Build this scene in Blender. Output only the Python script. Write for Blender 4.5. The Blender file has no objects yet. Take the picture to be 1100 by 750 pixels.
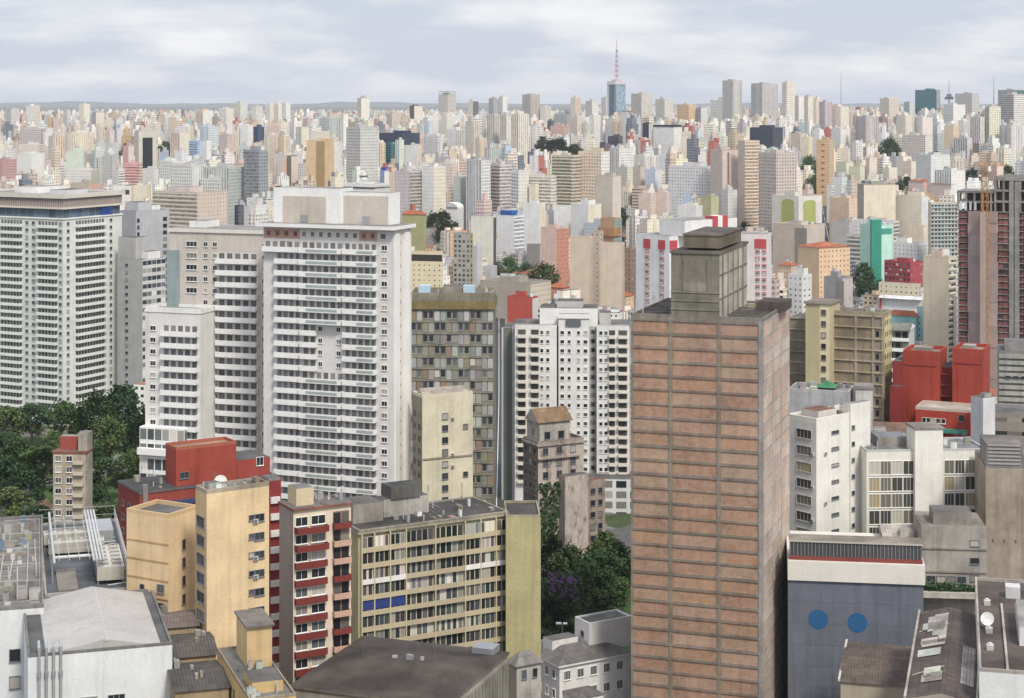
import bpy, math, random
from mathutils import Vector, Matrix
R = math.radians
C = bpy.context.scene.collection
rnd = random.Random(7)

# ---------------------------------------------------------------- camera, sky, sun, exposure
F, YH, HC = 1900.0, 108.0, 135.0        # focal length in photo pixels, horizon row, camera height
cam = bpy.data.cameras.new('camera'); camo = bpy.data.objects.new('camera', cam); C.objects.link(camo)
camo.location = (0, 0, HC); camo.rotation_euler = (R(90), 0, 0)
cam.sensor_fit = 'HORIZONTAL'; cam.sensor_width = 36.0; cam.lens = 36.0*F/1100.0
cam.shift_y = -(375.0-YH)/1100.0
cam.clip_start = 1.0; cam.clip_end = 120000.0
sc = bpy.context.scene; sc.camera = camo
SUN_EL, SUN_AZ = 50.0, 154.0            # azimuth clockwise from +Y: behind the camera, to its right
world = bpy.data.worlds.new('World'); sc.world = world; world.use_nodes = True
nt = world.node_tree; nt.nodes.clear()
wout = nt.nodes.new('ShaderNodeOutputWorld'); bg = nt.nodes.new('ShaderNodeBackground')
sky = nt.nodes.new('ShaderNodeTexSky'); sky.sky_type = 'NISHITA'; sky.sun_disc = False
sky.sun_elevation = R(SUN_EL); sky.sun_rotation = R(SUN_AZ); sky.altitude = 800; sky.air_density = 1.0; sky.dust_density = 1.5; sky.ozone_density = 1.5
def wn(t, **k):
    n = nt.nodes.new(t)
    for a, v in k.items(): setattr(n, a, v)
    return n
geo = wn('ShaderNodeTexCoord'); sep = wn('ShaderNodeSeparateXYZ'); nt.links.new(geo.outputs['Generated'], sep.inputs[0])
# cloud deck: direction projected on a high plane, so the clouds flatten towards the horizon
zz = wn('ShaderNodeMath', operation='MAXIMUM'); nt.links.new(sep.outputs['Z'], zz.inputs[0]); zz.inputs[1].default_value = 0.0
za = wn('ShaderNodeMath', operation='ADD'); nt.links.new(zz.outputs[0], za.inputs[0]); za.inputs[1].default_value = 0.22
dx = wn('ShaderNodeMath', operation='DIVIDE'); nt.links.new(sep.outputs['X'], dx.inputs[0]); nt.links.new(za.outputs[0], dx.inputs[1])
dy = wn('ShaderNodeMath', operation='DIVIDE'); nt.links.new(sep.outputs['Y'], dy.inputs[0]); nt.links.new(za.outputs[0], dy.inputs[1])
cmb = wn('ShaderNodeCombineXYZ'); nt.links.new(dx.outputs[0], cmb.inputs[0]); nt.links.new(dy.outputs[0], cmb.inputs[1])
nz = wn('ShaderNodeTexNoise'); nz.inputs['Scale'].default_value = 2.1; nz.inputs['Detail'].default_value = 7; nz.inputs['Roughness'].default_value = 0.55
nt.links.new(cmb.outputs[0], nz.inputs['Vector'])
rmp = wn('ShaderNodeMapRange'); rmp.inputs[1].default_value = 0.42; rmp.inputs[2].default_value = 0.66
nt.links.new(nz.outputs['Fac'], rmp.inputs[0])
ccol = wn('ShaderNodeMixRGB'); ccol.inputs[1].default_value = (6.1, 6.5, 7.6, 1); ccol.inputs[2].default_value = (9.5, 9.4, 9.5, 1)
nt.links.new(rmp.outputs[0], ccol.inputs[0])
elg = wn('ShaderNodeMapRange'); elg.inputs[1].default_value = 0.05; elg.inputs[2].default_value = 0.9; elg.inputs[3].default_value = 1.0; elg.inputs[4].default_value = 1.6
nt.links.new(zz.outputs[0], elg.inputs[0])
cm2 = wn('ShaderNodeVectorMath', operation='SCALE'); nt.links.new(ccol.outputs[0], cm2.inputs[0]); nt.links.new(elg.outputs[0], cm2.inputs['Scale'])
mixc = wn('ShaderNodeMixRGB'); mixc.inputs[0].default_value = 0.86
nt.links.new(sky.outputs[0], mixc.inputs[1]); nt.links.new(cm2.outputs[0], mixc.inputs[2])
nt.links.new(mixc.outputs[0], bg.inputs[0]); bg.inputs[1].default_value = 0.10
nt.links.new(bg.outputs[0], wout.inputs[0])
sun = bpy.data.lights.new('sun', 'SUN'); suno = bpy.data.objects.new('sun', sun); C.objects.link(suno)
sun.energy = 3.3; sun.angle = R(11); sun.color = (1.0, 0.93, 0.82)
sdir = Vector((math.sin(R(SUN_AZ))*math.cos(R(SUN_EL)), math.cos(R(SUN_AZ))*math.cos(R(SUN_EL)), math.sin(R(SUN_EL))))
suno.rotation_euler = sdir.to_track_quat('Z', 'Y').to_euler()
vs = sc.view_settings; sc.display_settings.display_device = 'sRGB'
vs.view_transform = 'Standard'; vs.look = 'None'; vs.exposure = 0.06; vs.gamma = 1.0; vs.use_curve_mapping = False
sc.cycles.max_bounces = 5; sc.cycles.diffuse_bounces = 3; sc.cycles.glossy_bounces = 2; sc.cycles.volume_bounces = 1
sc.cycles.use_denoising = True

# ---------------------------------------------------------------- terrain function and picture-to-place helpers
def smooth(a, b, x):
    t = max(0.0, min(1.0, (x-a)/(b-a))); return t*t*(3-2*t)
def gz(d): return 60.0*smooth(1150, 3000, d)
def X(px, d): return (px-550.0)/F*d
def Zat(py, d): return HC-(py-YH)/F*d
def depth_of(yb):                       # distance at which the ground shows in row yb
    a, b = 100.0, 30000.0
    for _ in range(60):
        m = 0.5*(a+b)
        if YH+F*(HC-gz(m))/m > yb: a = m
        else: b = m
    return 0.5*(a+b)

# ---------------------------------------------------------------- materials
def newmat(name):
    m = bpy.data.materials.new(name); m.use_nodes = True
    n = m.node_tree; b = n.nodes['Principled BSDF']; b.inputs['Roughness'].default_value = 0.85
    b.inputs['Specular IOR Level'].default_value = 0.25
    return m, n, b
def N(n, t, **k):
    x = n.nodes.new(t)
    for a, v in k.items(): setattr(x, a, v)
    return x
def math_(n, op, a, b=None, clamp=False):
    x = n.nodes.new('ShaderNodeMath'); x.operation = op; x.use_clamp = clamp
    for i, v in enumerate((a, b)):
        if v is None: continue
        if isinstance(v, (int, float)): x.inputs[i].default_value = v
        else: n.links.new(v, x.inputs[i])
    return x.outputs[0]
def noise(n, vec, scale, detail=4, rough=0.6):
    x = n.nodes.new('ShaderNodeTexNoise'); x.inputs['Scale'].default_value = scale; x.inputs['Detail'].default_value = detail
    x.inputs['Roughness'].default_value = rough
    if vec is not None: n.links.new(vec, x.inputs['Vector'])
    return x.outputs['Fac']
def mapr(n, v, a, b, c, d):
    x = n.nodes.new('ShaderNodeMapRange'); n.links.new(v, x.inputs[0])
    for i, q in enumerate((a, b, c, d)): x.inputs[i+1].default_value = q
    return x.outputs[0]
def scale_col(n, col, fac):
    x = n.nodes.new('ShaderNodeVectorMath'); x.operation = 'SCALE'; n.links.new(col, x.inputs[0]); n.links.new(fac, x.inputs['Scale'])
    return x.outputs[0]
def mixc_(n, fac, a, b):
    x = n.nodes.new('ShaderNodeMixRGB')
    for i, v in enumerate((fac, a, b)):
        if isinstance(v, (int, float)): x.inputs[i].default_value = v
        elif isinstance(v, tuple): x.inputs[i].default_value = v if len(v) == 4 else (*v, 1)
        else: n.links.new(v, x.inputs[i])
    return x.outputs[0]
def dirt(n, amount=0.30, streak=0.35):
    """weathering factor in real metres: broad blotches and vertical rain streaks"""
    tc = N(n, 'ShaderNodeTexCoord'); ob = tc.outputs['Object']
    mp = N(n, 'ShaderNodeMapping'); mp.inputs['Scale'].default_value = (1, 1, 0.07); n.links.new(ob, mp.inputs[0])
    a = mapr(n, noise(n, ob, 0.12, 6, 0.65), 0.35, 0.7, 1.0-amount, 1.04)
    b = mapr(n, noise(n, mp.outputs[0], 0.55, 6, 0.7), 0.48, 0.80, 1.02, 1.0-streak)
    c = mapr(n, noise(n, ob, 2.2, 3, 0.6), 0.3, 0.7, 0.93, 1.05)
    return math_(n, 'MULTIPLY', math_(n, 'MULTIPLY', a, b), c)

def make_facade():
    """painted wall; wall colour, window share and glass tone are per-face attributes, uv counts bays and storeys"""
    m, n, b = newmat('painted facade')
    at = N(n, 'ShaderNodeAttribute'); at.attribute_name = 'wcol'
    aw = N(n, 'ShaderNodeAttribute'); aw.attribute_name = 'win'
    uv = N(n, 'ShaderNodeUVMap'); uv.uv_map = 'UVMap'
    s = N(n, 'ShaderNodeSeparateXYZ'); n.links.new(uv.outputs[0], s.inputs[0])
    w = N(n, 'ShaderNodeSeparateXYZ'); n.links.new(aw.outputs['Vector'], w.inputs[0])
    fu = math_(n, 'FRACT', s.outputs[0]); fv = math_(n, 'FRACT', s.outputs[1])
    iu = math_(n, 'FLOOR', s.outputs[0]); iv = math_(n, 'FLOOR', s.outputs[1])
    du = math_(n, 'MULTIPLY', math_(n, 'ABSOLUTE', math_(n, 'SUBTRACT', fu, 0.5)), 2.0)
    dv = math_(n, 'MULTIPLY', math_(n, 'ABSOLUTE', math_(n, 'SUBTRACT', fv, 0.52)), 2.0)
    ins = math_(n, 'MULTIPLY', math_(n, 'LESS_THAN', du, w.outputs[0]), math_(n, 'LESS_THAN', dv, w.outputs[1]))
    cell = N(n, 'ShaderNodeCombineXYZ'); n.links.new(iu, cell.inputs[0]); n.links.new(iv, cell.inputs[1])
    oi = N(n, 'ShaderNodeObjectInfo'); n.links.new(oi.outputs['Random'], cell.inputs[2])
    wn_ = N(n, 'ShaderNodeTexWhiteNoise'); wn_.noise_dimensions = '3D'; n.links.new(cell.outputs[0], wn_.inputs['Vector'])
    r = wn_.outputs['Value']
    cr = N(n, 'ShaderNodeValToRGB'); cr.color_ramp.interpolation = 'CONSTANT'
    for i, (p, c) in enumerate(((0, (.025, .03, .035)), (.35, (.05, .055, .06)), (.6, (.10, .11, .11)), (.78, (.22, .21, .19)), (.9, (.42, .40, .36)))):
        e = cr.color_ramp.elements[0] if i == 0 else cr.color_ramp.elements.new(p)
        e.position = p; e.color = (*c, 1)
    cr.color_ramp.elements.remove(cr.color_ramp.elements[-1]) if len(cr.color_ramp.elements) > 5 else None
    n.links.new(r, cr.inputs[0])
    gl0 = scale_col(n, cr.outputs[0], math_(n, 'MAXIMUM', w.outputs[2], 0.0))
    gl1 = scale_col(n, scale_col(n, at.outputs['Color'], mapr(n, r, 0, 1, .35, .75)), math_(n, 'ABSOLUTE', w.outputs[2]))
    gl = mixc_(n, math_(n, 'LESS_THAN', w.outputs[2], 0.0), gl0, gl1)
    wall = scale_col(n, at.outputs['Color'], dirt(n, 0.12, 0.12))
    col = mixc_(n, ins, wall, gl)
    n.links.new(col, b.inputs['Base Color'])
    n.links.new(mapr(n, ins, 0, 1, 0.88, 0.25), b.inputs['Roughness'])
    return m
M_FAC = make_facade()
def attr_mat(name, rough=0.9, amount=0.35, streak=0.2, bump=0.0, spec=0.2, metal=0.0):
    m, n, b = newmat(name)
    at = N(n, 'ShaderNodeAttribute'); at.attribute_name = 'wcol'
    n.links.new(scale_col(n, at.outputs['Color'], dirt(n, amount, streak)), b.inputs['Base Color'])
    b.inputs['Roughness'].default_value = rough; b.inputs['Specular IOR Level'].default_value = spec; b.inputs['Metallic'].default_value = metal
    if bump:
        tc = N(n, 'ShaderNodeTexCoord'); bp = N(n, 'ShaderNodeBump'); bp.inputs['Strength'].default_value = bump; bp.inputs['Distance'].default_value = 0.1
        n.links.new(noise(n, tc.outputs['Object'], 1.8, 6, 0.7), bp.inputs['Height']); n.links.new(bp.outputs[0], b.inputs['Normal'])
    return m
M_WALL = attr_mat('weathered render', 0.88, 0.15, 0.18)
M_OLD = attr_mat('old stained concrete', 0.92, 0.45, 0.45, 0.4)
def make_ruin():
    m, n, b = newmat('ruined plaster')
    at = N(n, 'ShaderNodeAttribute'); at.attribute_name = 'wcol'; tc = N(n, 'ShaderNodeTexCoord'); ob = tc.outputs['Object']
    mp = N(n, 'ShaderNodeMapping'); mp.inputs['Scale'].default_value = (1, 1, .35); n.links.new(ob, mp.inputs[0])
    soot = mapr(n, noise(n, mp.outputs[0], .45, 8, .75), .51, .66, 0, .85); bare = mapr(n, noise(n, ob, .8, 6, .7), .64, .70, 0, .8)
    col = mixc_(n, bare, at.outputs['Color'], (.30, .155, .10)); col = mixc_(n, soot, col, (.055, .048, .04))
    n.links.new(scale_col(n, col, dirt(n, .3, .4)), b.inputs['Base Color']); b.inputs['Roughness'].default_value = .95
    bp = N(n, 'ShaderNodeBump'); bp.inputs['Strength'].default_value = .8; bp.inputs['Distance'].default_value = .15; n.links.new(noise(n, ob, 1.5, 7, .7), bp.inputs['Height']); n.links.new(bp.outputs[0], b.inputs['Normal'])
    return m
M_RUIN = make_ruin()
M_STAIN = attr_mat('stained paint', 0.9, 0.24, 0.30, 0.12)
M_ROOF = attr_mat('roof covering', 0.95, 0.55, 0.0, 0.5)
M_TRIM = attr_mat('clean paint', 0.6, 0.08, 0.07)
M_METAL = attr_mat('coated metal', 0.45, 0.2, 0.2, 0, 0.5, 0.3)
def make_glass():
    m, n, b = newmat('window glass')
    oi = N(n, 'ShaderNodeObjectInfo'); g = N(n, 'ShaderNodeNewGeometry')
    r = math_(n, 'FRACT', math_(n, 'ADD', oi.outputs['Random'], g.outputs['Random Per Island']))
    cr = N(n, 'ShaderNodeValToRGB'); cr.color_ramp.interpolation = 'CONSTANT'
    e0 = cr.color_ramp.elements[0]; e0.position = 0; e0.color = (.02, .024, .028, 1)
    e1 = cr.color_ramp.elements[1]; e1.position = .4; e1.color = (.045, .05, .055, 1)
    for p, c in ((.62, (.09, .10, .105, 1)), (.76, (.20, .19, .17, 1)), (.89, (.40, .38, .34, 1))):
        e = cr.color_ramp.elements.new(p); e.color = c
    n.links.new(r, cr.inputs[0]); n.links.new(cr.outputs[0], b.inputs['Base Color'])
    b.inputs['Roughness'].default_value = 0.12; b.inputs['Specular IOR Level'].default_value = 0.5
    return m
M_GLASS = make_glass()
def make_glass_blinds():
    m = M_GLASS.copy(); m.name = 'window glass with blinds'
    cr = [x for x in m.node_tree.nodes if x.type == 'VALTORGB'][0]
    for e, c in zip(cr.color_ramp.elements, ((.06, .06, .055), (.16, .15, .12), (.26, .24, .19), (.34, .28, .17), (.46, .44, .38))): e.color = (*c, 1)
    return m
M_BLIND = make_glass_blinds()
def make_brick():
    m, n, b = newmat('hollow clay brick infill')
    at = N(n, 'ShaderNodeAttribute'); at.attribute_name = 'wcol'
    uv = N(n, 'ShaderNodeUVMap'); uv.uv_map = 'UVMap'
    bt = N(n, 'ShaderNodeTexBrick'); n.links.new(uv.outputs[0], bt.inputs['Vector'])
    bt.inputs['Scale'].default_value = 1.0; bt.inputs['Brick Width'].default_value = 0.42; bt.inputs['Row Height'].default_value = 0.26
    bt.inputs['Mortar Size'].default_value = 0.03; bt.inputs['Color1'].default_value = (.86, .86, .86, 1); bt.inputs['Color2'].default_value = (1.15, 1.12, 1.08, 1); bt.inputs['Mortar'].default_value = (1.05, 1.12, 1.18, 1)
    mx = N(n, 'ShaderNodeMixRGB', blend_type='MULTIPLY'); mx.inputs[0].default_value = 1.0
    n.links.new(at.outputs['Color'], mx.inputs[1]); n.links.new(bt.outputs['Color'], mx.inputs[2])
    tc = N(n, 'ShaderNodeTexCoord')
    chalk = mapr(n, noise(n, tc.outputs['Object'], 0.7, 8, 0.8), 0.40, 0.70, 0.0, 0.75)
    base = scale_col(n, mx.outputs[0], dirt(n, 0.35, 0.3))
    n.links.new(mixc_(n, chalk, base, (.46, .35, .28)), b.inputs['Base Color']); b.inputs['Roughness'].default_value = 0.95
    bp = N(n, 'ShaderNodeBump'); bp.inputs['Strength'].default_value = 0.5; bp.inputs['Distance'].default_value = 0.05
    n.links.new(bt.outputs['Fac'], bp.inputs['Height']); bp.invert = True; n.links.new(bp.outputs[0], b.inputs['Normal'])
    return m
M_BRICK = make_brick()
def make_tile():
    m, n, b = newmat('clay roof tiles')
    at = N(n, 'ShaderNodeAttribute'); at.attribute_name = 'wcol'
    tc = N(n, 'ShaderNodeTexCoord')
    wv = N(n, 'ShaderNodeTexWave'); wv.inputs['Scale'].default_value = 1.2; wv.inputs['Distortion'].default_value = 1.5; n.links.new(tc.outputs['Object'], wv.inputs[0])
    f = math_(n, 'MULTIPLY', mapr(n, wv.outputs['Fac'], 0, 1, 0.8, 1.1), mapr(n, noise(n, tc.outputs['Object'], 0.5, 5, 0.7), .3, .7, .6, 1.2))
    n.links.new(scale_col(n, at.outputs['Color'], f), b.inputs['Base Color']); b.inputs['Roughness'].default_value = 0.9
    return m
M_TILE = make_tile()
def make_sheet():
    """corrugated fibre-cement sheets: ribs across and darker laps between the rows of sheets"""
    m, n, b = newmat('corrugated sheet roof')
    at = N(n, 'ShaderNodeAttribute'); at.attribute_name = 'wcol'
    uv = N(n, 'ShaderNodeUVMap'); uv.uv_map = 'UVMap'
    s = N(n, 'ShaderNodeSeparateXYZ'); n.links.new(uv.outputs[0], s.inputs[0])
    rib = math_(n, 'SINE', math_(n, 'MULTIPLY', s.outputs[0], 12.0))
    lap = math_(n, 'LESS_THAN', math_(n, 'FRACT', math_(n, 'MULTIPLY', s.outputs[1], 0.55)), 0.09)
    fl = N(n, 'ShaderNodeCombineXYZ'); n.links.new(math_(n, 'FLOOR', math_(n, 'MULTIPLY', s.outputs[0], 0.9)), fl.inputs[0]); n.links.new(math_(n, 'FLOOR', math_(n, 'MULTIPLY', s.outputs[1], 0.55)), fl.inputs[1])
    wn_ = N(n, 'ShaderNodeTexWhiteNoise'); wn_.noise_dimensions = '2D'; n.links.new(fl.outputs[0], wn_.inputs['Vector'])
    f = math_(n, 'MULTIPLY', mapr(n, rib, -1, 1, 0.85, 1.1), mapr(n, lap, 0, 1, 1.0, 0.72))
    f = math_(n, 'MULTIPLY', f, mapr(n, wn_.outputs['Value'], 0, 1, 0.82, 1.18))
    f = math_(n, 'MULTIPLY', f, dirt(n, 0.4, 0.0))
    n.links.new(scale_col(n, at.outputs['Color'], f), b.inputs['Base Color']); b.inputs['Roughness'].default_value = 0.9
    bp = N(n, 'ShaderNodeBump'); bp.inputs['Strength'].default_value = 0.6; bp.inputs['Distance'].default_value = 0.06
    n.links.new(rib, bp.inputs['Height']); n.links.new(bp.outputs[0], b.inputs['Normal'])
    return m
M_SHEET = make_sheet()
def make_leaf():
    m, n, b = newmat('foliage')
    oi = N(n, 'ShaderNodeObjectInfo'); g = N(n, 'ShaderNodeNewGeometry')
    cr = N(n, 'ShaderNodeValToRGB'); n.links.new(oi.outputs['Random'], cr.inputs[0]); e = cr.color_ramp.elements
    e[0].color = (.016, .042, .013, 1); e[1].color = (.075, .105, .03, 1); e.new(.4).color = (.028, .058, .018, 1); e.new(.75).color = (.05, .085, .022, 1); c1 = cr.outputs[0]
    f = mapr(n, g.outputs['Random Per Island'], 0, 1, 0.45, 1.65)
    n.links.new(scale_col(n, c1, f), b.inputs['Base Color']); b.inputs['Roughness'].default_value = 0.7
    return m
M_LEAF = make_leaf()
def plain(name, col, rough=0.85, lo=0.8, hi=1.15, sc_=0.6):
    m, n, b = newmat(name); tc = N(n, 'ShaderNodeTexCoord')
    rgb = N(n, 'ShaderNodeRGB'); rgb.outputs[0].default_value = (*col, 1)
    n.links.new(scale_col(n, rgb.outputs[0], mapr(n, noise(n, tc.outputs['Object'], sc_, 6, .65), .3, .7, lo, hi)), b.inputs['Base Color']); b.inputs['Roughness'].default_value = rough
    return m
M_BARK = plain('bark', (.09, .07, .05), 0.95, .6, 1.3, 2)
M_FLOWER = plain('purple blossom', (.16, .06, .22), .8, .7, 1.3, 1)
M_GRASS = plain('lawn', (.055, .095, .03), .95, .6, 1.35, .15)
M_ASPH = plain('asphalt', (.05, .05, .052), .9, .75, 1.25, .3)
M_PAVE = plain('pavement slabs', (.22, .21, .20), .9, .75, 1.2, .5)
M_LINE = plain('road paint', (.7, .7, .68), .7, .8, 1.05, 2)
def make_ground():
    m, n, b = newmat('city ground'); tc = N(n, 'ShaderNodeTexCoord'); ob = tc.outputs['Object']
    vo = N(n, 'ShaderNodeTexVoronoi'); vo.inputs['Scale'].default_value = 0.05; n.links.new(ob, vo.inputs['Vector'])
    g = N(n, 'ShaderNodeValToRGB'); n.links.new(vo.outputs['Color'], g.inputs[0])
    els = g.color_ramp.elements; g.color_ramp.interpolation = 'CONSTANT'
    els[0].color = (.10, .10, .098, 1); els[1].position = .3; els[1].color = (.17, .155, .14, 1)
    for p, c in ((.5, (.05, .075, .03, 1)), (.7, (.13, .12, .115, 1))): els.new(p).color = c
    n.links.new(scale_col(n, g.outputs[0], mapr(n, noise(n, ob, .3, 5, .7), .3, .7, .6, 1.25)), b.inputs['Base Color'])
    b.inputs['Roughness'].default_value = .95
    return m
M_GROUND = make_ground()
ALLM = [M_FAC, M_WALL, M_OLD, M_ROOF, M_TRIM, M_METAL, M_GLASS, M_BRICK, M_TILE, M_SHEET, M_BLIND, M_RUIN, M_STAIN]
FAC, WALL, OLD, ROOF, TRIM, METAL, GLASS, BRICK, TILE, SHEET, BLIND, RUIN, STAIN = range(13)

# ---------------------------------------------------------------- colours (real albedos)
W = (.77, .77, .75); CR = (.70, .64, .50); BG = (.58, .49, .39); PK = (.62, .46, .40); GY = (.40, .41, .42); LG = (.57, .58, .58)
DG = (.17, .18, .20); OR = (.62, .36, .10); YL = (.68, .50, .22); BL = (.16, .36, .62); RD = (.42, .065, .04); BR = (.24, .17, .13)
GN = (.50, .62, .48); TL = (.10, .42, .34); DK = (.045, .055, .075); TN = (.40, .34, .25); LP = (.40, .36, .38); PE = (.68, .50, .35)
SA = (.58, .27, .19); LB = (.52, .62, .70); NV = (.07, .09, .14); OL = (.30, .30, .12); LM = (.38, .42, .14); MT = (.45, .70, .58); PG = (.50, .56, .52)
WB = (.66, .69, .73); TG = (.10, .19, .20); CO = (.30, .28, .25); RF = (.16, .155, .15); RFL = (.32, .31, .30); GP = (.62, .63, .60)
def jit(c, a=.06, r=rnd):
    k = 1+r.uniform(-a, a); return tuple(max(.01, min(.9, v*k*(1+r.uniform(-a, a)*.4))) for v in c)
WIN = {'b': (0, 0, 1), 'w': (.52, .50, 1), 'h': (2, .46, 1.2), 'v': (.42, 2, -.8), 'g': (.90, .80, -1), 's': (.26, .34, 1), 'd': (.72, .60, .7), 'q': (.62, .42, 1.6)}

# ---------------------------------------------------------------- mesh builder
class MB:
    def __init__(s): s.v, s.f, s.mi, s.uv, s.col, s.win = [], [], [], [], [], []
    def quad(s, p, mi=WALL, col=W, win=(0, 0, 1), uv=None):
        i = len(s.v); s.v.extend(p); s.f.append(tuple(range(i, i+len(p)))); s.mi.append(mi); s.col.append(col); s.win.append(win)
        s.uv.append(uv or [(0, 0)]*len(p))
    def wallq(s, a, b, z0, z1, mi, col, win=(0, 0, 1), cell=(3.2, 3.1), ztop=None):
        L = math.hypot(b[0]-a[0], b[1]-a[1]); zt = z1 if ztop is None else ztop
        nb = max(1, round(L/cell[0])); v0, v1 = (z0-zt)/cell[1], (z1-zt)/cell[1]
        if mi in (BRICK, SHEET): U, v0, v1 = L, z0, z1
        else: U = nb
        s.quad([(a[0], a[1], z0), (b[0], b[1], z0), (b[0], b[1], z1), (a[0], a[1], z1)], mi, col, win, [(0, v0), (U, v0), (U, v1), (0, v1)])
    def box(s, x0, x1, y0, y1, z0, z1, mi=WALL, col=W, top=None, wL=None, wR=None, cell=(3.2, 3.1), bottom=True, colR=None, topmi=ROOF, wO=None):
        a, b, c, d = (x0, y0), (x1, y0), (x1, y1), (x0, y1)
        wO = wO or wL
        for (p, q, w, cl) in ((a, b, wL, col), (b, c, wR or wL, colR or col), (c, d, wO, col), (d, a, wO, colR or col)):
            s.wallq(p, q, z0, z1, FAC if w else mi, cl, w or (0, 0, 1), cell)
        s.quad([(*a, z1), (*b, z1), (*c, z1), (*d, z1)], topmi if top else mi, top or col, uv=[(0, 0), (x1-x0, 0), (x1-x0, y1-y0), (0, y1-y0)])
        if bottom: s.quad([(*d, z0), (*c, z0), (*b, z0), (*a, z0)], mi, col)
    def gable(s, x0, x1, y0, y1, z, h, mi, col, wcol, axis='x', over=.4):
        x0 -= over; x1 += over; y0 -= over; y1 += over
        if axis == 'x':
            m = (y0+y1)/2; p = [(x0, y0, z), (x1, y0, z), (x1, y1, z), (x0, y1, z), (x0, m, z+h), (x1, m, z+h)]
            fs = [((0, 1, 5, 4), mi), ((2, 3, 4, 5), mi), ((0, 4, 3), WALL), ((1, 2, 5), WALL)]; L = x1-x0; D = math.hypot(m-y0, h)
        else:
            m = (x0+x1)/2; p = [(x0, y0, z), (x1, y0, z), (x1, y1, z), (x0, y1, z), (m, y0, z+h), (m, y1, z+h)]
            fs = [((3, 0, 4, 5), mi), ((1, 2, 5, 4), mi), ((0, 1, 4), WALL), ((2, 3, 5), WALL)]; L = y1-y0; D = math.hypot(m-x0, h)
        for f, k in fs:
            q = [p[i] for i in f]
            s.quad(q, k, wcol if k == WALL else col, uv=[(0, 0), (L, 0), (L, D), (0, D)] if len(q) == 4 else [(0, 0), (L, 0), (0, D)])
        s.quad([p[3], p[2], p[1], p[0]], WALL, wcol)
    def hip(s, x0, x1, y0, y1, z, h, mi, col, over=.5):
        x0 -= over; x1 += over; y0 -= over; y1 += over
        r = min(x1-x0, y1-y0)/2
        if x1-x0 >= y1-y0: a, b = (x0+r, (y0+y1)/2, z+h), (x1-r, (y0+y1)/2, z+h)
        else: a, b = ((x0+x1)/2, y0+r, z+h), ((x0+x1)/2, y1-r, z+h)
        p = [(x0, y0, z), (x1, y0, z), (x1, y1, z), (x0, y1, z)]
        if x1-x0 >= y1-y0: fs = [(p[0], p[1], b, a), (p[1], p[2], b), (p[2], p[3], a, b), (p[3], p[0], a)]
        else: fs = [(p[0], p[1], a), (p[1], p[2], b, a), (p[2], p[3], b), (p[3], p[0], a, b)]
        for f in fs:
            o, u = Vector(f[0]), (Vector(f[1])-Vector(f[0])); L = u.length; u.normalize()
            s.quad(list(f), mi, col, uv=[((Vector(q)-o).dot(u), ((Vector(q)-o)-u*(Vector(q)-o).dot(u)).length) for q in f])
        s.quad([p[3], p[2], p[1], p[0]], WALL, col)
    def tube(s, a, b, r0, r1=None, seg=6, mi=METAL, col=LG, caps=True):
        a, b = Vector(a), Vector(b); r1 = r0 if r1 is None else r1
        d = (b-a).normalized(); u = d.orthogonal().normalized(); w = d.cross(u)
        A = [tuple(a+(u*math.cos(2*math.pi*k/seg)+w*math.sin(2*math.pi*k/seg))*r0) for k in range(seg)]
        Bq = [tuple(b+(u*math.cos(2*math.pi*k/seg)+w*math.sin(2*math.pi*k/seg))*r1) for k in range(seg)]
        for k in range(seg):
            j = (k+1) % seg; s.quad([A[k], A[j], Bq[j], Bq[k]], mi, col, uv=[(k, 0), (k+1, 0), (k+1, 1), (k, 1)])
        if caps: s.quad(Bq, mi, col); s.quad(A[::-1], mi, col)
    def beam(s, a, b, w, mi=METAL, col=LG): s.tube(a, b, w*.7, w*.7, 4, mi, col)
    def mesh(s, name, mats=None):
        me = bpy.data.meshes.new(name); me.from_pydata(s.v, [], s.f)
        for m in (mats or ALLM): me.materials.append(m)
        me.polygons.foreach_set('material_index', s.mi)
        if mats is None:
            l = me.uv_layers.new(name='UVMap'); flat = [c for f in s.uv for q in f for c in q]; l.data.foreach_set('uv', flat)
            a = me.attributes.new('wcol', 'FLOAT_COLOR', 'FACE'); a.data.foreach_set('color', [c for q in s.col for c in (*q, 1.0)])
            a = me.attributes.new('win', 'FLOAT_VECTOR', 'FACE'); a.data.foreach_set('vector', [c for q in s.win for c in q])
        me.update(); return me
    def build(s, name, parent=None, mats=None):
        if not s.f: return None
        o = bpy.data.objects.new(name, s.mesh(name, mats)); C.objects.link(o)
        if parent is not None: o.parent = parent
        return o
def thing(name, label, cat, loc=(0, 0, 0), rz=0.0, group=None):
    o = bpy.data.objects.new(name, None); C.objects.link(o); o.location = loc; o.rotation_euler = (0, 0, rz)
    o.empty_display_size = 2.0; o['label'] = label; o['category'] = cat
    if group: o['group'] = group
    return o
def tag(o, label, cat, group=None):
    o['label'] = label; o['category'] = cat
    if group: o['group'] = group
    return o
def struct(name, mb_or_obj, mats=None):
    o = mb_or_obj.build(name, None, mats) if isinstance(mb_or_obj, MB) else mb_or_obj
    o['kind'] = 'structure'; return o

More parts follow.
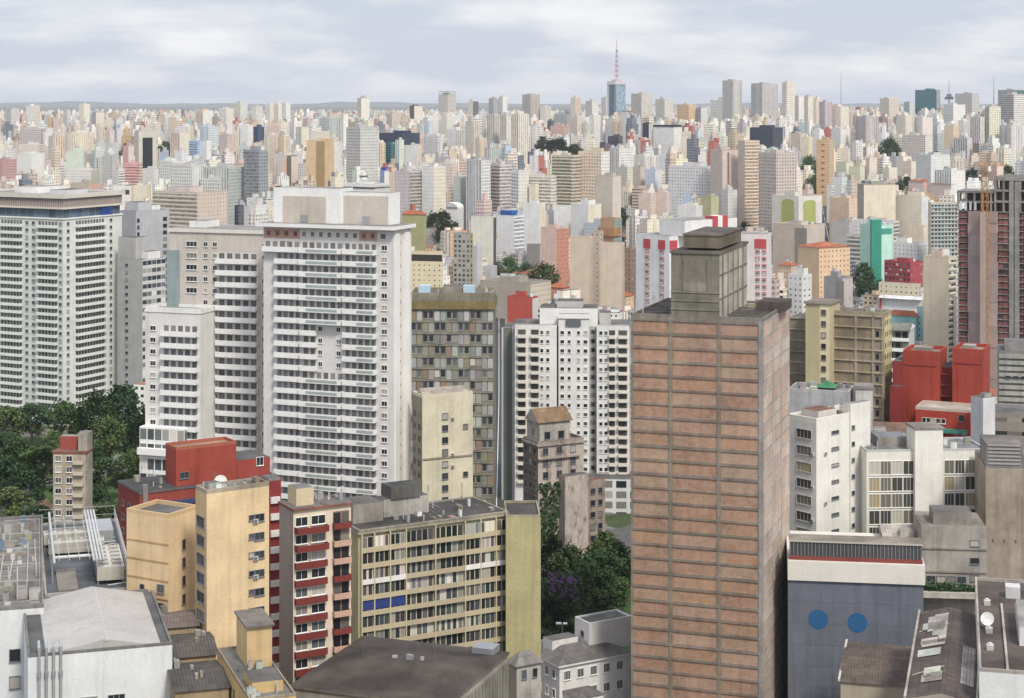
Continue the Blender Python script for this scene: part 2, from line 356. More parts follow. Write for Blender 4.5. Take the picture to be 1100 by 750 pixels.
# ---------------------------------------------------------------- a building placed by its nearest corner
PLACED = []                 # (px0, px1, py_top, py_base, distance, footprint polygon) of everything standing
WINMESH = {}
def win_geo(mb, T, w, h, kind):
    """one window: sill, frame, glass; T maps (along, outward, up) to the wall"""
    def bxw(u0, u1, n0, n1, z0, z1, mi, col):
        p = [T(u, n, z) for z in (z0, z1) for (u, n) in ((u0, n1), (u1, n1), (u1, n0), (u0, n0))]
        for f in ((0, 1, 5, 4), (1, 2, 6, 5), (3, 0, 4, 7), (4, 5, 6, 7), (3, 2, 1, 0)): mb.quad([p[i] for i in f], mi, col)
    fc = {'w': W, 'g': GY, 'd': DG, 'b': BR, 'c': CR}[kind[0]]; t = min(.09, w*.08)
    x0, x1 = -w/2, w/2
    mb.quad([T(x0, .03, 0), T(x1, .03, 0), T(x1, .03, h), T(x0, .03, h)], BLIND if kind.endswith('l') else GLASS, DK)
    for (a, b, c, d) in ((x0-t, x0, -t, h+t), (x1, x1+t, -t, h+t), (x0, x1, h, h+t), (x0, x1, -t, 0)): bxw(a, b, 0, .16, c, d, TRIM, fc)
    k = int(kind[1]) if len(kind) > 1 and kind[1].isdigit() else 2
    for q in range(1, k): xx = x0+w*q/k; bxw(xx-.03, xx+.03, 0, .08, 0, h, TRIM, fc)
    bxw(x0-.14, x1+.14, 0, .26, -t-.08, -t, TRIM, fc)
class Bld:
    def __init__(s, name, label, xl, xc, xr, yt, d, rel=None, wr=None, cat='building', yaw=None, group=None, mincover=True):
        m = (xc-550)/F; view = math.degrees(math.atan(m))
        if yaw is None:
            r = (xr-xc)/max(1e-6, xr-xl)
            if rel is None: rel = 16+58*r if xr > xc+.5 else -2.0
            yaw = rel+view
        s.th = th = R(yaw); s.d = d; s.Xc = X(xc, d)
        ml, mr = (xl-550)/F, (xr-550)/F
        s.wl = (s.Xc-ml*d)/(math.cos(th)+ml*math.sin(th))
        s.wr = wr if wr is not None else ((mr*d-s.Xc)/(math.sin(th)-mr*math.cos(th)) if xr > xc+.5 else 16.0)
        s.wr = min(s.wr, 90.0)
        s.g = gz(d); s.H = Zat(yt, d)-s.g
        s.o = thing(name, label, cat, (s.Xc, d, s.g), -th, group)
        s.nw = s.nb = 0; s.xw, s.xb = MB(), MB()
        pts = [s.world(-s.wl, 0), s.world(0, 0), s.world(0, s.wr), s.world(-s.wl, s.wr)]
        px = [550+F*p[0]/p[1] for p in pts]
        PLACED.append((min(px), max(px), yt, YH+F*(HC-s.g)/d, d, pts, s.o))
    def world(s, x, y): return (s.Xc+x*math.cos(s.th)+y*math.sin(s.th), s.d-x*math.sin(s.th)+y*math.cos(s.th))
    def lx(s, px, n=0.0):                # local x on the plane y=n (towards the back) seen in column px
        m = (px-550)/F; w0 = s.world(0, n)
        return -(w0[0]-m*w0[1])/(math.cos(s.th)+m*math.sin(s.th))
    def ry(s, px, x=0.0):                # local y on the plane x seen in column px
        m = (px-550)/F; w0 = s.world(x, 0)
        return (m*w0[1]-w0[0])/(math.sin(s.th)-m*math.cos(s.th))
    def z(s, py, d=None): return Zat(py, d or s.d)-s.g
    def T(s, face, x0=0.0):              # wall frame: (along, outward, up) -> local
        if face == 'L': return lambda u, n, z: (u, x0-n, z)
        return lambda u, n, z: (x0+n, u, z)
    def part(s, mb, name, label=None):
        o = mb.build(name, s.o)
        if o is not None and label: o['label'] = label
        return o
    def window(s, face, u, z, w=1.4, h=1.3, kind='w2', off=0.0):
        T = s.T(face, off)
        if s.nw >= 100:
            win_geo(s.xw, lambda a, n, q: T(u+a, n, z+q), w, h, kind); return
        key = (w, h, kind)
        if key not in WINMESH:
            mb = MB(); win_geo(mb, lambda a, n, q: (a, -n, q), w, h, kind); WINMESH[key] = mb.mesh('window')
        o = bpy.data.objects.new('window', WINMESH[key]); C.objects.link(o); o.parent = s.o
        o.location = T(u, 0, z); o.rotation_euler = (0, 0, 0 if face == 'L' else R(90)); s.nw += 1
    def fbox(s, mb, face, u0, u1, n0, n1, z0, z1, mi=WALL, col=W, off=0.0):
        if face == 'L': mb.box(u0, u1, off-n1, off-n0, z0, z1, mi, col)
        else: mb.box(off+n0, off+n1, u0, u1, z0, z1, mi, col)
    def balcony(s, face, u0, u1, z, depth=1.4, ph=1.0, col=W, off=0.0, glass=None, slab=.22):
        mb = s.xb if s.nb >= 100 else MB()
        s.fbox(mb, face, u0, u1, 0, depth, z-slab, z, TRIM, col, off)
        pc, pm = (glass, METAL) if glass else (col, TRIM)
        s.fbox(mb, face, u0, u1, depth-.14, depth, z, z+ph, pm, pc, off)
        s.fbox(mb, face, u0, u0+.14, 0, depth-.14, z, z+ph, pm, pc, off); s.fbox(mb, face, u1-.14, u1, 0, depth-.14, z, z+ph, pm, pc, off)
        if s.nb < 100: mb.build('balcony', s.o)
        s.nb += 1
    def strip(s, mb, face, u0, u1, z0, z1, col, win, cell, n=.03, off=0.0):   # wall strip with glazed doors or windows
        T = s.T(face, off); a, b = T(u0, n, 0), T(u1, n, 0)
        mb.wallq(a[:2], b[:2], z0, z1, FAC, col, win, cell)
    def ac(s, face, u, z, off=0.0):
        if 'ac' not in WINMESH:
            mb = MB(); mb.box(-.42, .42, -.42, 0, 0, .62, METAL, (.66, .66, .62)); mb.box(-.36, .2, -.435, -.422, .08, .54, METAL, DG); mb.box(-.3, -.24, -.4, 0, -.18, -.001, METAL, GY); mb.box(.24, .3, -.4, 0, -.18, -.001, METAL, GY); WINMESH['ac'] = mb.mesh('air_conditioner')
        o = bpy.data.objects.new('air_conditioner', WINMESH['ac']); C.objects.link(o); o.parent = s.o; o.location = s.T(face, off)(u, .02, z); o.rotation_euler = (0, 0, 0 if face == 'L' else R(90))
    def split(s, mb, name):              # every glazed opening a part of its own; past a hundred, the rest together
        for k in range(min(100, len(mb.f))):
            o = MB(); o.quad([mb.v[i] for i in mb.f[k]], mb.mi[k], mb.col[k], mb.win[k], mb.uv[k]); o.build(name, s.o)
        if len(mb.f) > 100:
            o = MB()
            for k in range(100, len(mb.f)): o.quad([mb.v[i] for i in mb.f[k]], mb.mi[k], mb.col[k], mb.win[k], mb.uv[k])
            o.build(name+'_rows', s.o)['kind'] = 'stuff'
    def finish(s):
        for mb, nm in ((s.xw, 'window_rows'), (s.xb, 'balcony_rows')):
            o = mb.build(nm, s.o)
            if o is not None: o['kind'] = 'stuff'
def parapet(mb, x0, x1, y0, y1, z, h=.9, t=.3, col=W, mi=WALL):
    mb.box(x0, x1, y0, y0+t, z, z+h, mi, col); mb.box(x0, x1, y1-t, y1, z, z+h, mi, col)
    mb.box(x0, x0+t, y0+t, y1-t, z, z+h, mi, col); mb.box(x1-t, x1, y0+t, y1-t, z, z+h, mi, col)
def clutter(b, x0, x1, y0, y1, z, n, seed=1):
    """small things every old roof collects: vents, boxes, pipes, an aerial"""
    r = random.Random(seed); mb = MB()
    for _ in range(n):
        x, y = r.uniform(x0, x1), r.uniform(y0, y1); k = r.random()
        if k < .35: q = r.uniform(.25, .8); mb.box(x-q, x+q, y-q*.7, y+q*.7, z+.003, z+r.uniform(.3, 1.5), OLD, jit(r.choice((LG, GY, TN, W, CO)), .2, r), RFL)
        elif k < .55: mb.tube((x, y, z), (x, y, z+r.uniform(.6, 1.8)), .14, .14, 7, METAL, LG)
        elif k < .75:
            L = r.uniform(1.5, min(6, max(2, x1-x0))); mb.beam((x, y, z+.2), (max(x0, x-L), y+r.uniform(-.3, .3), z+.2), .09, METAL, jit((.3, .29, .28), .3, r))
        elif k < .9: q = r.uniform(.6, 1.8); mb.box(x-q, x+q, y-q*.4, y+q*.4, z+.003, z+.08, ROOF, jit((.25, .22, .2), .5, r))
        else:
            h = r.uniform(2, 4.5); mb.beam((x, y, z), (x, y, z+h), .06, METAL, DG)
            for q in range(4): mb.beam((x-.5, y, z+h-.2-.25*q), (x+.5, y, z+h-.2-.25*q), .035, METAL, DG)
    o = b.part(mb, 'roof_clutter'); o['kind'] = 'stuff'; return o
def tank(b, x, y, z, r=1.2, h=1.8, col=LB):
    mb = MB(); mb.tube((x, y, z), (x, y, z+h), r, r*.92, 14, TRIM, col); mb.tube((x, y, z+h), (x, y, z+h+.35), r*.95, r*.3, 14, TRIM, col)
    return b.part(mb, 'water_tank')
# ================================================================ THE NEAR BUILDINGS
def white_tower():
    b = Bld('apartment_tower', 'tall white tower with banded balconies and two beige panels on its flat roof', 283, 423, 442, 247, 442, yaw=22)
    wl, wr, H = b.wl, b.wr, b.H; P = 3.0
    mb = MB(); mb.box(-wl, 0, 0, wr, 0, H, WALL, (.66, .65, .63), None, colR=(.72, .68, .61)); b.part(mb, 'wall')  # right wall lighter and creamier: sunlight on that side put into its colour
    # side pilasters
    for (y0, y1) in ((.3, 2.4), (wr*.55, wr*.8)):
        mb = MB(); mb.box(0, .5, y0, y1, 0, H-1, TRIM, W); b.part(mb, 'pilaster')
    mb = MB(); mb.box(-wl-1.2, 1.0, -2.0, wr+.6, H, H+.9, TRIM, W, RFL); b.part(mb, 'roof')
    zt = b.z(207)
    a0, a1, a2 = b.lx(296, 4), b.lx(367, 4), b.lx(419, 4)
    mb = MB(); mb.box(a0, a1, 3, wr, H+.9, zt+.5, TRIM, W, RFL); mb.box(a1, a2, 4, wr-.5, H+.9, zt-.4, TRIM, W, RFL); ph = b.part(mb, 'penthouse')
    mb = MB(); mb.box(b.lx(304, 3), b.lx(350, 3), 2.9, 3, H+.9, zt-1.6, WALL, (.55, .49, .42)); mb.box(a1+.6, a2-.5, 3.9, 4, H+.9, zt-1.2, WALL, (.58, .52, .45)); o = mb.build('wall_panel', ph)
    for px in (327, 393):
        mb = MB(); u = b.lx(px, 3); mb.box(u-1.0, u+1.0, 2.75, 2.88, H+1.0, H+3.0, METAL, GY); mb.build('vent_grille', ph)
    mb = MB()
    for k in range(14): mb.beam((b.lx(370)+k*.7, 1, H+.9), (b.lx(370)+k*.7, 1, H+2.0), .05)
    mb.beam((b.lx(370), 1, H+2), (b.lx(370)+9.1, 1, H+2), .05); b.part(mb, 'railing')
    U = lambda px: b.lx(px)+0
    n = int((H-2)/P)
    doors = MB(); glassp = (.44, .51, .48)
    cols = ((U(297), U(323)), (U(324), U(369)), (U(370), U(405)))
    for i in range(n):
        z = H-P*(i+1)-.2
        if i == 0:
            
            for p0, p1, cc in ((284, 322, (.50, .31, .25)), (322.2, 386, (.64, .63, .61)), (386.2, 405, (.50, .31, .25)), (405.2, 418, (.66, .65, .63))): b.strip(doors, 'L', U(p0), U(p1), z+.2, z+2.6, cc, (.42, .5, -.5), (2.6, 2.4), .03)
            continue
        for k, (u0, u1) in enumerate(cols):
            if k == 1 and 8 <= i <= 11:
                um = U(354); b.strip(doors, 'L', U(325), U(340), z, z+P-.4, (.60, .59, .58), (.66, .80, -.55), (2.0, P-.2), .03); b.balcony('L', U(324.5), U(341), z, 1.5, 1.1, W)
                for q in (-2.6, 2.6): b.window('L', um+q, z+.9, 1.1, 1.1)
                continue
            if i < 2 and k == 0: u0 = U(284)
            b.strip(doors, 'L', u0, u1, z, z+P-.4, (.60, .59, .58), (.66, .80, -.55), (2.0, P-.2), .03)
            b.balcony('L', u0+.05, u1-.05, z, 1.5 if k != 1 else 1.9, 1.1, W)
            if k == 1 or k == 2:
                g0 = u0+(u1-u0)*(.18 if k == 1 else .45); g1 = u0+(u1-u0)*(.92 if k == 1 else .95); gm = MB()
                b.fbox(gm, 'L', g0, g1, (1.91 if k == 1 else 1.51), (1.95 if k == 1 else 1.55), z+.1, z+.75, METAL, glassp)
                if b.nb <= 100: gm.build('glass_panel', b.o)
                else: [getattr(b.xb, a).extend([tuple(q+len(b.xb.v) for q in f) for f in gm.f] if a == 'f' else getattr(gm, a)) for a in ('f', 'v', 'mi', 'uv', 'col', 'win')]
        for q in (413,): b.window('L', U(q), z+1.0, 1.5, 1.15)
    for px in (306.5, 372):
        for i in range(1, n):
            z = H-P*(i+1)-.2; b.window('L', U(px), z+.3, 1.7, 2.1, 'g2', .05)
    b.split(doors, 'glazed_door')
    wn_ = MB()
    b.strip(wn_, 'R', 2.6, wr*.52, 0, H-2, (.70, .66, .60), (.10, .3, 1), (3, P), .02); b.part(wn_, 'side_wall')
    b.finish()
white_tower()

def stepped_tower():
    b = Bld('apartment_tower', 'beige and white stepped tower with rounded balconies left of the taller white tower', 182, 303, 303.2, 252, 474, yaw=18, wr=16)
    wl, H = b.wl, b.H; P = 3.16
    mb = MB(); mb.box(-wl, 0, 0, 16, 0, H, WALL, (.56, .51, .46)); b.part(mb, 'wall')
    mb = MB(); mb.box(-wl-.4, .3, -.4, 16.4, H, H+1.0, TRIM, (.66, .63, .58), RFL); mb.box(-wl+4, -wl+9, 4, 12, H+1, H+2.8, WALL, W, RFL); b.part(mb, 'roof')
    U = b.lx
    # lower block in front
    u0, u1 = U(156, -9), U(215.5, -9); zl = b.z(336)
    mb = MB(); mb.box(u0, u1, -9, -.003, 0, zl, WALL, (.70, .69, .66)); b.part(mb, 'front_block')
    mb = MB(); mb.box(u0-.2, u1+.2, -9.2, -.1, zl, zl+.5, TRIM, W, RFL); parapet(mb, u0, u1, -9, -.2, zl+.5, .8, .25, W); b.part(mb, 'front_roof')
    mb = MB(); mb.box(U(180), U(193), -.5, -.03, zl+.6, b.z(272), METAL, (.34, .42, .42)); b.part(mb, 'glazed_stair')
    doors = MB(); n = int(H/P)
    for i in range(n):
        z = H-P*(i+1)-1.6
        if z < 1: break
        if i < 18 :
            if z < b.z(281): 
                a0, a1 = U(234), U(277)
                b.strip(doors, 'L', a0, a1, z, z+P-.4, (.62, .61, .6), (.68, .78, -.5), (2.2, P-.2), .03); b.balcony('L', a0, a1, z, 1.7, 1.15, W)
            for px in (221, 231, 284, 295): b.window('L', U(px), z+1.0, 1.2, 1.15)
            if z > zl+2: b.window('L', U(206), z+.9, 3.2, 1.3, 'w3')
        if z < zl-3:
            a0, a1 = U(175, -9), U(213, -9)
            b.strip(doors, 'L', a0, a1, z, z+P-.4, (.66, .66, .65), (.68, .78, -.5), (2.2, P-.2), .03, -9); b.balcony('L', a0, a1, z, 1.6, 1.15, W, -9)
            b.window('L', U(164.5, -9), z+1.0, 1.6, 1.15, 'w2', -9)
    b.split(doors, 'glazed_door')
    zp = b.z(492)
    mb = MB(); mb.box(U(152, -11), U(200, -11), -12, -9.01, 0, b.z(458), TRIM, W, None, (.86, .72, 1.5), cell=(2.4, 4.0)); mb.box(U(150, -12), U(206, -12), -13.4, -9.02, b.z(487), b.z(480), TRIM, W); b.part(mb, 'podium')
    b.finish()
stepped_tower()

def corner_tower():
    b = Bld('apartment_tower', 'pale green-white tower with corner balconies and a brown slatted crown above dark blue glazing', -34, 68, 131, 236, 730, rel=42)
    wl, wr, H = b.wl, b.wr, b.H; P = 3.02; col = (.62, .66, .60)
    mb = MB(); mb.box(-wl, 0, 0, wr, 0, H, WALL, col, colR=(.66, .69, .64)); b.part(mb, 'wall')
    z1, z2, z3 = b.z(225), b.z(213.5), b.z(210.5)
    mb = MB(); mb.box(-wl+.6, -.6, .6, wr-.6, H+.5, z1, TRIM, (.19, .27, .35), None, (.95, .9, -.8), (.95, .9, -.8), cell=(4, 6)); b.part(mb, 'glazed_floor')
    mb = MB(); mb.box(-wl-.4, .4, -.4, wr+.4, H, H+.5, TRIM, W); mb.box(-wl-.7, .7, -.7, wr+.7, z1, z1+.7, TRIM, (.62, .58, .50)); b.part(mb, 'cornice')
    mb = MB(); mb.box(-wl, 0, 0, wr, z1+.7, z2, WALL, (.30, .25, .23))
    for f, L in (('L', wl), ('R', wr)):
        k = 0.0
        while k < L: b.fbox(mb, f, (k-wl if f == 'L' else k), (k-wl if f == 'L' else k)+.25, 0.002, .35, z1+.7, z2, TRIM, (.42, .37, .34)); k += 1.0
    b.part(mb, 'slatted_crown')
    mb = MB(); mb.box(-wl-1, 1, -1, wr+1, z2, z3, TRIM, (.60, .57, .50), RFL); parapet(mb, -wl-1, 1, -1, wr+1, z3, .7, .4, (.62, .60, .54)); b.part(mb, 'roof')
    mb = MB(); mb.box(-wl*.7, -wl*.45, wr*.3, wr*.75, z3, z3+2.6, WALL, W, RFL); mb.box(-wl*.3, -wl*.12, wr*.25, wr*.6, z3, z3+1.8, WALL, LG, RF); b.part(mb, 'machine_room')
    mb = MB(); y0 = b.ry(109); blue = (.03, .09, .36); z0 = b.z(234.5)
    for k in (0, 1.5, 3.0): mb.box(.05, .5, y0+k, y0+k+.55, z0, z0+3.0, TRIM, blue)
    mb.box(.06, .48, y0+.55, y0+3.0, z0, z0+.55, TRIM, blue); mb.box(.05, .5, y0+4.4, y0+4.95, z0, z0+3.0, TRIM, blue)
    for k in (0, 1.2, 2.45): mb.box(.06, .48, y0+4.95, y0+6.4, z0+k, z0+k+.5, TRIM, blue)
    b.part(mb, 'roof_sign')
    n = int(H/P); doors = MB()
    for i in range(n):
        z = H-P*(i+1)-.4
        if z < 2: break
        for (f, p0, p1) in (('L', 1, 24), ('L', 41, 62), ('R', 81, 112), ('L', -30, -12)):
            a0, a1 = (b.lx(p0), b.lx(p1)) if f == 'L' else (b.ry(p0), b.ry(p1))
            b.strip(doors, f, a0, a1, z, z+P-.4, (.52, .54, .50), (.70, .8, -.42), (1.8, P-.2)); b.balcony(f, a0, a1, z, 1.6, 1.0, (.70, .72, .68))
        for (f, p) in (('L', 29), ('L', 36), ('L', 65), ('R', 73), ('R', 119)):
            b.window(f, b.lx(p) if f == 'L' else b.ry(p), z+.9, 1.5, 1.25, 'g2')
    b.split(doors, 'glazed_door'); b.finish()
corner_tower()

def grey_slabs():
    b = Bld('office_tower', 'plain grey tower with ribbed windows on one side beside the green-white tower', 126, 153, 178, 279, 745, rel=44)
    wl, wr, H = b.wl, b.wr, b.H
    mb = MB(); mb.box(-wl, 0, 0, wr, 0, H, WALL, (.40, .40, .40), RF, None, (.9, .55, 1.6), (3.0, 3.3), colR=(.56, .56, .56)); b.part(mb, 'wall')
    mb = MB(); mb.box(-wl, -wl*.3, .5, wr*.6, H, H+9, WALL, (.46, .45, .44), RF); mb.box(-wl*.3, -.5, wr*.3, wr*.8, H, H+3, WALL, W, RF); b.part(mb, 'roof')
    n = int(H/3.1)
    for i in range(n): b.window('L', -wl*.62, H-3.1*(i+1), 1.4, .9, 'd1')
    b.finish()
    b = Bld('office_tower', 'grey ribbed slab with dark vertical window strips rising behind the plain grey tower', 129, 146, 182, 227, 830, rel=52)
    wl, wr, H = b.wl, b.wr, b.H
    mb = MB(); mb.box(-wl, 0, 0, wr, 0, H, WALL, (.38, .39, .40), RF, None, None, colR=(.44, .45, .46)); b.part(mb, 'wall')
    mb = MB(); b.strip(mb, 'R', wr*.02, wr*.12, 5, H-3, (.4, .41, .42), (.7, .6, .6), (3, 3.2)); b.strip(mb, 'R', wr*.78, wr*.95, 5, H-3, (.4, .41, .42), (.7, .6, .6), (3, 3.2)); b.split(mb, 'glazed_door')
    mb = MB(); mb.box(-wl*.9, -1, 2, wr*.5, H, H+4, WALL, (.52, .53, .54), RF); mb.box(-wl*.7, -2, wr*.55, wr*.8, H, H+2.2, WALL, W, RF); b.part(mb, 'machine_room')
grey_slabs()

def panel_block():
    b = Bld('apartment_block', 'worn olive and brown block with a patchwork of grey and orange panels beside white tower', 441, 530, 530.2, 318, 520, yaw=2, wr=15)
    wl, wr, H = b.wl, b.wr, b.H; P = 3.45; r = random.Random(3)
    mb = MB(); mb.box(-wl, 0, 0, wr, 0, H, OLD, (.26, .25, .20), RF); b.part(mb, 'wall')
    pal = [(.36, .37, .36), (.42, .43, .42), (.25, .245, .21), (.28, .21, .15), (.29, .28, .20), (.33, .32, .29), (.48, .48, .46), (.36, .37, .36)]
    nb, n = 14, int((H-4)/P); mbp, mbw = MB(), MB(); w = wl/nb
    for i in range(n):
        z0 = H-4.2-P*(i+1)
        for k in range(nb):
            u = -wl+k*w; panel = ((k//2+i) % 2 == 0)
            if panel:
                c = jit(r.choice(pal), .12, r)
                b.fbox(mbp, 'L', u+.12, u+w-.12, .01, .18, z0+.3, z0+P-.25, WALL, c)
            else:
                b.strip(mbw, 'L', u+.1, u+w-.1, z0+.9, z0+P-.35, jit((.32, .32, .30), .25, r), (.82, .86, 1.3), (1.1, P-1.25), .06)
    b.part(mbp, 'infill_panels'); b.split(mbw, 'glazed_door')
    mb = MB()
    for i in range(n+1): z = H-4.2-P*i; b.fbox(mb, 'L', -wl, 0, .01, .35, z-.18, z+.18, OLD, (.31, .30, .25))
    b.part(mb, 'floor_trim')
    mb = MB(); mb.box(-wl-.5, .5, -.8, wr, H-3.9, H-1.4, OLD, (.27, .21, .10), RF); b.part(mb, 'fascia')
    mb = MB(); parapet(mb, -wl, 0, 0, wr, H, .9, .3, (.30, .27, .20), OLD); mb.box(-wl*.62, -wl*.36, 3, 9, H, H+2.4, OLD, (.35, .33, .27), RF); b.part(mb, 'parapet')
    for px in (456, 504): 
        mb = MB(); u = b.lx(px, 3); mb.box(u-1.7, u+1.7, 2, 5, H+.2, H+2.8, TRIM, (.42, .56, .66), (.5, .62, .7)); b.part(mb, 'water_tank')
    clutter(b, -wl+.6, -.6, 1, wr-1, H, 26, 2); b.finish()
panel_block()

def cream_block():
    b = Bld('apartment_block', 'narrow cream block with one column of small windows in front of the patchwork block', 443, 453.5, 508, 428, 440, rel=68)
    wl, wr, H = b.wl, b.wr, b.H; P = 3.0
    mb = MB(); mb.box(-wl, 0, 0, wr, 0, H, STAIN, (.33, .29, .24), RF, None, None, colR=(.66, .61, .46)); b.part(mb, 'wall')  # darker left wall: the shade of the unlit side is in its colour
    mb = MB(); b.strip(mb, 'L', -wl, -.3, 2, H-3, (.30, .26, .22), (.6, .5, .7), (2.6, P)); b.part(mb, 'side_windows')
    mb = MB(); parapet(mb, -wl, 0, 0, wr, H, .8, .3, (.62, .57, .44)); mb.gable(-wl+1, -1, 1, wr-1, H+.2, 1.8, SHEET, (.38, .34, .29), (.5, .45, .38), 'y'); b.part(mb, 'roof')
    for i in range(int(H/P)-1):
        z = H-2.6-P*(i+1)
        b.window('R', b.ry(478), z, 1.5, 1.4, 'd2')
        if i in (0, 3, 4, 7): b.ac('R', b.ry(486), z-.3)
        if i in (1, 5): b.window('R', b.ry(500), z+.2, 1.2, 1.1, 'd1')
    mb = MB(); b.fbox(mb, 'R', .2, wr-.2, .01, .25, H-15.4, H-15, STAIN, (.30, .27, .22)); b.part(mb, 'string_course')
    b.finish()
cream_block()

def wing_tower():
    b = Bld('apartment_tower', 'white tower of three bays with dark balconies and recesses behind the brick tower', 550, 677, 677.2, 352, 590, yaw=4, wr=22)
    wl, wr, H = b.wl, b.wr, b.H; P = 3.02; U = b.lx
    mb = MB(); mb.box(-wl, 0, 0, wr, 0, H, WALL, (.42, .42, .40), RF); b.part(mb, 'wall')
    mb = MB(); mb.box(-wl-3.2, -wl-.01, 4, wr-2, 0, H-1, WALL, (.16, .18, .16), RF); mb.box(-wl-3.8, -wl-3.2, 4, 5, 0, H-1, TRIM, (.5, .5, .48)); b.part(mb, 'side_wing')
    zc = b.z(337)
    blocks = (('L', 553, 598, H+1), ('C', 600, 633, zc), ('R', 641, 676, H+1))
    doors = MB()
    for nm, p0, p1, zt in blocks:
        mb = MB(); mb.box(U(p0, -3), U(p1, -3), -3, -.01, 0, zt, WALL, (.72, .72, .70), RFL); b.part(mb, 'front_bay')
    mb = MB(); mb.box(U(580, 2), U(642, 2), 1, 14, H, zc+1.5, WALL, W, RF); mb.box(U(598, 2), U(626, 2), 3, 12, zc+1.5, zc+3.6, WALL, (.5, .49, .47), (.12, .11, .10)); mb.box(U(644, 3), U(656, 3), 3, 10, H, H+4.5, WALL, (.5, .49, .46), RF); b.part(mb, 'penthouse')
    mb = MB(); b.fbox(mb, 'L', U(600, -3)-.3, U(633, -3)+.3, 3, 3.4, zc-1.4, zc, TRIM, W); b.fbox(mb, 'L', U(608, -3), U(624, -3), 3.41, 3.6, zc-3.8, zc-1.6, METAL, DG); b.part(mb, 'cornice')
    for i in range(int(H/P)-2):
        z = H-P*(i+1)
        for px in (604, 611.5, 621.5, 629): b.window('L', U(px, -3), z+.9, 1.2 if px in (604, 629) else .9, 1.2, 'w1', -3)
        for px in (582, 588.5, 645.5, 651): b.window('L', U(px, -3), z+.9, 1.0, 1.2, 'w1', -3)
        for p0, p1 in ((556, 565), (570, 579), (654, 661), (664, 674)):
            a0, a1 = U(p0, -3), U(p1, -3)
            b.strip(doors, 'L', a0, a1, z, z+P-.5, (.30, .28, .25), (.85, .85, -.5), (2.2, P-.3), .03, -3); b.balcony('L', a0, a1, z, 1.3, .9, (.68, .64, .56), -3)
        b.strip(doors, 'L', U(599), U(601.5), z+.6, z+2.2, (.3, .3, .3), (.6, .8, .6), (1.4, 1.6)); b.strip(doors, 'L', U(634), U(640), z+.6, z+2.2, (.25, .25, .25), (.6, .8, .6), (1.4, 1.6))
    b.split(doors, 'glazed_door')
    mb = MB(); zp = b.z(507); mb.box(U(630, -9), U(690, -9), -12, -3.01, 0, zp, TRIM, (.66, .67, .66), RF, (.74, .66, .9), cell=(4.2, 3.4)); b.part(mb, 'podium')
    clutter(b, -wl+.5, -.5, 1, 14, H, 18, 7); b.finish()
wing_tower()

def ruin():
    b = Bld('derelict_building', 'derelict soot-stained grey building with weeds on its ledges and a small roof house', 562, 578, 627, 478, 490, rel=62)
    wl, wr, H = b.wl, b.wr, b.H; P = 3.3; r = random.Random(11)
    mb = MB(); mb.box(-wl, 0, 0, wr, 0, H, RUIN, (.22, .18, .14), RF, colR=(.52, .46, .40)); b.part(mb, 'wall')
    z1 = b.z(455); mb = MB()
    mb.box(-wl+.8, -.6, .8, wr*.72, H, z1, RUIN, (.50, .47, .42)); o = b.part(mb, 'roof_house')
    mb = MB(); mb.gable(-wl+.6, -.4, .6, wr*.74, z1, 3.4, SHEET, (.22, .15, .09), (.4, .37, .33), 'y'); mb.build('roof', o)
    b.window('R', wr*.22, H+1.2, 1.7, 2.0, 'd1', -.6); b.window('R', wr*.52, H+1.2, 1.7, 2.0, 'd1', -.6)
    mb = MB(); parapet(mb, -wl, 0, 0, wr, H, .9, .3, (.34, .29, .25), RUIN); mb.box(-wl-.4, .5, -.4, wr+.4, H-.5, H-.02, RUIN, (.36, .31, .27)); mb.box(-.1, .9, -.2, wr*.9, H-4.1, H-3.7, RUIN, (.40, .35, .30)); b.part(mb, 'ledge')
    for i in range(6):
        z = H-P*(i+1)+.4
        for k in range(3):
            if i > 2 and r.random() < .3: continue
            b.window('R', wr*(.16+.3*k), z, 1.5, 1.7, 'd2')
        for k in range(3): b.window('L', -wl*(.2+.3*k), z, 1.3, 1.6, 'd1')
    y0, y1 = b.ry(606, 3), b.ry(631, 3)
    mb = MB(); mb.box(-.5, 3.5, y0, y1, 0, b.z(512), RUIN, (.55, .47, .42), RF); mb.box(.5, 2.5, y1, y1+6, 0, b.z(520), RUIN, (.40, .33, .27), (.26, .12, .08)); b.part(mb, 'annex')
    for i in range(5): b.window('R', y1+2+0, b.z(535)-P*i, 1.4, 1.5, 'd1', 2.5); b.window('R', y1+4.4, b.z(535)-P*i, 1.2, 1.5, 'd1', 2.5)
    # ivy down the front
    mb = MB()
    for k in range(420):
        zz = r.uniform(b.z(600), b.z(520)); y = wr*(.02+r.random()*.42); n = r.uniform(.05, 1.1); q = r.uniform(.25, .6)
        a = r.uniform(0, 6.28); dxx, dzz = math.cos(a)*q, math.sin(a)*q
        mb.quad([(n, y-dxx, zz-dzz), (n+r.uniform(-.3, .3), y+dzz, zz-dxx), (n, y+dxx, zz+dzz), (n+r.uniform(-.3, .3), y-dzz, zz+dxx)], 0)
    mb.build('ivy', b.o, [M_LEAF]); b.finish()
ruin()

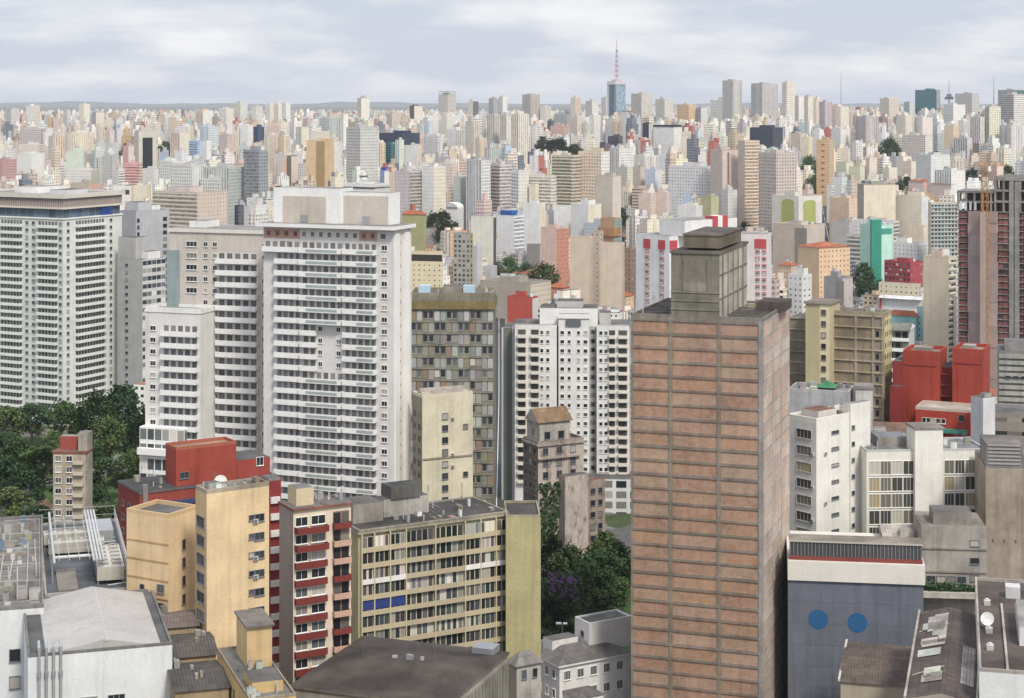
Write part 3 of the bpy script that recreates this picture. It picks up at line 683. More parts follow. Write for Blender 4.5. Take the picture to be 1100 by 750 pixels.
def brick_tower():
    b = Bld('brick_tower', 'huge windowless tower with brick panels between raw concrete floor bands and a concrete roof block', 678, 820, 848, 345, 365, yaw=18.7)
    wl, wr, H = b.wl, b.wr, b.H; P = 2.96; r = random.Random(5); conc = (.29, .24, .20)
    mb = MB(); mb.box(-wl+.05, -.05, .05, wr-.05, 0, H-.4, OLD, conc); b.part(mb, 'wall')
    edges = [-wl, b.lx(720.5), b.lx(772.5), 0]
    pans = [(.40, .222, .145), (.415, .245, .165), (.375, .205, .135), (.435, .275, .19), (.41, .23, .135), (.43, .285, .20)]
    ye = [0, wr*.34, wr*.67, wr]
    mbp, mbq = MB(), MB(); n = int(H/P)+1
    for i in range(n):
        z1 = H-.4-P*i; z0 = max(0, z1-P)
        for k in range(3):
            c = jit(r.choice(pans), .08, r); T = b.T('L'); a, q = T(edges[k], .0, 0), T(edges[k+1], .0, 0)
            mbp.wallq(a[:2], q[:2], z0, z1, BRICK, c)
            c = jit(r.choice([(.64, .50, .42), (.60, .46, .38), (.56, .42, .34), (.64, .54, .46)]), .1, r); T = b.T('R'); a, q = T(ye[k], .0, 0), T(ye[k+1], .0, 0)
            mbq.wallq(a[:2], q[:2], z0, z1, BRICK, c)
    b.part(mbp, 'brick_panels'); b.part(mbq, 'brick_panels')
    mb = MB()
    for i in range(n+1):
        z = H-.4-P*i
        if z < 0: break
        hb = r.uniform(.34, .5) if i else .5
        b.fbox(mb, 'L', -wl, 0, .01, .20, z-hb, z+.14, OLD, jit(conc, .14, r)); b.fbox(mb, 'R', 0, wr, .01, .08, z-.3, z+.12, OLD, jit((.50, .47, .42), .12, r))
    b.part(mb, 'banding')
    for k, e in enumerate(edges):
        mb = MB(); w = .5 if k == 0 else (.95 if k == 3 else .42)
        b.fbox(mb, 'L', (e if k == 0 else e-w), (e if k == 3 else e+w), .012, .15 if k < 3 else .21, 0, H-.2, OLD, jit((.29, .25, .205) if k < 3 else (.34, .335, .32), .06, r)); b.part(mb, 'column')
    for k, y in enumerate(ye):
        mb = MB(); w = .35
        b.fbox(mb, 'R', (y+.2 if k == 0 else y-w), (y if k == 3 else y+w), .012, .07, 0, H-.2, OLD, (.46, .44, .40)); b.part(mb, 'column')
    mb = MB(); mb.box(-wl, 0, 0, wr, H-.38, H, OLD, conc, (.11, .10, .09)); parapet(mb, -wl+.1, -.1, .1, wr-.1, H, .55, .3, (.25, .23, .2), OLD)
    for _ in range(26):
        x, y = -r.uniform(1, wl-1), r.uniform(1, wr-2); q = r.uniform(.3, 1.4); mb.box(x-q, x+q, y, y+q*.8, H, H+r.uniform(.06, .3), OLD, jit((.2, .17, .14), .3, r))
    mb.box(b.lx(812, 16), b.lx(842, 16), 17, 26, H, H+2.0, OLD, (.12, .10, .09), (.09, .08, .075)); b.part(mb, 'roof'); clutter(b, -wl+1, -1, 1, wr-2, H, 30, 44)
    # concrete roof block carrying the tank room; its front continues the middle bay
    x0, x1 = edges[1], edges[2]; zt = b.z(275)
    mb = MB(); mb.box(x0, x1, .3, wr*.95, H, zt, OLD, (.24, .225, .18), (.12, .11, .10), colR=(.52, .485, .41)); ph = b.part(mb, 'roof_block')  # right wall paler: the brighter light on that side is in its colour
    mb = MB()
    for i, zz in enumerate((H+1.8, H+3.6, H+5.4)): mb.box(x0-.06, x1+.06, .16, .29, zz-.15, zz+.15, OLD, (.29, .27, .23))
    for x in (x0+2.6, x1-2.6): mb.box(x-.12, x+.12, .18, .29, H+5.4, zt-1, OLD, (.22, .2, .17))
    mb.box(x0+2.7, x1-2.7, .19, .29, H+5.6, H+7.4, OLD, (.30, .28, .23)); mb.build('relief_band', ph)
    mb = MB()
    for k in range(5): y = wr*.1+k*wr*.17; mb.box(x1+.01, x1+.22, y, y+.5, H, zt-.4, OLD, (.30, .28, .24))
    for zz in (H+4, H+9): mb.box(x1+.01, x1+.16,   .4, wr*.94, zz, zz+.3, OLD, (.24, .22, .19))
    mb.build('rib', ph)
    mb = MB(); mb.box(x0-.25, x1+.25, .05, wr*.97, zt, zt+.5, OLD, (.20, .18, .14), (.13, .12, .10)); mb.build('roof_slab', ph)
    mb = MB()
    for x in (x0+3, x1-1.2):
        for y in (4, wr*.62): mb.box(x-.3, x+.3, y, y+.6, zt+.5, zt+1.0, OLD, (.14, .13, .11))
    mb.box(x0+2.0, x1-.4, 3.2, wr*.8, zt+1.0, zt+3.6, OLD, (.19, .165, .12), (.10, .09, .08)); mb.box(x0+1.8, x1-.2, 3.0, wr*.82, zt+3.6, zt+3.95, OLD, (.21, .19, .15), (.12, .11, .1)); mb.build('tank_room', ph)
brick_tower()

def concrete_grid():
    b = Bld('office_building', 'tan concrete grid building with a yellow stair shaft next to the brick tower', 893.5, 950, 958, 340, 492, rel=14)
    wl, wr, H = b.wl, b.wr, b.H; P = 3.15; U = b.lx
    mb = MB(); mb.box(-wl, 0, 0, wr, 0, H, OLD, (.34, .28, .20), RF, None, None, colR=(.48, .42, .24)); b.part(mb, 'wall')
    mb = MB()
    for i in range(int(H/P)+1): b.fbox(mb, 'L', -wl, 0, .01, .4, H-P*i-.3, H-P*i, OLD, (.50, .43, .32))
    b.part(mb, 'banding')
    for px in (895, 919.5, 938, 948.6):
        mb = MB(); b.fbox(mb, 'L', U(px)-.35, U(px)+.35, .012, .3, 0, H, OLD, (.42, .36, .27)); b.part(mb, 'column')
    mb = MB()
    for i in range(int(H/P)): b.strip(mb, 'L', U(939), U(946), H-P*(i+1)+.2, H-P*i-.4, (.28, .22, .17), (.55, .5, .6), (1.3, P), .02)
    b.strip(mb, 'R', .3, wr-.3, 0, H-.5, (.52, .48, .26), (.5, .45, .7), (2.2, P), .02); b.split(mb, 'glazed_door')
    x0, x1 = U(867.5, -3), U(893, -3); zs = b.z(328)
    mb = MB(); mb.box(x0, x1, -5, 6, 0, zs, WALL, (.50, .43, .27)); mb.box(x0-.5, x1+.5, -5.5, 6.5, zs, zs+.4, OLD, (.32, .29, .24), (.2, .18, .15)); st = b.part(mb, 'stair_shaft')
    mb = MB(); mb.box((x0+x1)/2+.6, x1+.05, -5.12, -5.003, 0, zs, WALL, (.66, .60, .40)); mb.build('painted_lit_face', st)  # lighter yellow paints this half of the shaft as its lit side
    for i in range(8): b.window('L', x1-1.6, zs-2.9-P*i, 1.2, 1.3, 'b1', -5.13)
    mb = MB(); mb.box(U(849, 4), x0-.01, 3, 14, 0, H-2, OLD, (.27, .23, .17), RF)
    for i in range(int(H/P)): b.fbox(mb, 'L', U(849, 3), x0-.02, .01, .35, H-2-P*i-.3, H-2-P*i, OLD, (.46, .40, .30), 3)
    b.part(mb, 'side_wing')
    mb = MB(); parapet(mb, -wl, 0, 0, wr, H, 1.0, .35, (.38, .32, .24), OLD)
    for k in range(5): mb.box(-wl+2+k*2.4, -wl+3.2+k*2.4, 4, 8, H, H+rnd.uniform(.5, 1.6), OLD, (.34, .3, .24), RF)
    b.part(mb, 'roof'); clutter(b, -wl+.5, -.5, 1, 12, H, 18, 6); b.finish()
concrete_grid()

def red_building():
    b = Bld('red_building', 'bright red building with two blank towers either side of a dark stair recess', 966, 1052, 1058, 392, 482, rel=9)
    wl, wr, H = b.wl, b.wr, b.H; U = b.lx; red = (.345, .062, .043); shade_red = (.25, .045, .04)  # the darker red puts the shade of side wing and stair recess into colour
    mb = MB(); mb.box(U(1006), U(1026), 3, 12, 0, b.z(398), STAIN, shade_red, RF); core = b.part(mb, 'stair_core')
    mb = MB()
    for i in range(9): mb.box(U(1009, 3), U(1023, 3), 1.8, 2.99, b.z(405)-3.0*i-.3, b.z(405)-3.0*i, STAIN, shade_red)
    mb.build('landing', core)
    zt = b.z(386)
    for p0, p1, py in ((970, 1009, 384), (1023, 1056, 379)):
        z = b.z(py); mb = MB(); mb.box(U(p0), U(p1), 0, 12, 0, z, STAIN, red); parapet(mb, U(p0), U(p1), 0, 12, z, .9, .35, red)
        mb.box(U(p0)+1, U(p1)-1, 1.5, 10, z, z+.12, ROOF, (.3, .27, .24)); mb.box(U(p0)+2, U(p1)-3, 4, 8, z+.12, z+1.3, OLD, (.36, .32, .28), (.4, .37, .33)); b.part(mb, 'tower')
        mb = MB(); 
        for k in range(2 if p0 < 1000 else 1): mb.box(U(p0)+1.5+k*(U(p1)-U(p0)-3.4), U(p0)+1.9+k*(U(p1)-U(p0)-3.4), -.14, -.005, 4, z-4, TRIM, (.36, .055, .035))
        mb.box(U(p0)+.8, U(p1)-.8, -.2, -.006, z-3.2, z-2.7, TRIM, (.30, .05, .04)); b.part(mb, 'moulding')
    mb = MB(); mb.box(U(958, -3), U(969.8, 0), -2, 12, 0, b.z(392), STAIN, shade_red, RF); mb.box(U(956, -5), U(969, -5), -5, -2.01, 0, b.z(418), STAIN, (.26, .04, .035), (.12, .08, .08)); b.part(mb, 'side_wing')
    # low front wing: white lettering-like windows and a green awning
    x0, x1 = U(985, -9), U(1043, -9); zf = b.z(437)
    mb = MB(); mb.box(x0, x1, -11, -.01, 0, zf, STAIN, (.40, .06, .04), (.45, .42, .38)); parapet(mb, x0, x1, -11, -.2, zf, .8, .35, (.5, .42, .36)); fr = b.part(mb, 'front_wing')
    mb = MB(); mb.box(x0+1.5, x1-.5, -12.6, -11.01, b.z(459), b.z(455), TRIM, (.05, .22, .16)); mb.build('awning', fr)
    for zrow, us in ((b.z(450), (.16, .24, .34, .42, .52)), (b.z(474), (.2, .32, .42, .55, .66, .76))):
        for f in us: b.window('L', x0+(x1-x0)*f, zrow, 1.0, 1.2, 'w1', -11)
    b.window('L', x0+(x1-x0)*.85, b.z(446), 1.4, 1.6, 'd1', -11)
    b.finish()
    b = Bld('party_wall', 'blank grey-white upright slab standing against the right side of the red building', 1043, 1056, 1069, 428, 463, rel=45)
    mb = MB(); mb.box(-b.wl, 0, 0, b.wr, 0, b.H, STAIN, (.56, .58, .60), RF, colR=(.62, .63, .64)); b.part(mb, 'wall')
    mb = MB(); mb.box(-b.wl*.5, -.4, 1, b.wr*.8, b.H, b.H+1.1, OLD, (.4, .37, .34), RF); b.part(mb, 'roof')
red_building()

def white_offices():
    b = Bld('office_building', 'white office building with slit windows, a tall plain pylon and gridded glazing', 846, 877, 932, 455, 402, rel=40, yaw=None)
    wl, wr, H = b.wl, b.wr, b.H; P = 3.78; white = (.74, .73, .68)
    mb = MB(); mb.box(-wl, 0, 0, wr, 0, H, WALL, (.66, .66, .64), None, colR=white); b.part(mb, 'wall')
    mb = MB(); parapet(mb, -wl, 0, 0, wr, H, 1.1, .35, white); mb.box(-wl+.5, -.5, .5, wr-.5, H, H+.1, ROOF, (.33, .31, .28))
    mb.box(-wl*.8, -wl*.2, wr*.15, wr*.5, H, H+2.2, WALL, (.6, .58, .54), (.24, .13, .09)); b.part(mb, 'roof')
    y1 = b.ry(912); mb = MB(); mb.box(-1.5, .5, y1, wr+.4, 0, H+3.2, WALL, white, RFL); b.part(mb, 'stair_tower')
    for i in range(int(H/P)):
        z = H-3.2-P*i
        b.window('L', -wl*.42, z-.6, wl*.5, 1.9, 'g4l'); b.window('R', b.ry(897), z+.2, 2.4, .55, 'd1')
        b.window('R', b.ry(914.5), z+.5, .9, .8, 'd1', .5); b.ac('L', -wl*.12, z-.4) if i % 2 else None; b.ac('R', b.ry(886), z-.5) if i in (1, 4) else None
    # long glazed wing with the pylon
    y0, y2, y3, y4 = b.ry(932.5, .5), b.ry(983, 1), b.ry(1013, 1), b.ry(1058, 1)
    y4 = min(y4, y3+22)
    clutter(b, -wl+.6, -.6, wr*.5, wr-1, H+.1, 12, 12); b.finish(); return b
bo = white_offices()
def white_wing():
    b = Bld('office_building', 'long white gridded office wing split by a tall blank white pylon, red building behind it', 931, 1060, 1060.2, 484, 408, yaw=-4, wr=14)
    wl, wr, H = b.wl, b.wr, b.H; P = 3.78; white = (.74, .73, .67); U = b.lx
    mb = MB(); mb.box(-wl, 0, 0, wr, 0, H, WALL, white, (.24, .25, .26)); parapet(mb, -wl, 0, 0, wr, H, .5, .3, (.5, .5, .48)); mb.box(U(945, 5), U(980, 5), 6, 13, H, H+2.2, OLD, (.36, .33, .3), (.25, .26, .28)); b.part(mb, 'wall')
    x0, x1 = U(983, -1.5), U(1013, -1.5)
    mb = MB(); mb.box(x0, x1, -1.5, 5, 0, H+5.4, WALL, (.76, .75, .70)); mb.box(x0-.3, x1+.3, -1.8, 5.3, H+5.4, H+5.8, OLD, (.3, .28, .26), (.25, .22, .2)); b.part(mb, 'pylon')
    wb = MB()
    for i in range(int(H/P)):
        z = H-P*(i+1)-1.6
        if z < 0: break
        for p0, p1, k in ((933, 982, 4), (1014, 1059, 4)):
            a0, a1 = U(p0), U(p1); w = (a1-a0)/k
            for q in range(k): b.window('L', a0+w*(q+.5), z+.2, w-.32, P-.75, 'w3l' if (q+i) % 3 else 'w2l')
    clutter(b, -wl+1, -1, 2, 13, H, 30, 10); b.finish()
white_wing()

def blue_hall():
    b = Bld('industrial_hall', 'blue-grey windowless hall with blue wall discs below a dark roof louvre', 846.5, 992, 992.2, 628, 368, yaw=8, wr=26)
    wl, wr, H = b.wl, b.wr, b.H; U = b.lx
    mb = MB(); mb.box(-wl, 0, 0, wr, 0, H, STAIN, (.15, .165, .20), RF); b.part(mb, 'wall')
    mb = MB(); mb.box(-wl-.05, .3, -.5, wr, H, b.z(607), TRIM, (.66, .63, .58)); b.part(mb, 'fascia')
    mb = MB(); mb.box(-wl+.4, -.2, 1.2, 6, b.z(607), b.z(588), STAIN, (.085, .085, .09), (.25, .22, .18))
    k = -wl+.4
    while k < -.3: mb.box(k, k+.12, 1.0, 1.198, b.z(606), b.z(589), METAL, (.34, .34, .35)); k += .75
    b.part(mb, 'roof_louvre')
    mb = MB(); mb.box(-wl+.3, -.1, .5, 1.0, b.z(607)+.01, b.z(603), STAIN, (.22, .06, .05)); mb.box(-wl+.2, 0, .9, 6.4, b.z(588)+.002, b.z(586), TRIM, (.46, .43, .38), (.30, .27, .23)); b.part(mb, 'roof')
    mb = MB(); k = -wl+4.6
    while k < -1: mb.box(k, k+.06, -.02, -.003, 0, H-.1, STAIN, (.115, .13, .16)); k += 4.6
    for q in range(5): mb.box(-wl+.02, -.02, -.028, -.021, H-4.5*(q+1), H-4.5*(q+1)+.06, STAIN, (.12, .135, .17))
    for q in range(7): x, z = -rnd.uniform(1, wl-4), rnd.uniform(2, H-4); mb.box(x-rnd.uniform(1, 2.6), x, -.034, -.029, z, z+rnd.uniform(.8, 2.2), STAIN, jit((.16, .178, .212), .08))
    b.part(mb, 'wall_joints')
    for px, py in ((836, 667), (879, 670), (921, 672)):
        mb = MB(); c = U(px); z = b.z(py); r_ = 2.05
        ring = [(max(-wl+.02, c+r_*math.cos(2*math.pi*t/32)), z+r_*math.sin(2*math.pi*t/32)) for t in range(32)]; mb.quad([(x, -.05, q) for x, q in ring], TRIM, (.025, .105, .24)); [mb.quad([(*p[:1], 0, p[1]), (q[0], 0, q[1]), (q[0], -.05, q[1]), (p[0], -.05, p[1])], TRIM, (.025, .105, .24)) for p, q in zip(ring, ring[1:]+ring[:1])]; b.part(mb, 'wall_disc')
blue_hall()

def yellow_tower():
    b = Bld('apartment_block', 'tall ochre yellow block with a large blank wall, a dish at its roof edge', 210, 222, 289, 531, 290, rel=66)
    wl, wr, H = b.wl, b.wr, b.H; P = 3.1; yel = (.72, .55, .335)
    mb = MB(); mb.box(-wl, 0, 0, wr, 0, H, STAIN, (.58, .42, .24), None, colR=yel); b.part(mb, 'wall')  # left wall is the same ochre darkened for its shaded face
    mb = MB(); parapet(mb, -wl, 0, 0, wr, H, .7, .3, (.40, .34, .26), OLD); mb.box(-wl+.3, -.3, .3, wr-.3, H, H+.08, ROOF, (.22, .21, .2)); mb.box(-wl*.7, -wl*.3, 1, 3, H+.08, H+1.4, OLD, (.4, .38, .36), RF); b.part(mb, 'roof'); clutter(b, -wl+.6, -.6, .8, wr-.8, H+.08, 14, 21)
    for i in range(int(H/P)-2):
        z = H-5.6-P*i
        b.window('R', b.ry(270), z+.3, .85, .8, 'd1'); b.window('R', b.ry(278.5), z, 1.6, 1.1, 'd2'); b.window('L', -wl*.5, z-.2, wl*.62, 1.7, 'd2')
        if i in (0, 2, 3, 5): b.ac('R', b.ry(274), z-.2)
        if i > 5: b.window('R', b.ry(285), z, .8, 1.0, 'd1')
    b.finish()
    b = Bld('apartment_block', 'lower ochre yellow block with a rounded stair strip left of the blank yellow wall', 136, 181, 213, 557, 297, rel=40)
    wl, wr, H = b.wl, b.wr, b.H
    mb = MB(); mb.box(-wl, 0, 0, wr, 0, H, STAIN, (.69, .52, .31), RF, colR=(.72, .55, .34)); b.part(mb, 'wall')
    mb = MB(); parapet(mb, -wl, 0, 0, wr, H, .7, .3, (.58, .42, .24)); b.part(mb, 'parapet')
    mb = MB()
    for i in range(12): b.fbox(mb, 'L', -wl, 0, .01, .14, H-4.5-3.1*i, H-4.3-3.1*i, STAIN, (.5, .34, .17))
    b.part(mb, 'string_course')
    for i in range(10):
        z = H-6.4-3.1*i
        b.window('R', wr*.5, z+.4, .7, 1.6, 'b1')
        if i > 1: b.window('L', -wl*.62, z, .8, .8, 'd1'); b.window('L', -wl*.18, z, 1.3, 1.2, 'd2')
    b.finish()
    b = Bld('annex_building', 'low ochre yellow annex with a boxy roof hut below the blank yellow wall', 268, 318, 318.2, 748, 254, yaw=-20, wr=25)
    wl, wr, H = b.wl, b.wr, b.H
    mb = MB(); mb.box(-wl, 0, 0, wr, 0, H, STAIN, (.60, .43, .20), (.20, .195, .19)); parapet(mb, -wl, 0, 0, wr, H, .4, .25, (.36, .30, .22), OLD); b.part(mb, 'wall')
    mb = MB(); mb.box(-wl*.62, -wl*.05, wr*.58, wr*.9, H+.002, H+6.2, STAIN, (.64, .47, .25)); mb.box(-wl*.66, 0, wr*.56, wr*.92, H+6.2, H+6.5, OLD, (.2, .18, .16)); b.part(mb, 'roof_hut')
    mb = MB(); mb.box(-wl+1, -1.2, 3, 9, H+.002, H+1.6, STAIN, (.56, .40, .19), (.16, .15, .14)); b.part(mb, 'roof_step'); clutter(b, -wl+.5, -.5, 1, wr*.55, H, 14, 31)
    for k in range(5):
        for i in range(3): mb = MB(); mb.box(-wl-.06, -wl-.003, 2+k*4.4, 2.9+k*4.4, H-3.4-3*i, H-1.7-3*i, GLASS, DK); b.part(mb, 'window')
yellow_tower()

def red_white_flats():
    b = Bld('apartment_block', 'cream block with dark red balcony bands beside the blank yellow wall', 300, 315, 377, 549, 303, rel=68)
    wl, wr, H = b.wl, b.wr, b.H; P = 3.05; Y = b.ry
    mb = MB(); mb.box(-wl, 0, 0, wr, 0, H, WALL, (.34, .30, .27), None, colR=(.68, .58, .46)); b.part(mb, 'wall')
    mb = MB(); mb.box(-wl-.2, .5, -.2, wr+.2, H, H+.4, OLD, (.26, .11, .08), (.17, .155, .145)); mb.box(-wl*.8, -wl*.2, wr*.1, wr*.4, H+.4, H+3.4, WALL, (.58, .48, .33), (.2, .2, .2)); b.part(mb, 'roof')
    bands = MB(); gl = MB()
    for i in range(int((H-2)/P)):
        z = H-P*(i+1)-.6
        for p0, p1 in ((316.5, 331), (333.5, 350)):
            b.window('R', (Y(p0)+Y(p1))/2, z+.95, Y(p1)-Y(p0)-.35, 1.45, 'w2')
        b.balcony('R', Y(316), Y(350), z, .9 if i > 1 else 1.6, .85, (.17, .036, .03))
        b.strip(gl, 'R', Y(357.5), Y(375), z, z+P-.35, (.25, .15, .12), (.85, .8, .5), (1.7, P-.2)); b.balcony('R', Y(357), Y(375.5), z, 1.0, .8, (.50, .33, .25) if i % 3 else (.18, .04, .034))
    b.split(gl, 'glazed_door')
    clutter(b, -wl+.5, -.5, wr*.45, wr-.5, H+.4, 14, 8); b.finish()
    b = Bld('apartment_block', 'slim dark red strip with white window boxes wedged beside the yellow wall', 286, 288.5, 301, 517, 318, rel=70)
    wl, wr, H = b.wl, b.wr, b.H; P = 3.0
    mb = MB(); mb.box(-wl-2, 0, 0, wr, 0, H, WALL, (.24, .045, .04), RF, colR=(.22, .04, .04)); b.part(mb, 'wall')
    mb = MB(); mb.box(-wl-2, 0, 0, wr, H, H+.5, OLD, (.3, .28, .26), RF); b.part(mb, 'roof')
    for i in range(16):
        mb = MB(); z = H-4-P*i*1.0; b.fbox(mb, 'R', .3, wr-.2, .01, .6, z, z+1.1, TRIM, (.62, .62, .62)); b.part(mb, 'window_box')
    b.finish()
red_white_flats()

def cream_flats():
    b = Bld('apartment_block', 'wide yellowish block with rows of glazed balconies and a plain mustard end wall', 375, 385, 545, 574, 340, rel=66)
    wl, wr, H = 15.0, b.wr, b.H; P = 3.05; Y = b.ry; yel = (.52, .47, .31)
    mb = MB(); mb.box(-wl, 0, 0, wr, 0, H, STAIN, (.42, .38, .22), None, colR=yel); b.part(mb, 'wall')
    mb = MB(); mb.box(-wl-.3, .6, -.3, wr+.3, H, H+.5, OLD, (.42, .38, .28), (.085, .08, .078)); parapet(mb, -wl, .3, 0, wr, H+.5, .35, .3, (.36, .33, .27), OLD); b.part(mb, 'roof')
    mb = MB(); mb.box(-wl+2, -wl+9, 1.5, 8, H+.5, H+4.2, OLD, (.34, .31, .28), (.14, .13, .12)); mb.box(-wl+3, -wl+7, 9, 19, H+.5, H+4.0, OLD, (.44, .42, .38), (.12, .11, .11)); mb.box(-wl+2.6, -wl+7.4, 10.5, 17, H+4.0, H+6.4, OLD, (.16, .15, .14), (.1, .1, .1)); b.part(mb, 'machine_room')
    cols = [387, 400.5, 417.5, 434.5, 466, 498, 514.5, 531, 544.5]
    mbm = MB()
    for px in cols: b.fbox(mbm, 'R', Y(px)-.12, Y(px)+.12, .01, .9, 0, H, TRIM, (.50, .45, .30))
    b.part(mbm, 'mullion_grid')
    gl = MB(); r = random.Random(9)
    for i in range(int(H/P)-1):
        z = H-P*(i+1)-.3
        for k in range(8):
            y0, y1 = Y(cols[k])+.12, Y(cols[k+1])-.12
            mid = k in (3, 4)
            pc = (.46, .40, .27) if not (i == 2) else (.70, .69, .66)
            if i == 4 and k < 3:
                mb = MB(); b.fbox(mb, 'R', y0, y1, .5, .6, z+.9, z+2.7, TRIM, (.03, .05, .20)); b.part(mb, 'blue_awning')
            b.balcony('R', y0, y1, z, .85, .75, pc if not mid else (.42, .36, .25))
            kind = r.choice(((.85, .9, .55), (.85, .9, 1.2), (.6, .9, 1.6), (.85, .9, .8)))
            b.strip(gl, 'R', y0, y1, z+.1, z+P-.3, jit((.50, .46, .38), .3, r), kind, (1.2, P-.25), .03 if mid else .45)
    b.split(gl, 'glazed_door')
    mb = MB()
    x0, x1 = b.lx(543.5, wr), b.lx(581, wr)
    clutter(b, -14, -1, 9, wr-1, H+.5, 34, 3); b.finish()
    e = Bld('end_building', 'blank mustard yellow end wall rising from the trees beside glazed balconies', 543.5, 580.5, 580.7, 556, 352, yaw=-2, wr=13)
    mb = MB(); mb.box(-e.wl, 0, 0, 13, 0, e.H, STAIN, (.43, .385, .21), (.10, .095, .09)); e.part(mb, 'wall')
    mb = MB(); parapet(mb, -e.wl, 0, 0, 13, e.H, .5, .3, (.40, .36, .24), OLD); e.part(mb, 'parapet')
    mb = MB(); mb.box(-e.wl-.02, .06, -.14, -.003, 0, e.H, STAIN, (.44, .395, .215)); e.part(mb, 'render_face')
cream_flats()

def dark_roof():
    b = Bld('warehouse', 'low building under a wide dark stained roof below the glazed balconies', 313, 479, 545, 757, 277, yaw=20)
    wl, wr, H = b.wl, b.wr, b.H
    mb = MB(); mb.box(-wl, 0, 0, wr, 0, H, OLD, (.34, .32, .28), None, colR=(.42, .40, .34)); b.part(mb, 'wall')
    mb = MB(); x0, x1, y0, y1 = -wl-.3, .3, -.3, wr+.3; zr = 1.6; ym = wr*.55
    A, B_, C_, D, E, G = (x0, y0, H), (x1, y0, H), (x1, y1, H), (x0, y1, H), (x0+6, ym, H+zr), (x1-4, ym, H+zr)
    for q in ((A, B_, G, E), (C_, D, E, G), (B_, C_, G), (D, A, E)): mb.quad(list(q), ROOF, (.085, .074, .066))
    mb.box(x0, x1, y0, y1, H-.4, H-.01, OLD, (.2, .18, .16)); b.part(mb, 'roof')
    mb = MB(); k = 1.0
    while k < wr-1: b.fbox(mb, 'R', k, k+.25, .31, .5, 0, H-1.2, OLD, (.30, .28, .25)); k += 1.6
    b.part(mb, 'rib'); mb = MB(); mb.box(-5, -1.2, wr-4, wr-.5, H+.3, H+1.5, METAL, (.3, .32, .34)); b.part(mb, 'roof_hatch')
    clutter(b, -wl+7, -5, wr*.4, wr*.6, H+1.2, 8, 11); b.finish()
dark_roof()

def red_house():
    b = Bld('apartment_block', 'dark red rendered block with grey roofs and a blue canopy behind the yellow blocks', 127, 150, 302, 531, 383, rel=70)
    wl, wr, H = b.wl, b.wr, b.H; U, Y = b.lx, b.ry; red = (.29, .062, .048)
    mb = MB(); mb.box(-wl, 0, 0, wr, 0, H, STAIN, (.24, .05, .042), (.075, .075, .08), colR=red); b.part(mb, 'wall')
    mb = MB(); mb.box(-wl-.2, .2, -.2, wr*.98, H, H+.5, OLD, (.16, .15, .15), (.08, .08, .085)); b.part(mb, 'roof')
    mb = MB(); mb.box(-.3, .6, Y(153), Y(158), 0, H+2, OLD, (.30, .28, .27)); b.part(mb, 'flue')
    z1 = b.z(489); mb = MB(); mb.box(-wl*.5, -.6, Y(190), Y(255), H+.5, z1, STAIN, (.34, .07, .05), (.30, .22, .15)); parapet(mb, -wl*.5, -.6, Y(190), Y(255), z1, .7, .3, (.36, .12, .08)); mb.box(-wl*.8, -1, Y(256), Y(292), H+.5, b.z(508), STAIN, (.32, .065, .05), (.12, .12, .12)); b.part(mb, 'upper_floor')
    b.window('R', Y(199), H+2.2, 2.0, 1.3, 'd2', -.6); b.window('R', Y(281), H+3.0, 1.6, 1.8, 'w2', -1)
    mb = MB(); b.fbox(mb, 'R', Y(177), Y(212), .01, 1.8, H-3.0, H-2.2, TRIM, (.045, .06, .12)); b.part(mb, 'canopy')
    for k in range(3):
        for i in range(4): b.window('R', Y(165+k*16), H-5.4-3.1*i, 1.8, 1.5, 'd2')
        for i in range(4): b.window('L', -wl*(.2+.28*k), H-4.4-3.1*i, 1.3, 1.2, 'd2')
    clutter(b, -wl+1, -1, 2, wr*.4, H+.5, 14, 4); clutter(b, -wl+1, -1, wr*.8, wr-1, H+.5, 10, 5); b.finish()
red_house()

def small_beige():
    b = Bld('apartment_block', 'small old beige block with a red upper terrace standing in front of the trees', 57, 92, 99, 487, 482, rel=18)
    wl, wr, H = b.wl, b.wr, b.H; P = 2.95
    mb = MB(); mb.box(-wl, 0, 0, wr, 0, H, OLD, (.50, .43, .33), RF, colR=(.44, .39, .33)); b.part(mb, 'wall')
    mb = MB(); mb.box(-wl-.3, .3, -.3, wr, H, H+.4, OLD, (.3, .1, .07), (.2, .12, .1)); mb.box(-wl+1, -2.5, 3, wr, H+.4, H+4.0, WALL, (.32, .08, .06), RFL); mb.box(-2.4, .1, 1, wr, 0, H+5.2, OLD, (.46, .42, .36), RFL); b.part(mb, 'roof_terrace')
    for i in range(8):
        z = H-P*(i+1)+.4
        for k, f in enumerate((.84, .5)): b.window('L', -wl*f, z+.3, 1.6, 1.4, 'w2')
        b.strip(mb, 'L', -wl*.33, -wl*.08, z, z+2.2, (.25, .2, .16), (.9, .9, .6), (2, 2.2)); b.balcony('L', -wl*.36, -wl*.06, z-.2, 1.0, .8, (.52, .46, .36))
    b.finish()
small_beige()

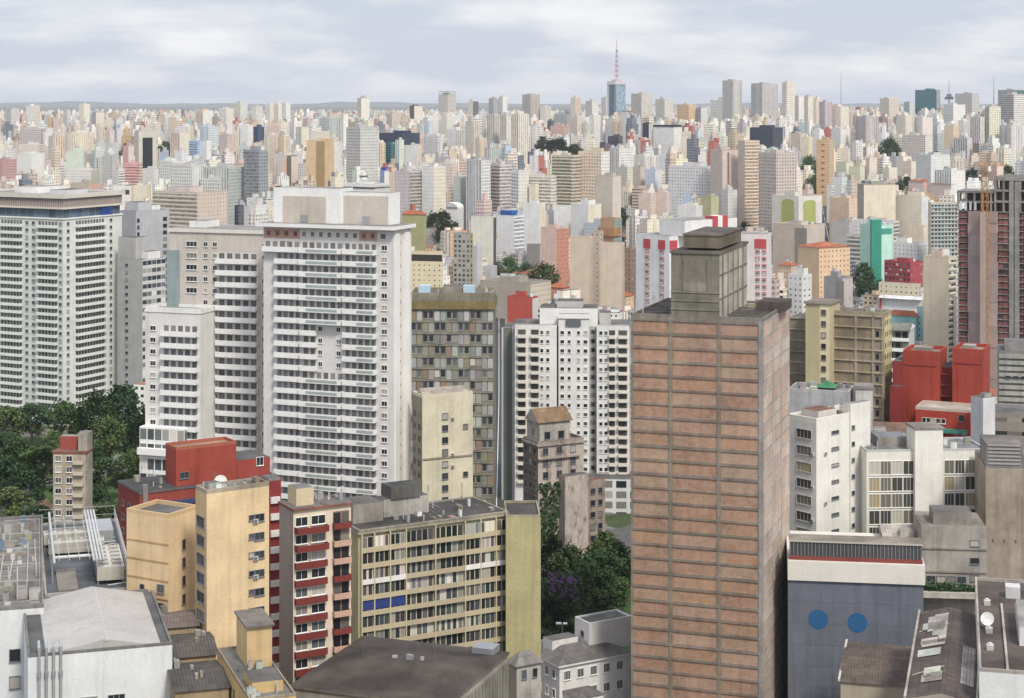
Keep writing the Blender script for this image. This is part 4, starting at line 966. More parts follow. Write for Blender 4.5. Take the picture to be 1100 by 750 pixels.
def corner_whites():
    # white building with the light arched roof at the bottom
    b = Bld('white_building', 'white building with a pale low-pitched roof and four grey wall pipes', 30, 185, 185.2, 693, 270, yaw=-17, wr=31)
    wl, wr, H = b.wl, b.wr, b.H; U = b.lx
    mb = MB(); mb.box(-wl, 0, 0, wr, 0, H, WALL, (.66, .68, .68)); b.part(mb, 'wall')
    mb = MB(); parapet(mb, -wl, 0, 0, wr, H, .45, .35, (.20, .20, .19), OLD); mb.gable(-wl+2.6, -1.6, .5, wr-.5, H, 1.7, WALL, (.40, .385, .37), (.40, .385, .37), 'y', .2); mb.box(-wl+.4, -wl+2.6, .4, wr-.4, H, H+.1, ROOF, (.12, .12, .12)); mb.box(-1.6, -.4, .4, wr-.4, H, H+.1, ROOF, (.14, .14, .14)); rf = b.part(mb, 'roof')
    mb = MB(); mb.box(U(115)-.2, U(115)+.2, .2, wr-.2, H+1.42, H+1.6, TRIM, (.46, .45, .43)); mb.build('ridge_cap', rf)
    for k in range(4):
        mb = MB(); x = -wl+1.6+k*1.05; mb.tube((x, -.35, 0), (x, -.35, H+1.2), .22, .22, 10, METAL, (.40, .43, .44)); mb.tube((x, -.35, H+1.2), (x, 1.4, H+1.9), .22, .22, 10, METAL, (.40, .43, .44)); mb.tube((x, -.35, H-3.0), (x, -.35, H-2.2), .32, .32, 10, METAL, (.36, .38, .39)); b.part(mb, 'wall_pipe')
    for px in (95.5, 125): b.window('L', U(px), b.z(760), 2.4, 2.4+.4, 'g3')
    mb = MB(); mb.box(U(112), U(113), -.12, -.003, 0, H-1, TRIM, (.7, .72, .72)); b.part(mb, 'downpipe')
    b.finish()
    b = Bld('white_building', 'white block with a cluttered grey flat roof at the photo corner', -60, 47, 47.2, 653, 286, yaw=-15, wr=64)
    wl, wr, H = b.wl, b.wr, b.H; r = random.Random(4)
    mb = MB(); mb.box(-wl, 0, 0, wr, 0, H, WALL, (.64, .66, .66), (.21, .20, .19)); b.part(mb, 'wall')
    mb = MB(); parapet(mb, -wl, 0, 0, wr, H, .6, .35, (.25, .24, .23), OLD); b.part(mb, 'parapet'); clutter(b, -wl*.8, -.8, 2, wr-3, H, 60, 22)
    mb = MB()
    for k in range(9): y = 3+k*6.5; mb.box(-wl*.8, -r.uniform(1, 5), y, y+.3, H+.002, H+r.uniform(.4, 1.6), OLD, jit((.36, .34, .31), .2, r))
    for k in range(7): x = -1.2-k*1.5; y = r.uniform(1, 20); mb.tube((x, y, H+.5), (x+r.uniform(-.5, .5), y+r.uniform(15, 38), H+.5), .12, .12, 7, METAL, jit((.55, .54, .52), .2, r)); mb.tube((x, y, H), (x, y, H+r.uniform(1.5, 3.4)), .12, .12, 7, METAL, LG)
    for k in range(5): y = 6+k*11; mb.beam((-.6, y, H), (-.6, y, H+3.0), .08, METAL, LG); mb.beam((-.6, y, H+3.0), (-7, y+2, H+2.6), .07, METAL, LG)
    b.part(mb, 'roof_pipework')
    for _ in range(26):
        x, y = -r.uniform(.8, wl*.8), r.uniform(2, wr-4); q = r.uniform(.4, 1.6); mb = MB()
        mb.box(x-q, x, y, y+q*r.uniform(.6, 1.6), H+.002, H+r.uniform(.5, 1.8), OLD, jit(r.choice([LG, GY, (.5, .48, .45), (.2, .3, .42)]), .1, r), RFL)
        mb.box(x-q*.8, x-q*.2, y+.1, y+.4, H+1.801, H+2.0, METAL, DG) if r.random() < .3 else None
        b.part(mb, 'roof_plant')
    for py in (702, 731): b.window('L', b.lx(16), b.z(py+6), 1.6, 1.9, 'd1')
    b.finish()
    b = Bld('plant_building', 'building with a dark roof deck crowded by cooling units and white pipework', 48, 146, 146.2, 634, 303, yaw=-16, wr=52)
    wl, wr, H = b.wl, b.wr, b.H
    mb = MB(); mb.box(-wl, 0, 0, wr, 0, H, WALL, (.5, .5, .49), (.13, .14, .155)); b.part(mb, 'wall')
    mb = MB(); parapet(mb, -wl, 0, 0, wr, H, .5, .35, (.40, .39, .37), OLD); b.part(mb, 'parapet')
    mb = MB(); x = -.7
    k = 0.0
    while k < wr: mb.beam((x, k, H+.5), (x, k, H+3.2), .07, METAL, LG); k += 2.6
    for z in (1.6, 2.4, 3.2): mb.beam((x, 0, H+z), (x, wr, H+z), .06, METAL, LG)
    for z in (1.6, 3.2): mb.beam((-wl, wr-.5, H+z), (x, wr-.5, H+z), .06, METAL, LG)
    b.part(mb, 'railing')
    def place(o, lx_, ly): o.matrix_world = Matrix.Translation((*b.world(lx_, ly), b.g+H)) @ Matrix.Rotation(-b.th, 4, 'Z')
    mb = MB()   # pipe rack
    for y in (8, 14, 22, 30, 38):
        for xx in (-wl+1.5, -wl*.32): mb.beam((xx, y, 0), (xx, y, 4.4), .12, METAL, (.5, .5, .5))
        mb.beam((-wl+1.5, y, 4.4), (-wl*.32, y, 4.4), .12, METAL, (.5, .5, .5))
    for q in range(4): mb.tube((-wl*.34-q*.55, 4, 4.7), (-wl*.34-q*.55, 42, 4.7), .2, .2, 8, METAL, (.60, .61, .60))
    mb.tube((-wl+1.7, 4, 4.7), (-wl+1.7, 42, 4.7), .22, .22, 8, METAL, (.55, .56, .55))
    for q in range(5): mb.beam((-wl+2.6+q*1.7, 6, 4.4), (-wl+2.6+q*1.7, 40, 4.4), .09, METAL, (.52, .52, .5)); mb.beam((-wl+2.6+q*1.7, 40-q*4, 0), (-wl+2.6+q*1.7, 40-q*4, 5.2), .08, METAL, LG)
    for q in range(12): mb.tube((-wl*.3-.2*q, 3+3*q, .4), (-1.4, 4+3*q, .4), .1, .1, 6, METAL, LG)
    for q in range(2): mb.tube((-wl+1.6, 12+q*.8, 3.4), (-wl*.32, 12+q*.8, 3.4), .2, .2, 8, METAL, (.58, .58, .57))
    o = tag(mb.build('pipe_rack'), 'white steel pipe rack with long pipes over the dark roof deck', 'pipes'); place(o, 0, 0)
    def chiller(lx_, ly, w, l, h, nx, ny, label):
        t = thing('cooling_unit', label, 'cooling unit', group='cooling units on the roof deck'); place(t, lx_, ly)
        mb = MB(); mb.box(0, w, 0, l, .7, h, METAL, (.60, .57, .48), (.62, .60, .55), topmi=METAL); 
        for q in (0.1, w-.3):
            for y in (.2, l-.4): mb.box(q, q+.2, y, y+.2, 0, .7, METAL, GY)
        mb.box(-.004, -.003, .2, l-.2, 1.0, h-.4, METAL, DG); mb.build('casing', t)
        for i in range(nx):
            for j in range(ny):
                mb = MB(); cx, cy = w*(i+.5)/nx, l*(j+.5)/ny; rr = min(w/nx, l/ny)*.40
                mb.tube((cx, cy, h+.001), (cx, cy, h+.35), rr, rr, 14, METAL, (.68, .66, .60), False)
                mb.quad([(cx+rr*math.cos(2*math.pi*k/14), cy+rr*math.sin(2*math.pi*k/14), h+.06) for k in range(14)], METAL, (.03, .03, .03))
                for a in (0, 1.05, 2.1): mb.beam((cx-rr*math.cos(a), cy-rr*math.sin(a), h+.36), (cx+rr*math.cos(a), cy+rr*math.sin(a), h+.36), .04, METAL, LG)
                mb.build('fan', t)
    U = b.lx
    chiller(U(104, 6), 5, 4.6, 16, 3.0, 2, 6, 'long beige cooling unit with twin rows of roof fans by the pale roof')
    chiller(U(52, 26), 26, 10, 3.4, 2.6, 5, 1, 'wide white cooling unit with one fan row, nearer of the pair behind pipes')
    chiller(U(47, 33), 33, 10, 3.4, 2.6, 5, 1, 'wide white cooling unit with one fan row, farther of the pair behind pipes')
    mb = MB(); mb.box(U(96, 36), U(122, 36), 36, 46, H, H+2.0, METAL, (.38, .40, .42), (.36, .38, .40), topmi=METAL); b.part(mb, 'duct_housing')
    mb = MB(); mb.box(U(62, 3), U(84, 3), 2, 16, H+.002, H+.4, ROOF, (.27, .25, .22)); b.part(mb, 'plinth')
corner_whites()

def dish(px, py, d, r, label, tilt=(0, -1, .45)):
    t = thing('satellite_dish', label, 'satellite dish', (X(px, d), d, Zat(py, d)-r*1.5))
    n = Vector(tilt).normalized(); u = n.orthogonal().normalized(); w = n.cross(u); c = Vector((0, 0, r*1.5)); mb = MB()
    rings = [[tuple(c+(u*math.cos(2*math.pi*k/24)+w*math.sin(2*math.pi*k/24))*q*r + n*(q*q*.28*r)) for k in range(24)] for q in (.02, .3, .6, .85, 1.0)]
    for a, b2 in zip(rings, rings[1:]):
        for k in range(24): j = (k+1) % 24; mb.quad([a[k], a[j], b2[j], b2[k]], TRIM, (.72, .72, .68))
    mb.build('reflector', t)
    mb = MB(); mb.tube((0, .1, 0), (0, .1, r*1.45), .09*r, .09*r, 8, METAL, GY)
    for a in (0, 2.1, 4.2): mb.beam(tuple(c+(u*math.cos(a)+w*math.sin(a))*r*.9+n*.22*r), tuple(c+n*r*.95), .03*r)
    mb.build('mount', t); mb = MB(); f = c+n*r*.95; mb.tube(tuple(f), tuple(f+n*.2*r), .1*r, .1*r, 8, METAL, LG); mb.build('feed_horn', t)
dish(237, 518, 300, 1.15, 'large white satellite dish on the roof edge above the blank yellow wall')
dish(1061, 665, 318, 1.2, 'cream satellite dish between two brown roofs near the blue hall', (-.5, -1, .5))

def bottom_right():
    b = Bld('shed_building', 'small building with a brown mono-pitch roof in front of the blue-grey hall', 903, 980, 980.2, 738, 333, yaw=14, wr=25)
    wl, wr, H = b.wl, b.wr, b.H
    mb = MB(); mb.box(-wl, 0, 0, wr, 0, H, WALL, (.42, .37, .28)); b.part(mb, 'wall')
    mb = MB(); mb.gable(-wl, 0, 0, wr, H, 1.2, SHEET, (.13, .105, .09), (.3, .27, .22), 'x', .4); mb.box(-wl-.5, -wl-.1, -.4, wr+.4, H+.1, H+.5, TRIM, (.5, .48, .44)); b.part(mb, 'roof')
    b = Bld('shed_building', 'long dark brown roof patched with pale sheets between hall and satellite dish', 974, 1049, 1049.2, 757, 294, yaw=15.6, wr=52)
    wl, wr, H = b.wl, b.wr, b.H; r = random.Random(6)
    mb = MB(); mb.box(-wl, 0, 0, wr, 0, H, WALL, (.45, .42, .38)); b.part(mb, 'wall')
    mb = MB(); mb.gable(-wl, 0, 0, wr, H, 1.4, SHEET, (.10, .082, .075), (.35, .3, .27), 'y', .2); rf = b.part(mb, 'roof')
    mb = MB()
    for _ in range(13):
        u = r.uniform(.5, wl*.36); y = r.uniform(3, wr-5); w, l = r.uniform(2.4, 4.6), r.uniform(3.0, 6.0)
        z0 = H+1.4*(u-.0)/(wl/2)+.22; z1 = H+1.4*min(u+w, wl*.48)/(wl/2)+.22
        mb.quad([(-wl+u, y, z0), (-wl+min(u+w, wl*.48), y, z1), (-wl+min(u+w, wl*.48), y+l, z1), (-wl+u, y+l, z0)], ROOF, jit((.50, .47, .44), .2, r), uv=[(0, 0), (w, 0), (w, l), (0, l)])
    z0 = H+1.4*.25+.12; mb.quad([(-2.8, 8, H+1.4*2.8/(wl/2)+.1), (-.6, 8, H+1.4*.6/(wl/2)+.1), (-.6, 30, H+1.4*.6/(wl/2)+.1), (-2.8, 30, H+1.4*2.8/(wl/2)+.1)], SHEET, (.36, .33, .30), uv=[(0, 0), (2, 0), (2, 22), (0, 22)]); mb.build('roof_patch', rf)
    for y in (12, 38):
        mb = MB(); mb.quad([(-wl+.3, y, H+.16), (-wl+.3, y+.5, H+.16), (-wl/2, y+2.6, H+1.56), (-wl/2, y+2.1, H+1.56)], TRIM, (.4, .37, .34)); mb.build('flashing', rf)
    mb = MB(); mb.box(-wl-.5, -wl-.1, -.2, wr+.2, H-.4, H+.45, OLD, (.42, .39, .35)); mb.box(-.1, .25, -.2, wr+.2, H-.4, H+.6, OLD, (.5, .47, .43)); b.part(mb, 'parapet')
    b = Bld('white_building', 'white building with a brown flat roof and roof fans right of the patched roof', 1052, 1180, 1180.2, 731, 290, yaw=14, wr=58)
    wl, wr, H = b.wl, b.wr, b.H
    mb = MB(); mb.box(-wl, 0, 0, wr, 0, H, WALL, (.68, .69, .68), (.115, .095, .085)); b.part(mb, 'wall')
    mb = MB(); parapet(mb, -wl, 0, 0, wr, H, .6, .35, (.42, .39, .35), OLD); mb.box(-wl+4.4, -wl+4.8, .3, wr*.7, H, H+.5, OLD, (.45, .42, .38)); b.part(mb, 'parapet')
    for k, y in enumerate((12, 22, 40)):
        mb = MB(); mb.box(-wl+1.4, -wl+2.6, y, y+1.2, H+.002, H+.9, METAL, LG, (.6, .6, .58), topmi=METAL); mb.tube((-wl+2, y+.6, H+.9), (-wl+2, y+.6, H+1.2), .35, .35, 10, METAL, (.7, .7, .68)); b.part(mb, 'roof_fan')
    mb = MB(); mb.box(-wl+7, -2, 16, 34, H+.002, H+3.2, WALL, (.62, .62, .6), RFL); k = 16.5
    while k < 33: mb.box(-wl+6.8, -wl+6.99, k, k+.5, H+.6, H+2.8, METAL, LG); k += 1.0
    b.part(mb, 'louvred_house'); mb = MB(); mb.box(-wl+5.5, -wl+8.2, 46, 49, H+.002, H+2.2, METAL, (.7, .7, .7)); mb.beam((-wl+5, 44, H), (-wl+5, 44, H+5), .1, METAL, DG); b.part(mb, 'cabinet')
    b = Bld('concrete_building', 'grey concrete building with plants growing along a ledge behind the brown roofs', 990, 1060, 1060.2, 567, 376, yaw=6, wr=14)
    wl, wr, H = b.wl, b.wr, b.H
    mb = MB(); mb.box(-wl, 0, 0, wr, 0, H, OLD, (.40, .37, .33), (.3, .27, .24)); b.part(mb, 'wall')
    mb = MB()
    for py in (590, 615): b.fbox(mb, 'L', -wl, 0, .01, .3, b.z(py)-.2, b.z(py)+.2, OLD, (.34, .31, .28))
    mb.box(-wl, .3, -3.0, -.31, b.z(640), b.z(634), OLD, (.55, .52, .47)); mb.box(-wl*.8, -wl*.2, 2, 9, H, H+2.6, OLD, (.3, .27, .25), RF); b.part(mb, 'ledge')
    for py in (587, 606, 624): b.window('L', b.lx(1047), b.z(py), 1.8, 1.2, 'd1')
    for k in range(4): b.window('L', b.lx(1000+11*k), b.z(627), 1.7, 1.3, 'd2')
    r = random.Random(8); mb = MB()
    for k in range(420):
        c = Vector((b.lx(992)+r.random()*(b.lx(1046)-b.lx(992)), -1.0-r.random()*1.2, b.z(634)+.1+abs(r.gauss(0, .75)))); u = Vector((r.gauss(0, 1), r.gauss(0, 1), r.gauss(0, 1))).normalized()*.28; w = u.orthogonal().normalized()*.22
        mb.quad([tuple(c-u-w), tuple(c+u-w), tuple(c+u+w), tuple(c-u+w)], 0)
    mb.build('ledge_plants', b.o, [M_LEAF]); b.finish()
    b = Bld('beige_building', 'stained beige blank wall with a grey louvred roof house at the photo edge', 1059, 1150, 1150.2, 505, 384, yaw=8, wr=20)
    wl, wr, H = b.wl, b.wr, b.H
    mb = MB(); mb.box(-wl, 0, 0, wr, 0, H, OLD, (.40, .34, .27), RF); b.part(mb, 'wall')
    mb = MB(); mb.box(b.lx(1060), b.lx(1099), 1, 12, H, b.z(480), OLD, (.27, .255, .25), (.22, .2, .19))
    for k in range(6): z = H+.6+k*.8; mb.box(b.lx(1062), b.lx(1097), .8, .99, z, z+.35, TRIM, (.34, .33, .33))
    b.part(mb, 'roof_house'); mb = MB()
    for k in range(5): b.fbox(mb, 'L', b.lx(1066)+k*2.4, b.lx(1066)+k*2.4+.3, .01, .12, b.z(585), b.z(582), OLD, (.2, .15, .12))
    b.part(mb, 'wall_vents')
    b = Bld('small_building', 'little cement roofs stacked in front of the gridded white wing', 950, 992, 992.2, 577, 386, yaw=5, wr=10)
    mb = MB(); mb.box(-b.wl, 0, 0, 10, 0, b.H, OLD, (.44, .40, .35), RFL); b.part(mb, 'wall')
    mb = MB(); mb.gable(-b.wl, 0, 0, 10, b.H, 1.4, SHEET, (.40, .37, .34), (.4, .37, .34), 'x'); mb.box(-b.wl*.6, -b.wl*.25, -.6, 2, b.H, b.H+1.6, OLD, (.5, .46, .42), RFL); b.part(mb, 'roof')
bottom_right()

def white_house():
    b = Bld('villa', 'old white villa with grey hipped roofs at the foot of the brick tower', 573, 601, 677, 717, 380, rel=58)
    wl, wr, H = b.wl, b.wr, b.H; P = 4.2; white = (.72, .71, .70)
    mb = MB(); mb.box(-wl, 0, 0, wr, 0, H, WALL, (.62, .61, .61), None, colR=white); b.part(mb, 'wall')
    mb = MB(); mb.box(-wl-.5, .5, -.5, wr+.5, H, H+.4, TRIM, (.7, .69, .68)); b.part(mb, 'cornice')
    mb = MB(); mb.hip(-wl, 0, 0, wr, H+.401, 2.4, SHEET, (.17, .16, .155)); b.part(mb, 'roof')
    mb = MB(); y0 = b.ry(632, -4); mb.box(-wl*.9, -wl*.35, wr*.55, wr+3, H+.4, H+6.6, WALL, white, RF); parapet(mb, -wl*.9, -wl*.35, wr*.55, wr+3, H+6.6, .4, .3, white); b.part(mb, 'upper_block')
    mb = MB(); mb.box(-wl-3.5, -wl-.6, 2, wr*.7, 0, H+1.6, WALL, white, (.2, .19, .18)); mb.box(-wl*.95, -wl*.6, wr*.12, wr*.48, H+.4, H+3.6, WALL, white, RF); b.part(mb, 'rear_wing')
    for i in range(3):
        for k in range(5): b.window('R', 1.9+k*3.4, H-2.9-P*i, 1.5, 1.8, 'w4')
        for k in range(3): b.window('L', -wl*(.2+.27*k), H-2.9-P*i, 1.1, 1.8, 'w2')
    b.window('L', -wl*.6, H+3.5, 1.0, 1.1, 'd1', wr*.55)
    mb = MB(); mb.box(.01, 6, 1, wr*.4, 0, H-5.2, WALL, white); mb.hip(.01, 6, 1, wr*.4, H-5.2, 1.2, SHEET, (.16, .15, .145), .3); b.part(mb, 'porch_wing')
    b.finish()
    b = Bld('cottage', 'grey rendered house with a hipped slate roof below the mustard end wall', 546, 555, 581, 716, 336, rel=60)
    wl, wr, H = b.wl, b.wr, b.H
    mb = MB(); mb.box(-wl, 0, 0, wr, 0, H, OLD, (.5, .47, .43)); b.part(mb, 'wall')
    mb = MB(); mb.hip(-wl, 0, 0, wr, H, 2.2, SHEET, (.20, .19, .18)); b.part(mb, 'roof')
    for k in range(2): b.window('R', 1.6+k*2.4, H-2.6, .9, 1.6, 'd1')
    b.finish()
white_house()

def low_sheds():
    lab = ('rusty grey tin roof, highest of the sheds stepping down beside the pale-roofed building', 'dark tin shed roof, middle one stepping down beside the pale-roofed building', 'black crumpled tin shed roof, lowest one beside the pale-roofed building')
    for k, (xl, xc, yt, d, wr, c) in enumerate(((160, 212, 672, 291, 9, (.17, .14, .125)), (172, 232, 703, 278, 12, (.10, .088, .08)), (188, 246, 738, 264, 13, (.085, .078, .074)))):
        b = Bld('shed', lab[k], xl, xc, xc+.2, yt, d, yaw=-16, wr=wr)
        mb = MB(); mb.box(-b.wl, 0, 0, wr, 0, b.H, OLD, (.40, .30, .19)); b.part(mb, 'wall')
        mb = MB(); mb.gable(-b.wl, 0, 0, wr, b.H, 1.0, SHEET, c, (.3, .25, .2), 'x'); r = random.Random(k)
        for _ in range(5): x, y = -r.uniform(.5, b.wl-.8), r.uniform(1, wr-2.5); mb.box(x-r.uniform(.4, 1), x, y, y+r.uniform(.5, 1.6), b.H+.5, b.H+r.uniform(1.2, 1.9), OLD, jit((.3, .28, .26), .3, r))
        b.part(mb, 'roof')
low_sheds()

def construction_tower():
    b = Bld('unfinished_tower', 'unfinished concrete tower wrapped in brownish netting with open floors at the top', 1027, 1132, 1140, 229, 800, rel=8, wr=26)
    wl, wr, H = b.wl, b.wr, b.H; P = 2.9; U = b.lx; n = int(H/P); r = random.Random(15)
    mb = MB(); mb.box(-wl+1, -1, 1.2, wr-1, 0, H, OLD, (.20, .165, .155)); mb.box(U(1036), U(1066), 5, wr-3, H, b.z(208), OLD, (.13, .12, .115)); mb.box(U(1072), -1, 4, wr-2, H, b.z(194), OLD, (.16, .15, .14)); b.part(mb, 'core')
    mb = MB()
    for i in range(n+1): mb.box(-wl, 0, 0, wr, H-P*i-.26, H-P*i, OLD, jit((.36, .34, .32), .15, r))
    b.part(mb, 'floor_trim')
    mb = MB()
    for p0, p1 in ((1029, 1031.5), (1031.8, 1039), (1072.5, 1077), (1077.3, 1083), (1097, 1101), (1112, 1118)):
        for i in range(n):
            if r.random() < .12: continue
            b.fbox(mb, 'L', U(p0), U(p1), -.9, -.5, H-P*(i+1)+.02, H-P*i-.9*r.random()-.3, OLD, jit((.27, .12, .11), .25, r))
    b.part(mb, 'brick_infill')
    for p0, p1, col in ((1040, 1055.5, (.41, .325, .30)), (1060.5, 1072, (.39, .305, .28)), (1101.5, 1112, (.40, .315, .29))):
        mb = MB(); z = H
        while z > 1:      # overlapping lengths of netting, sagging a little out of line
            h = r.uniform(3.5, 7); nn = r.uniform(.25, .6); b.fbox(mb, 'L', U(p0)+r.uniform(-.2, .2), U(p1)+r.uniform(-.2, .2), nn, nn+.06, max(0, z-h), z, WALL, jit(col, .12, r)); z -= h-.15
        b.part(mb, 'netting')
    mb = MB(); b.fbox(mb, 'L', U(1055.8), U(1061.4), .02, 7.0, 0, H-.3, WALL, (.43, .33, .29)); b.part(mb, 'netting')
    mb = MB()
    for px in (1084, 1090): b.fbox(mb, 'L', U(px), U(px+5), -.9, .15, 0, b.z(196), OLD, jit((.33, .325, .315), .05, r))
    b.part(mb, 'concrete_shaft')
    mb = MB()
    for p0, p1, py, st in ((1028, 1067, 207, 5.2), (1068, 1131, 193, 5.2)):
        k = U(p0); z1 = b.z(py)
        while k < U(p1): mb.box(k, k+.8, .1, .9, H, z1, OLD, jit((.34, .32, .30), .1, r)); mb.box(k, k+.8, 6, 6.8, H, z1, OLD, (.26, .25, .24)); k += st*.72
        nf = max(1, round((z1-H)/5.0))
        for q in range(1, nf+1): z = H+(z1-H)*q/nf; mb.box(U(p0), U(p1), 0, wr-1, z-.9, z, OLD, (.36, .335, .31), RFL)
    b.part(mb, 'open_frame')
    mb = MB()
    for k in range(4): x = U(1031+k*5.2); mb.box(x, x+1.0, -.25, .05, H+.4, H+4.2, TRIM, (.60, .62, .66))
    b.part(mb, 'sheeting')
    mb = MB(); parapet(mb, U(1068), 0, 0, wr-1, b.z(193), 1.0, .3, (.36, .34, .31), OLD); b.part(mb, 'roof')
    dc_ = 808.5; t = thing('tower_crane', 'orange lattice crane mast rising along the unfinished netted tower', 'crane', (X(1060.5, dc_)-1.2, dc_, b.g))
    H = -9.4
    mb = MB(); w = 1.25; zt = Zat(178, 808)-b.g
    for sx in (-w, w):
        for sy in (-w, w): mb.beam((sx, sy, 0), (sx, sy, zt), .26, METAL, (.48, .24, .07))
    k = 0; z = 0
    while z < zt-2.2:
        s_ = 1 if k % 2 else -1
        for q in ((-w*s_, -w, w*s_, -w), (-w*s_, w, w*s_, w), (-w, -w*s_, -w, w*s_), (w, -w*s_, w, w*s_)): mb.beam((q[0], q[1], z), (q[2], q[3], z+2.2), .17, METAL, (.48, .24, .07))
        z += 2.2; k += 1
    mb.build('mast', t)
    mb = MB()
    for sy in (-.6, .6): mb.beam((-4, sy, zt), (9, sy, zt+.2), .2, METAL, (.52, .22, .04))
    mb.beam((-4, 0, zt+1.6), (9, 0, zt+1.2), .2, METAL, (.52, .22, .04))
    for k in range(5): mb.beam((-4+k*2.2, -.6, zt), (-3+k*2.2, 0, zt+1.5), .12, METAL, (.5, .2, .04)); mb.beam((-3+k*2.2, 0, zt+1.5), (-1.8+k*2.2, .6, zt), .12, METAL, (.5, .2, .04))
    mb.build('jib', t); mb = MB(); mb.box(-5, -2.6, -.9, .9, zt-2, zt-.2, OLD, GY); mb.build('counterweight', t); mb = MB(); mb.box(1.1, 2.7, -.8, .8, zt-2.6, zt-.3, TRIM, W); mb.build('cab', t)
construction_tower()

def louvre_block():
    b = Bld('office_building', 'grey block of horizontal concrete louvres right of the red building', 1073, 1140, 1140.2, 380, 600, yaw=14, wr=20)
    wl, wr, H = b.wl, b.wr, b.H
    mb = MB(); mb.box(-wl, 0, 0, wr, 0, H, OLD, (.30, .29, .27), RF); b.part(mb, 'wall')
    mb = MB(); z = H-.8
    while z > 2: b.fbox(mb, 'L', -wl, 0, .01, .7, z-1.3, z, OLD, (.44, .44, .40)); z -= 2.1
    b.part(mb, 'louvres'); mb = MB(); mb.box(-wl*.9, -wl*.3, 3, 14, H, H+3, OLD, (.34, .32, .31), RF); b.part(mb, 'roof')
    for k in range(8): b.window('L', -wl+3+k*2.6, H-9.0, 1.6, .9, 'd1', -.7)
    b.finish()
    b = Bld('rear_building', 'dark concrete back walls stepping down below the louvred grey block', 1066, 1130, 1130.2, 446, 520, yaw=14, wr=16)
    mb = MB(); mb.box(-b.wl, 0, 0, 16, 0, b.H, OLD, (.27, .25, .22), RF, (2, .3, .7), cell=(4, 4)); b.part(mb, 'wall')
    mb = MB(); mb.box(-b.wl*.96, -b.wl*.4, -8, -.01, 0, b.H-9, OLD, (.5, .47, .40), (.2, .18, .16)); b.part(mb, 'front_block')
    b = Bld('roof_building', 'pale cracked rendered block with rubble roof between brick tower and tan grid building', 847, 912, 919, 424, 440, rel=9)
    wl, wr, H = b.wl, b.wr, b.H
    mb = MB(); mb.box(-wl, 0, 0, wr, 0, H, OLD, (.46, .47, .49), RFL, colR=(.6, .6, .6)); b.part(mb, 'wall')
    mb = MB(); r = random.Random(2); parapet(mb, -wl, 0, 0, wr, H, .8, .4, (.5, .5, .49), OLD)
    for _ in range(14): x, y = -r.uniform(.5, wl-2), r.uniform(.5, 10); q = r.uniform(.4, 2); mb.box(x-q, x, y, y+q, H, H+r.uniform(.3, 1.6), OLD, jit((.45, .43, .40), .3, r))
    mb.hip(-wl*.55, -wl*.3, 4, 8, H+.8, 1.6, TILE, (.06, .20, .10)); b.part(mb, 'roof')
    b = Bld('roof_building', 'brown roofed block with a little white rooftop hut before the tan grid building', 918, 975, 975.2, 470, 436, yaw=8, wr=18)
    wl, wr, H = b.wl, b.wr, b.H
    mb = MB(); mb.box(-wl, 0, 0, wr, 0, H, OLD, (.44, .40, .36), RF); b.part(mb, 'wall')
    mb = MB(); mb.gable(-wl, 0, 1, wr, H, 2.0, SHEET, (.20, .13, .09), (.3, .26, .22), 'x'); b.part(mb, 'roof')
    mb = MB(); x = b.lx(919, 3); mb.box(x, x+4.2, 3, 8, H-.1, b.z(421), OLD, (.60, .59, .57)); mb.box(x-.3, x+4.5, 2.7, 8.3, b.z(421), b.z(418), OLD, (.3, .28, .26)); b.part(mb, 'roof_hut'); b.window('L', x+1.5, b.z(440), 1.0, 1.1, 'd1', 3); b.window('L', x+3.1, b.z(440), .9, 1.1, 'd1', 3)
    mb = MB(); mb.box(b.lx(930, -4), b.lx(952, -4), -5, -.01, 0, b.z(459), OLD, (.42, .39, .36), RFL); b.part(mb, 'front_block')
    b.finish()
    b = Bld('balcony_house', 'white terraced house with open balconies in front of teal building', 952, 977, 978, 355, 620, rel=8)
    wl, wr, H = b.wl, b.wr, b.H
    mb = MB(); mb.box(-wl, 0, 0, 12, 0, H, WALL, (.5, .5, .48), (.17, .19, .17)); b.part(mb, 'wall'); gl = MB()
    for i in range(int(H/3.6)): z = H-3.6*(i+1); b.strip(gl, 'L', -wl+.3, -.3, z, z+3.1, (.2, .18, .15), (.7, .8, .8), (2.2, 3.2)); b.balcony('L', -wl+.1, -.1, z, 1.6, 1.0, W)
    b.split(gl, 'glazed_door'); mb = MB(); mb.gable(-wl, 0, -1, 12, H, 1.8, SHEET, (.20, .21, .18), W, 'x'); b.part(mb, 'roof'); b.finish()
louvre_block()

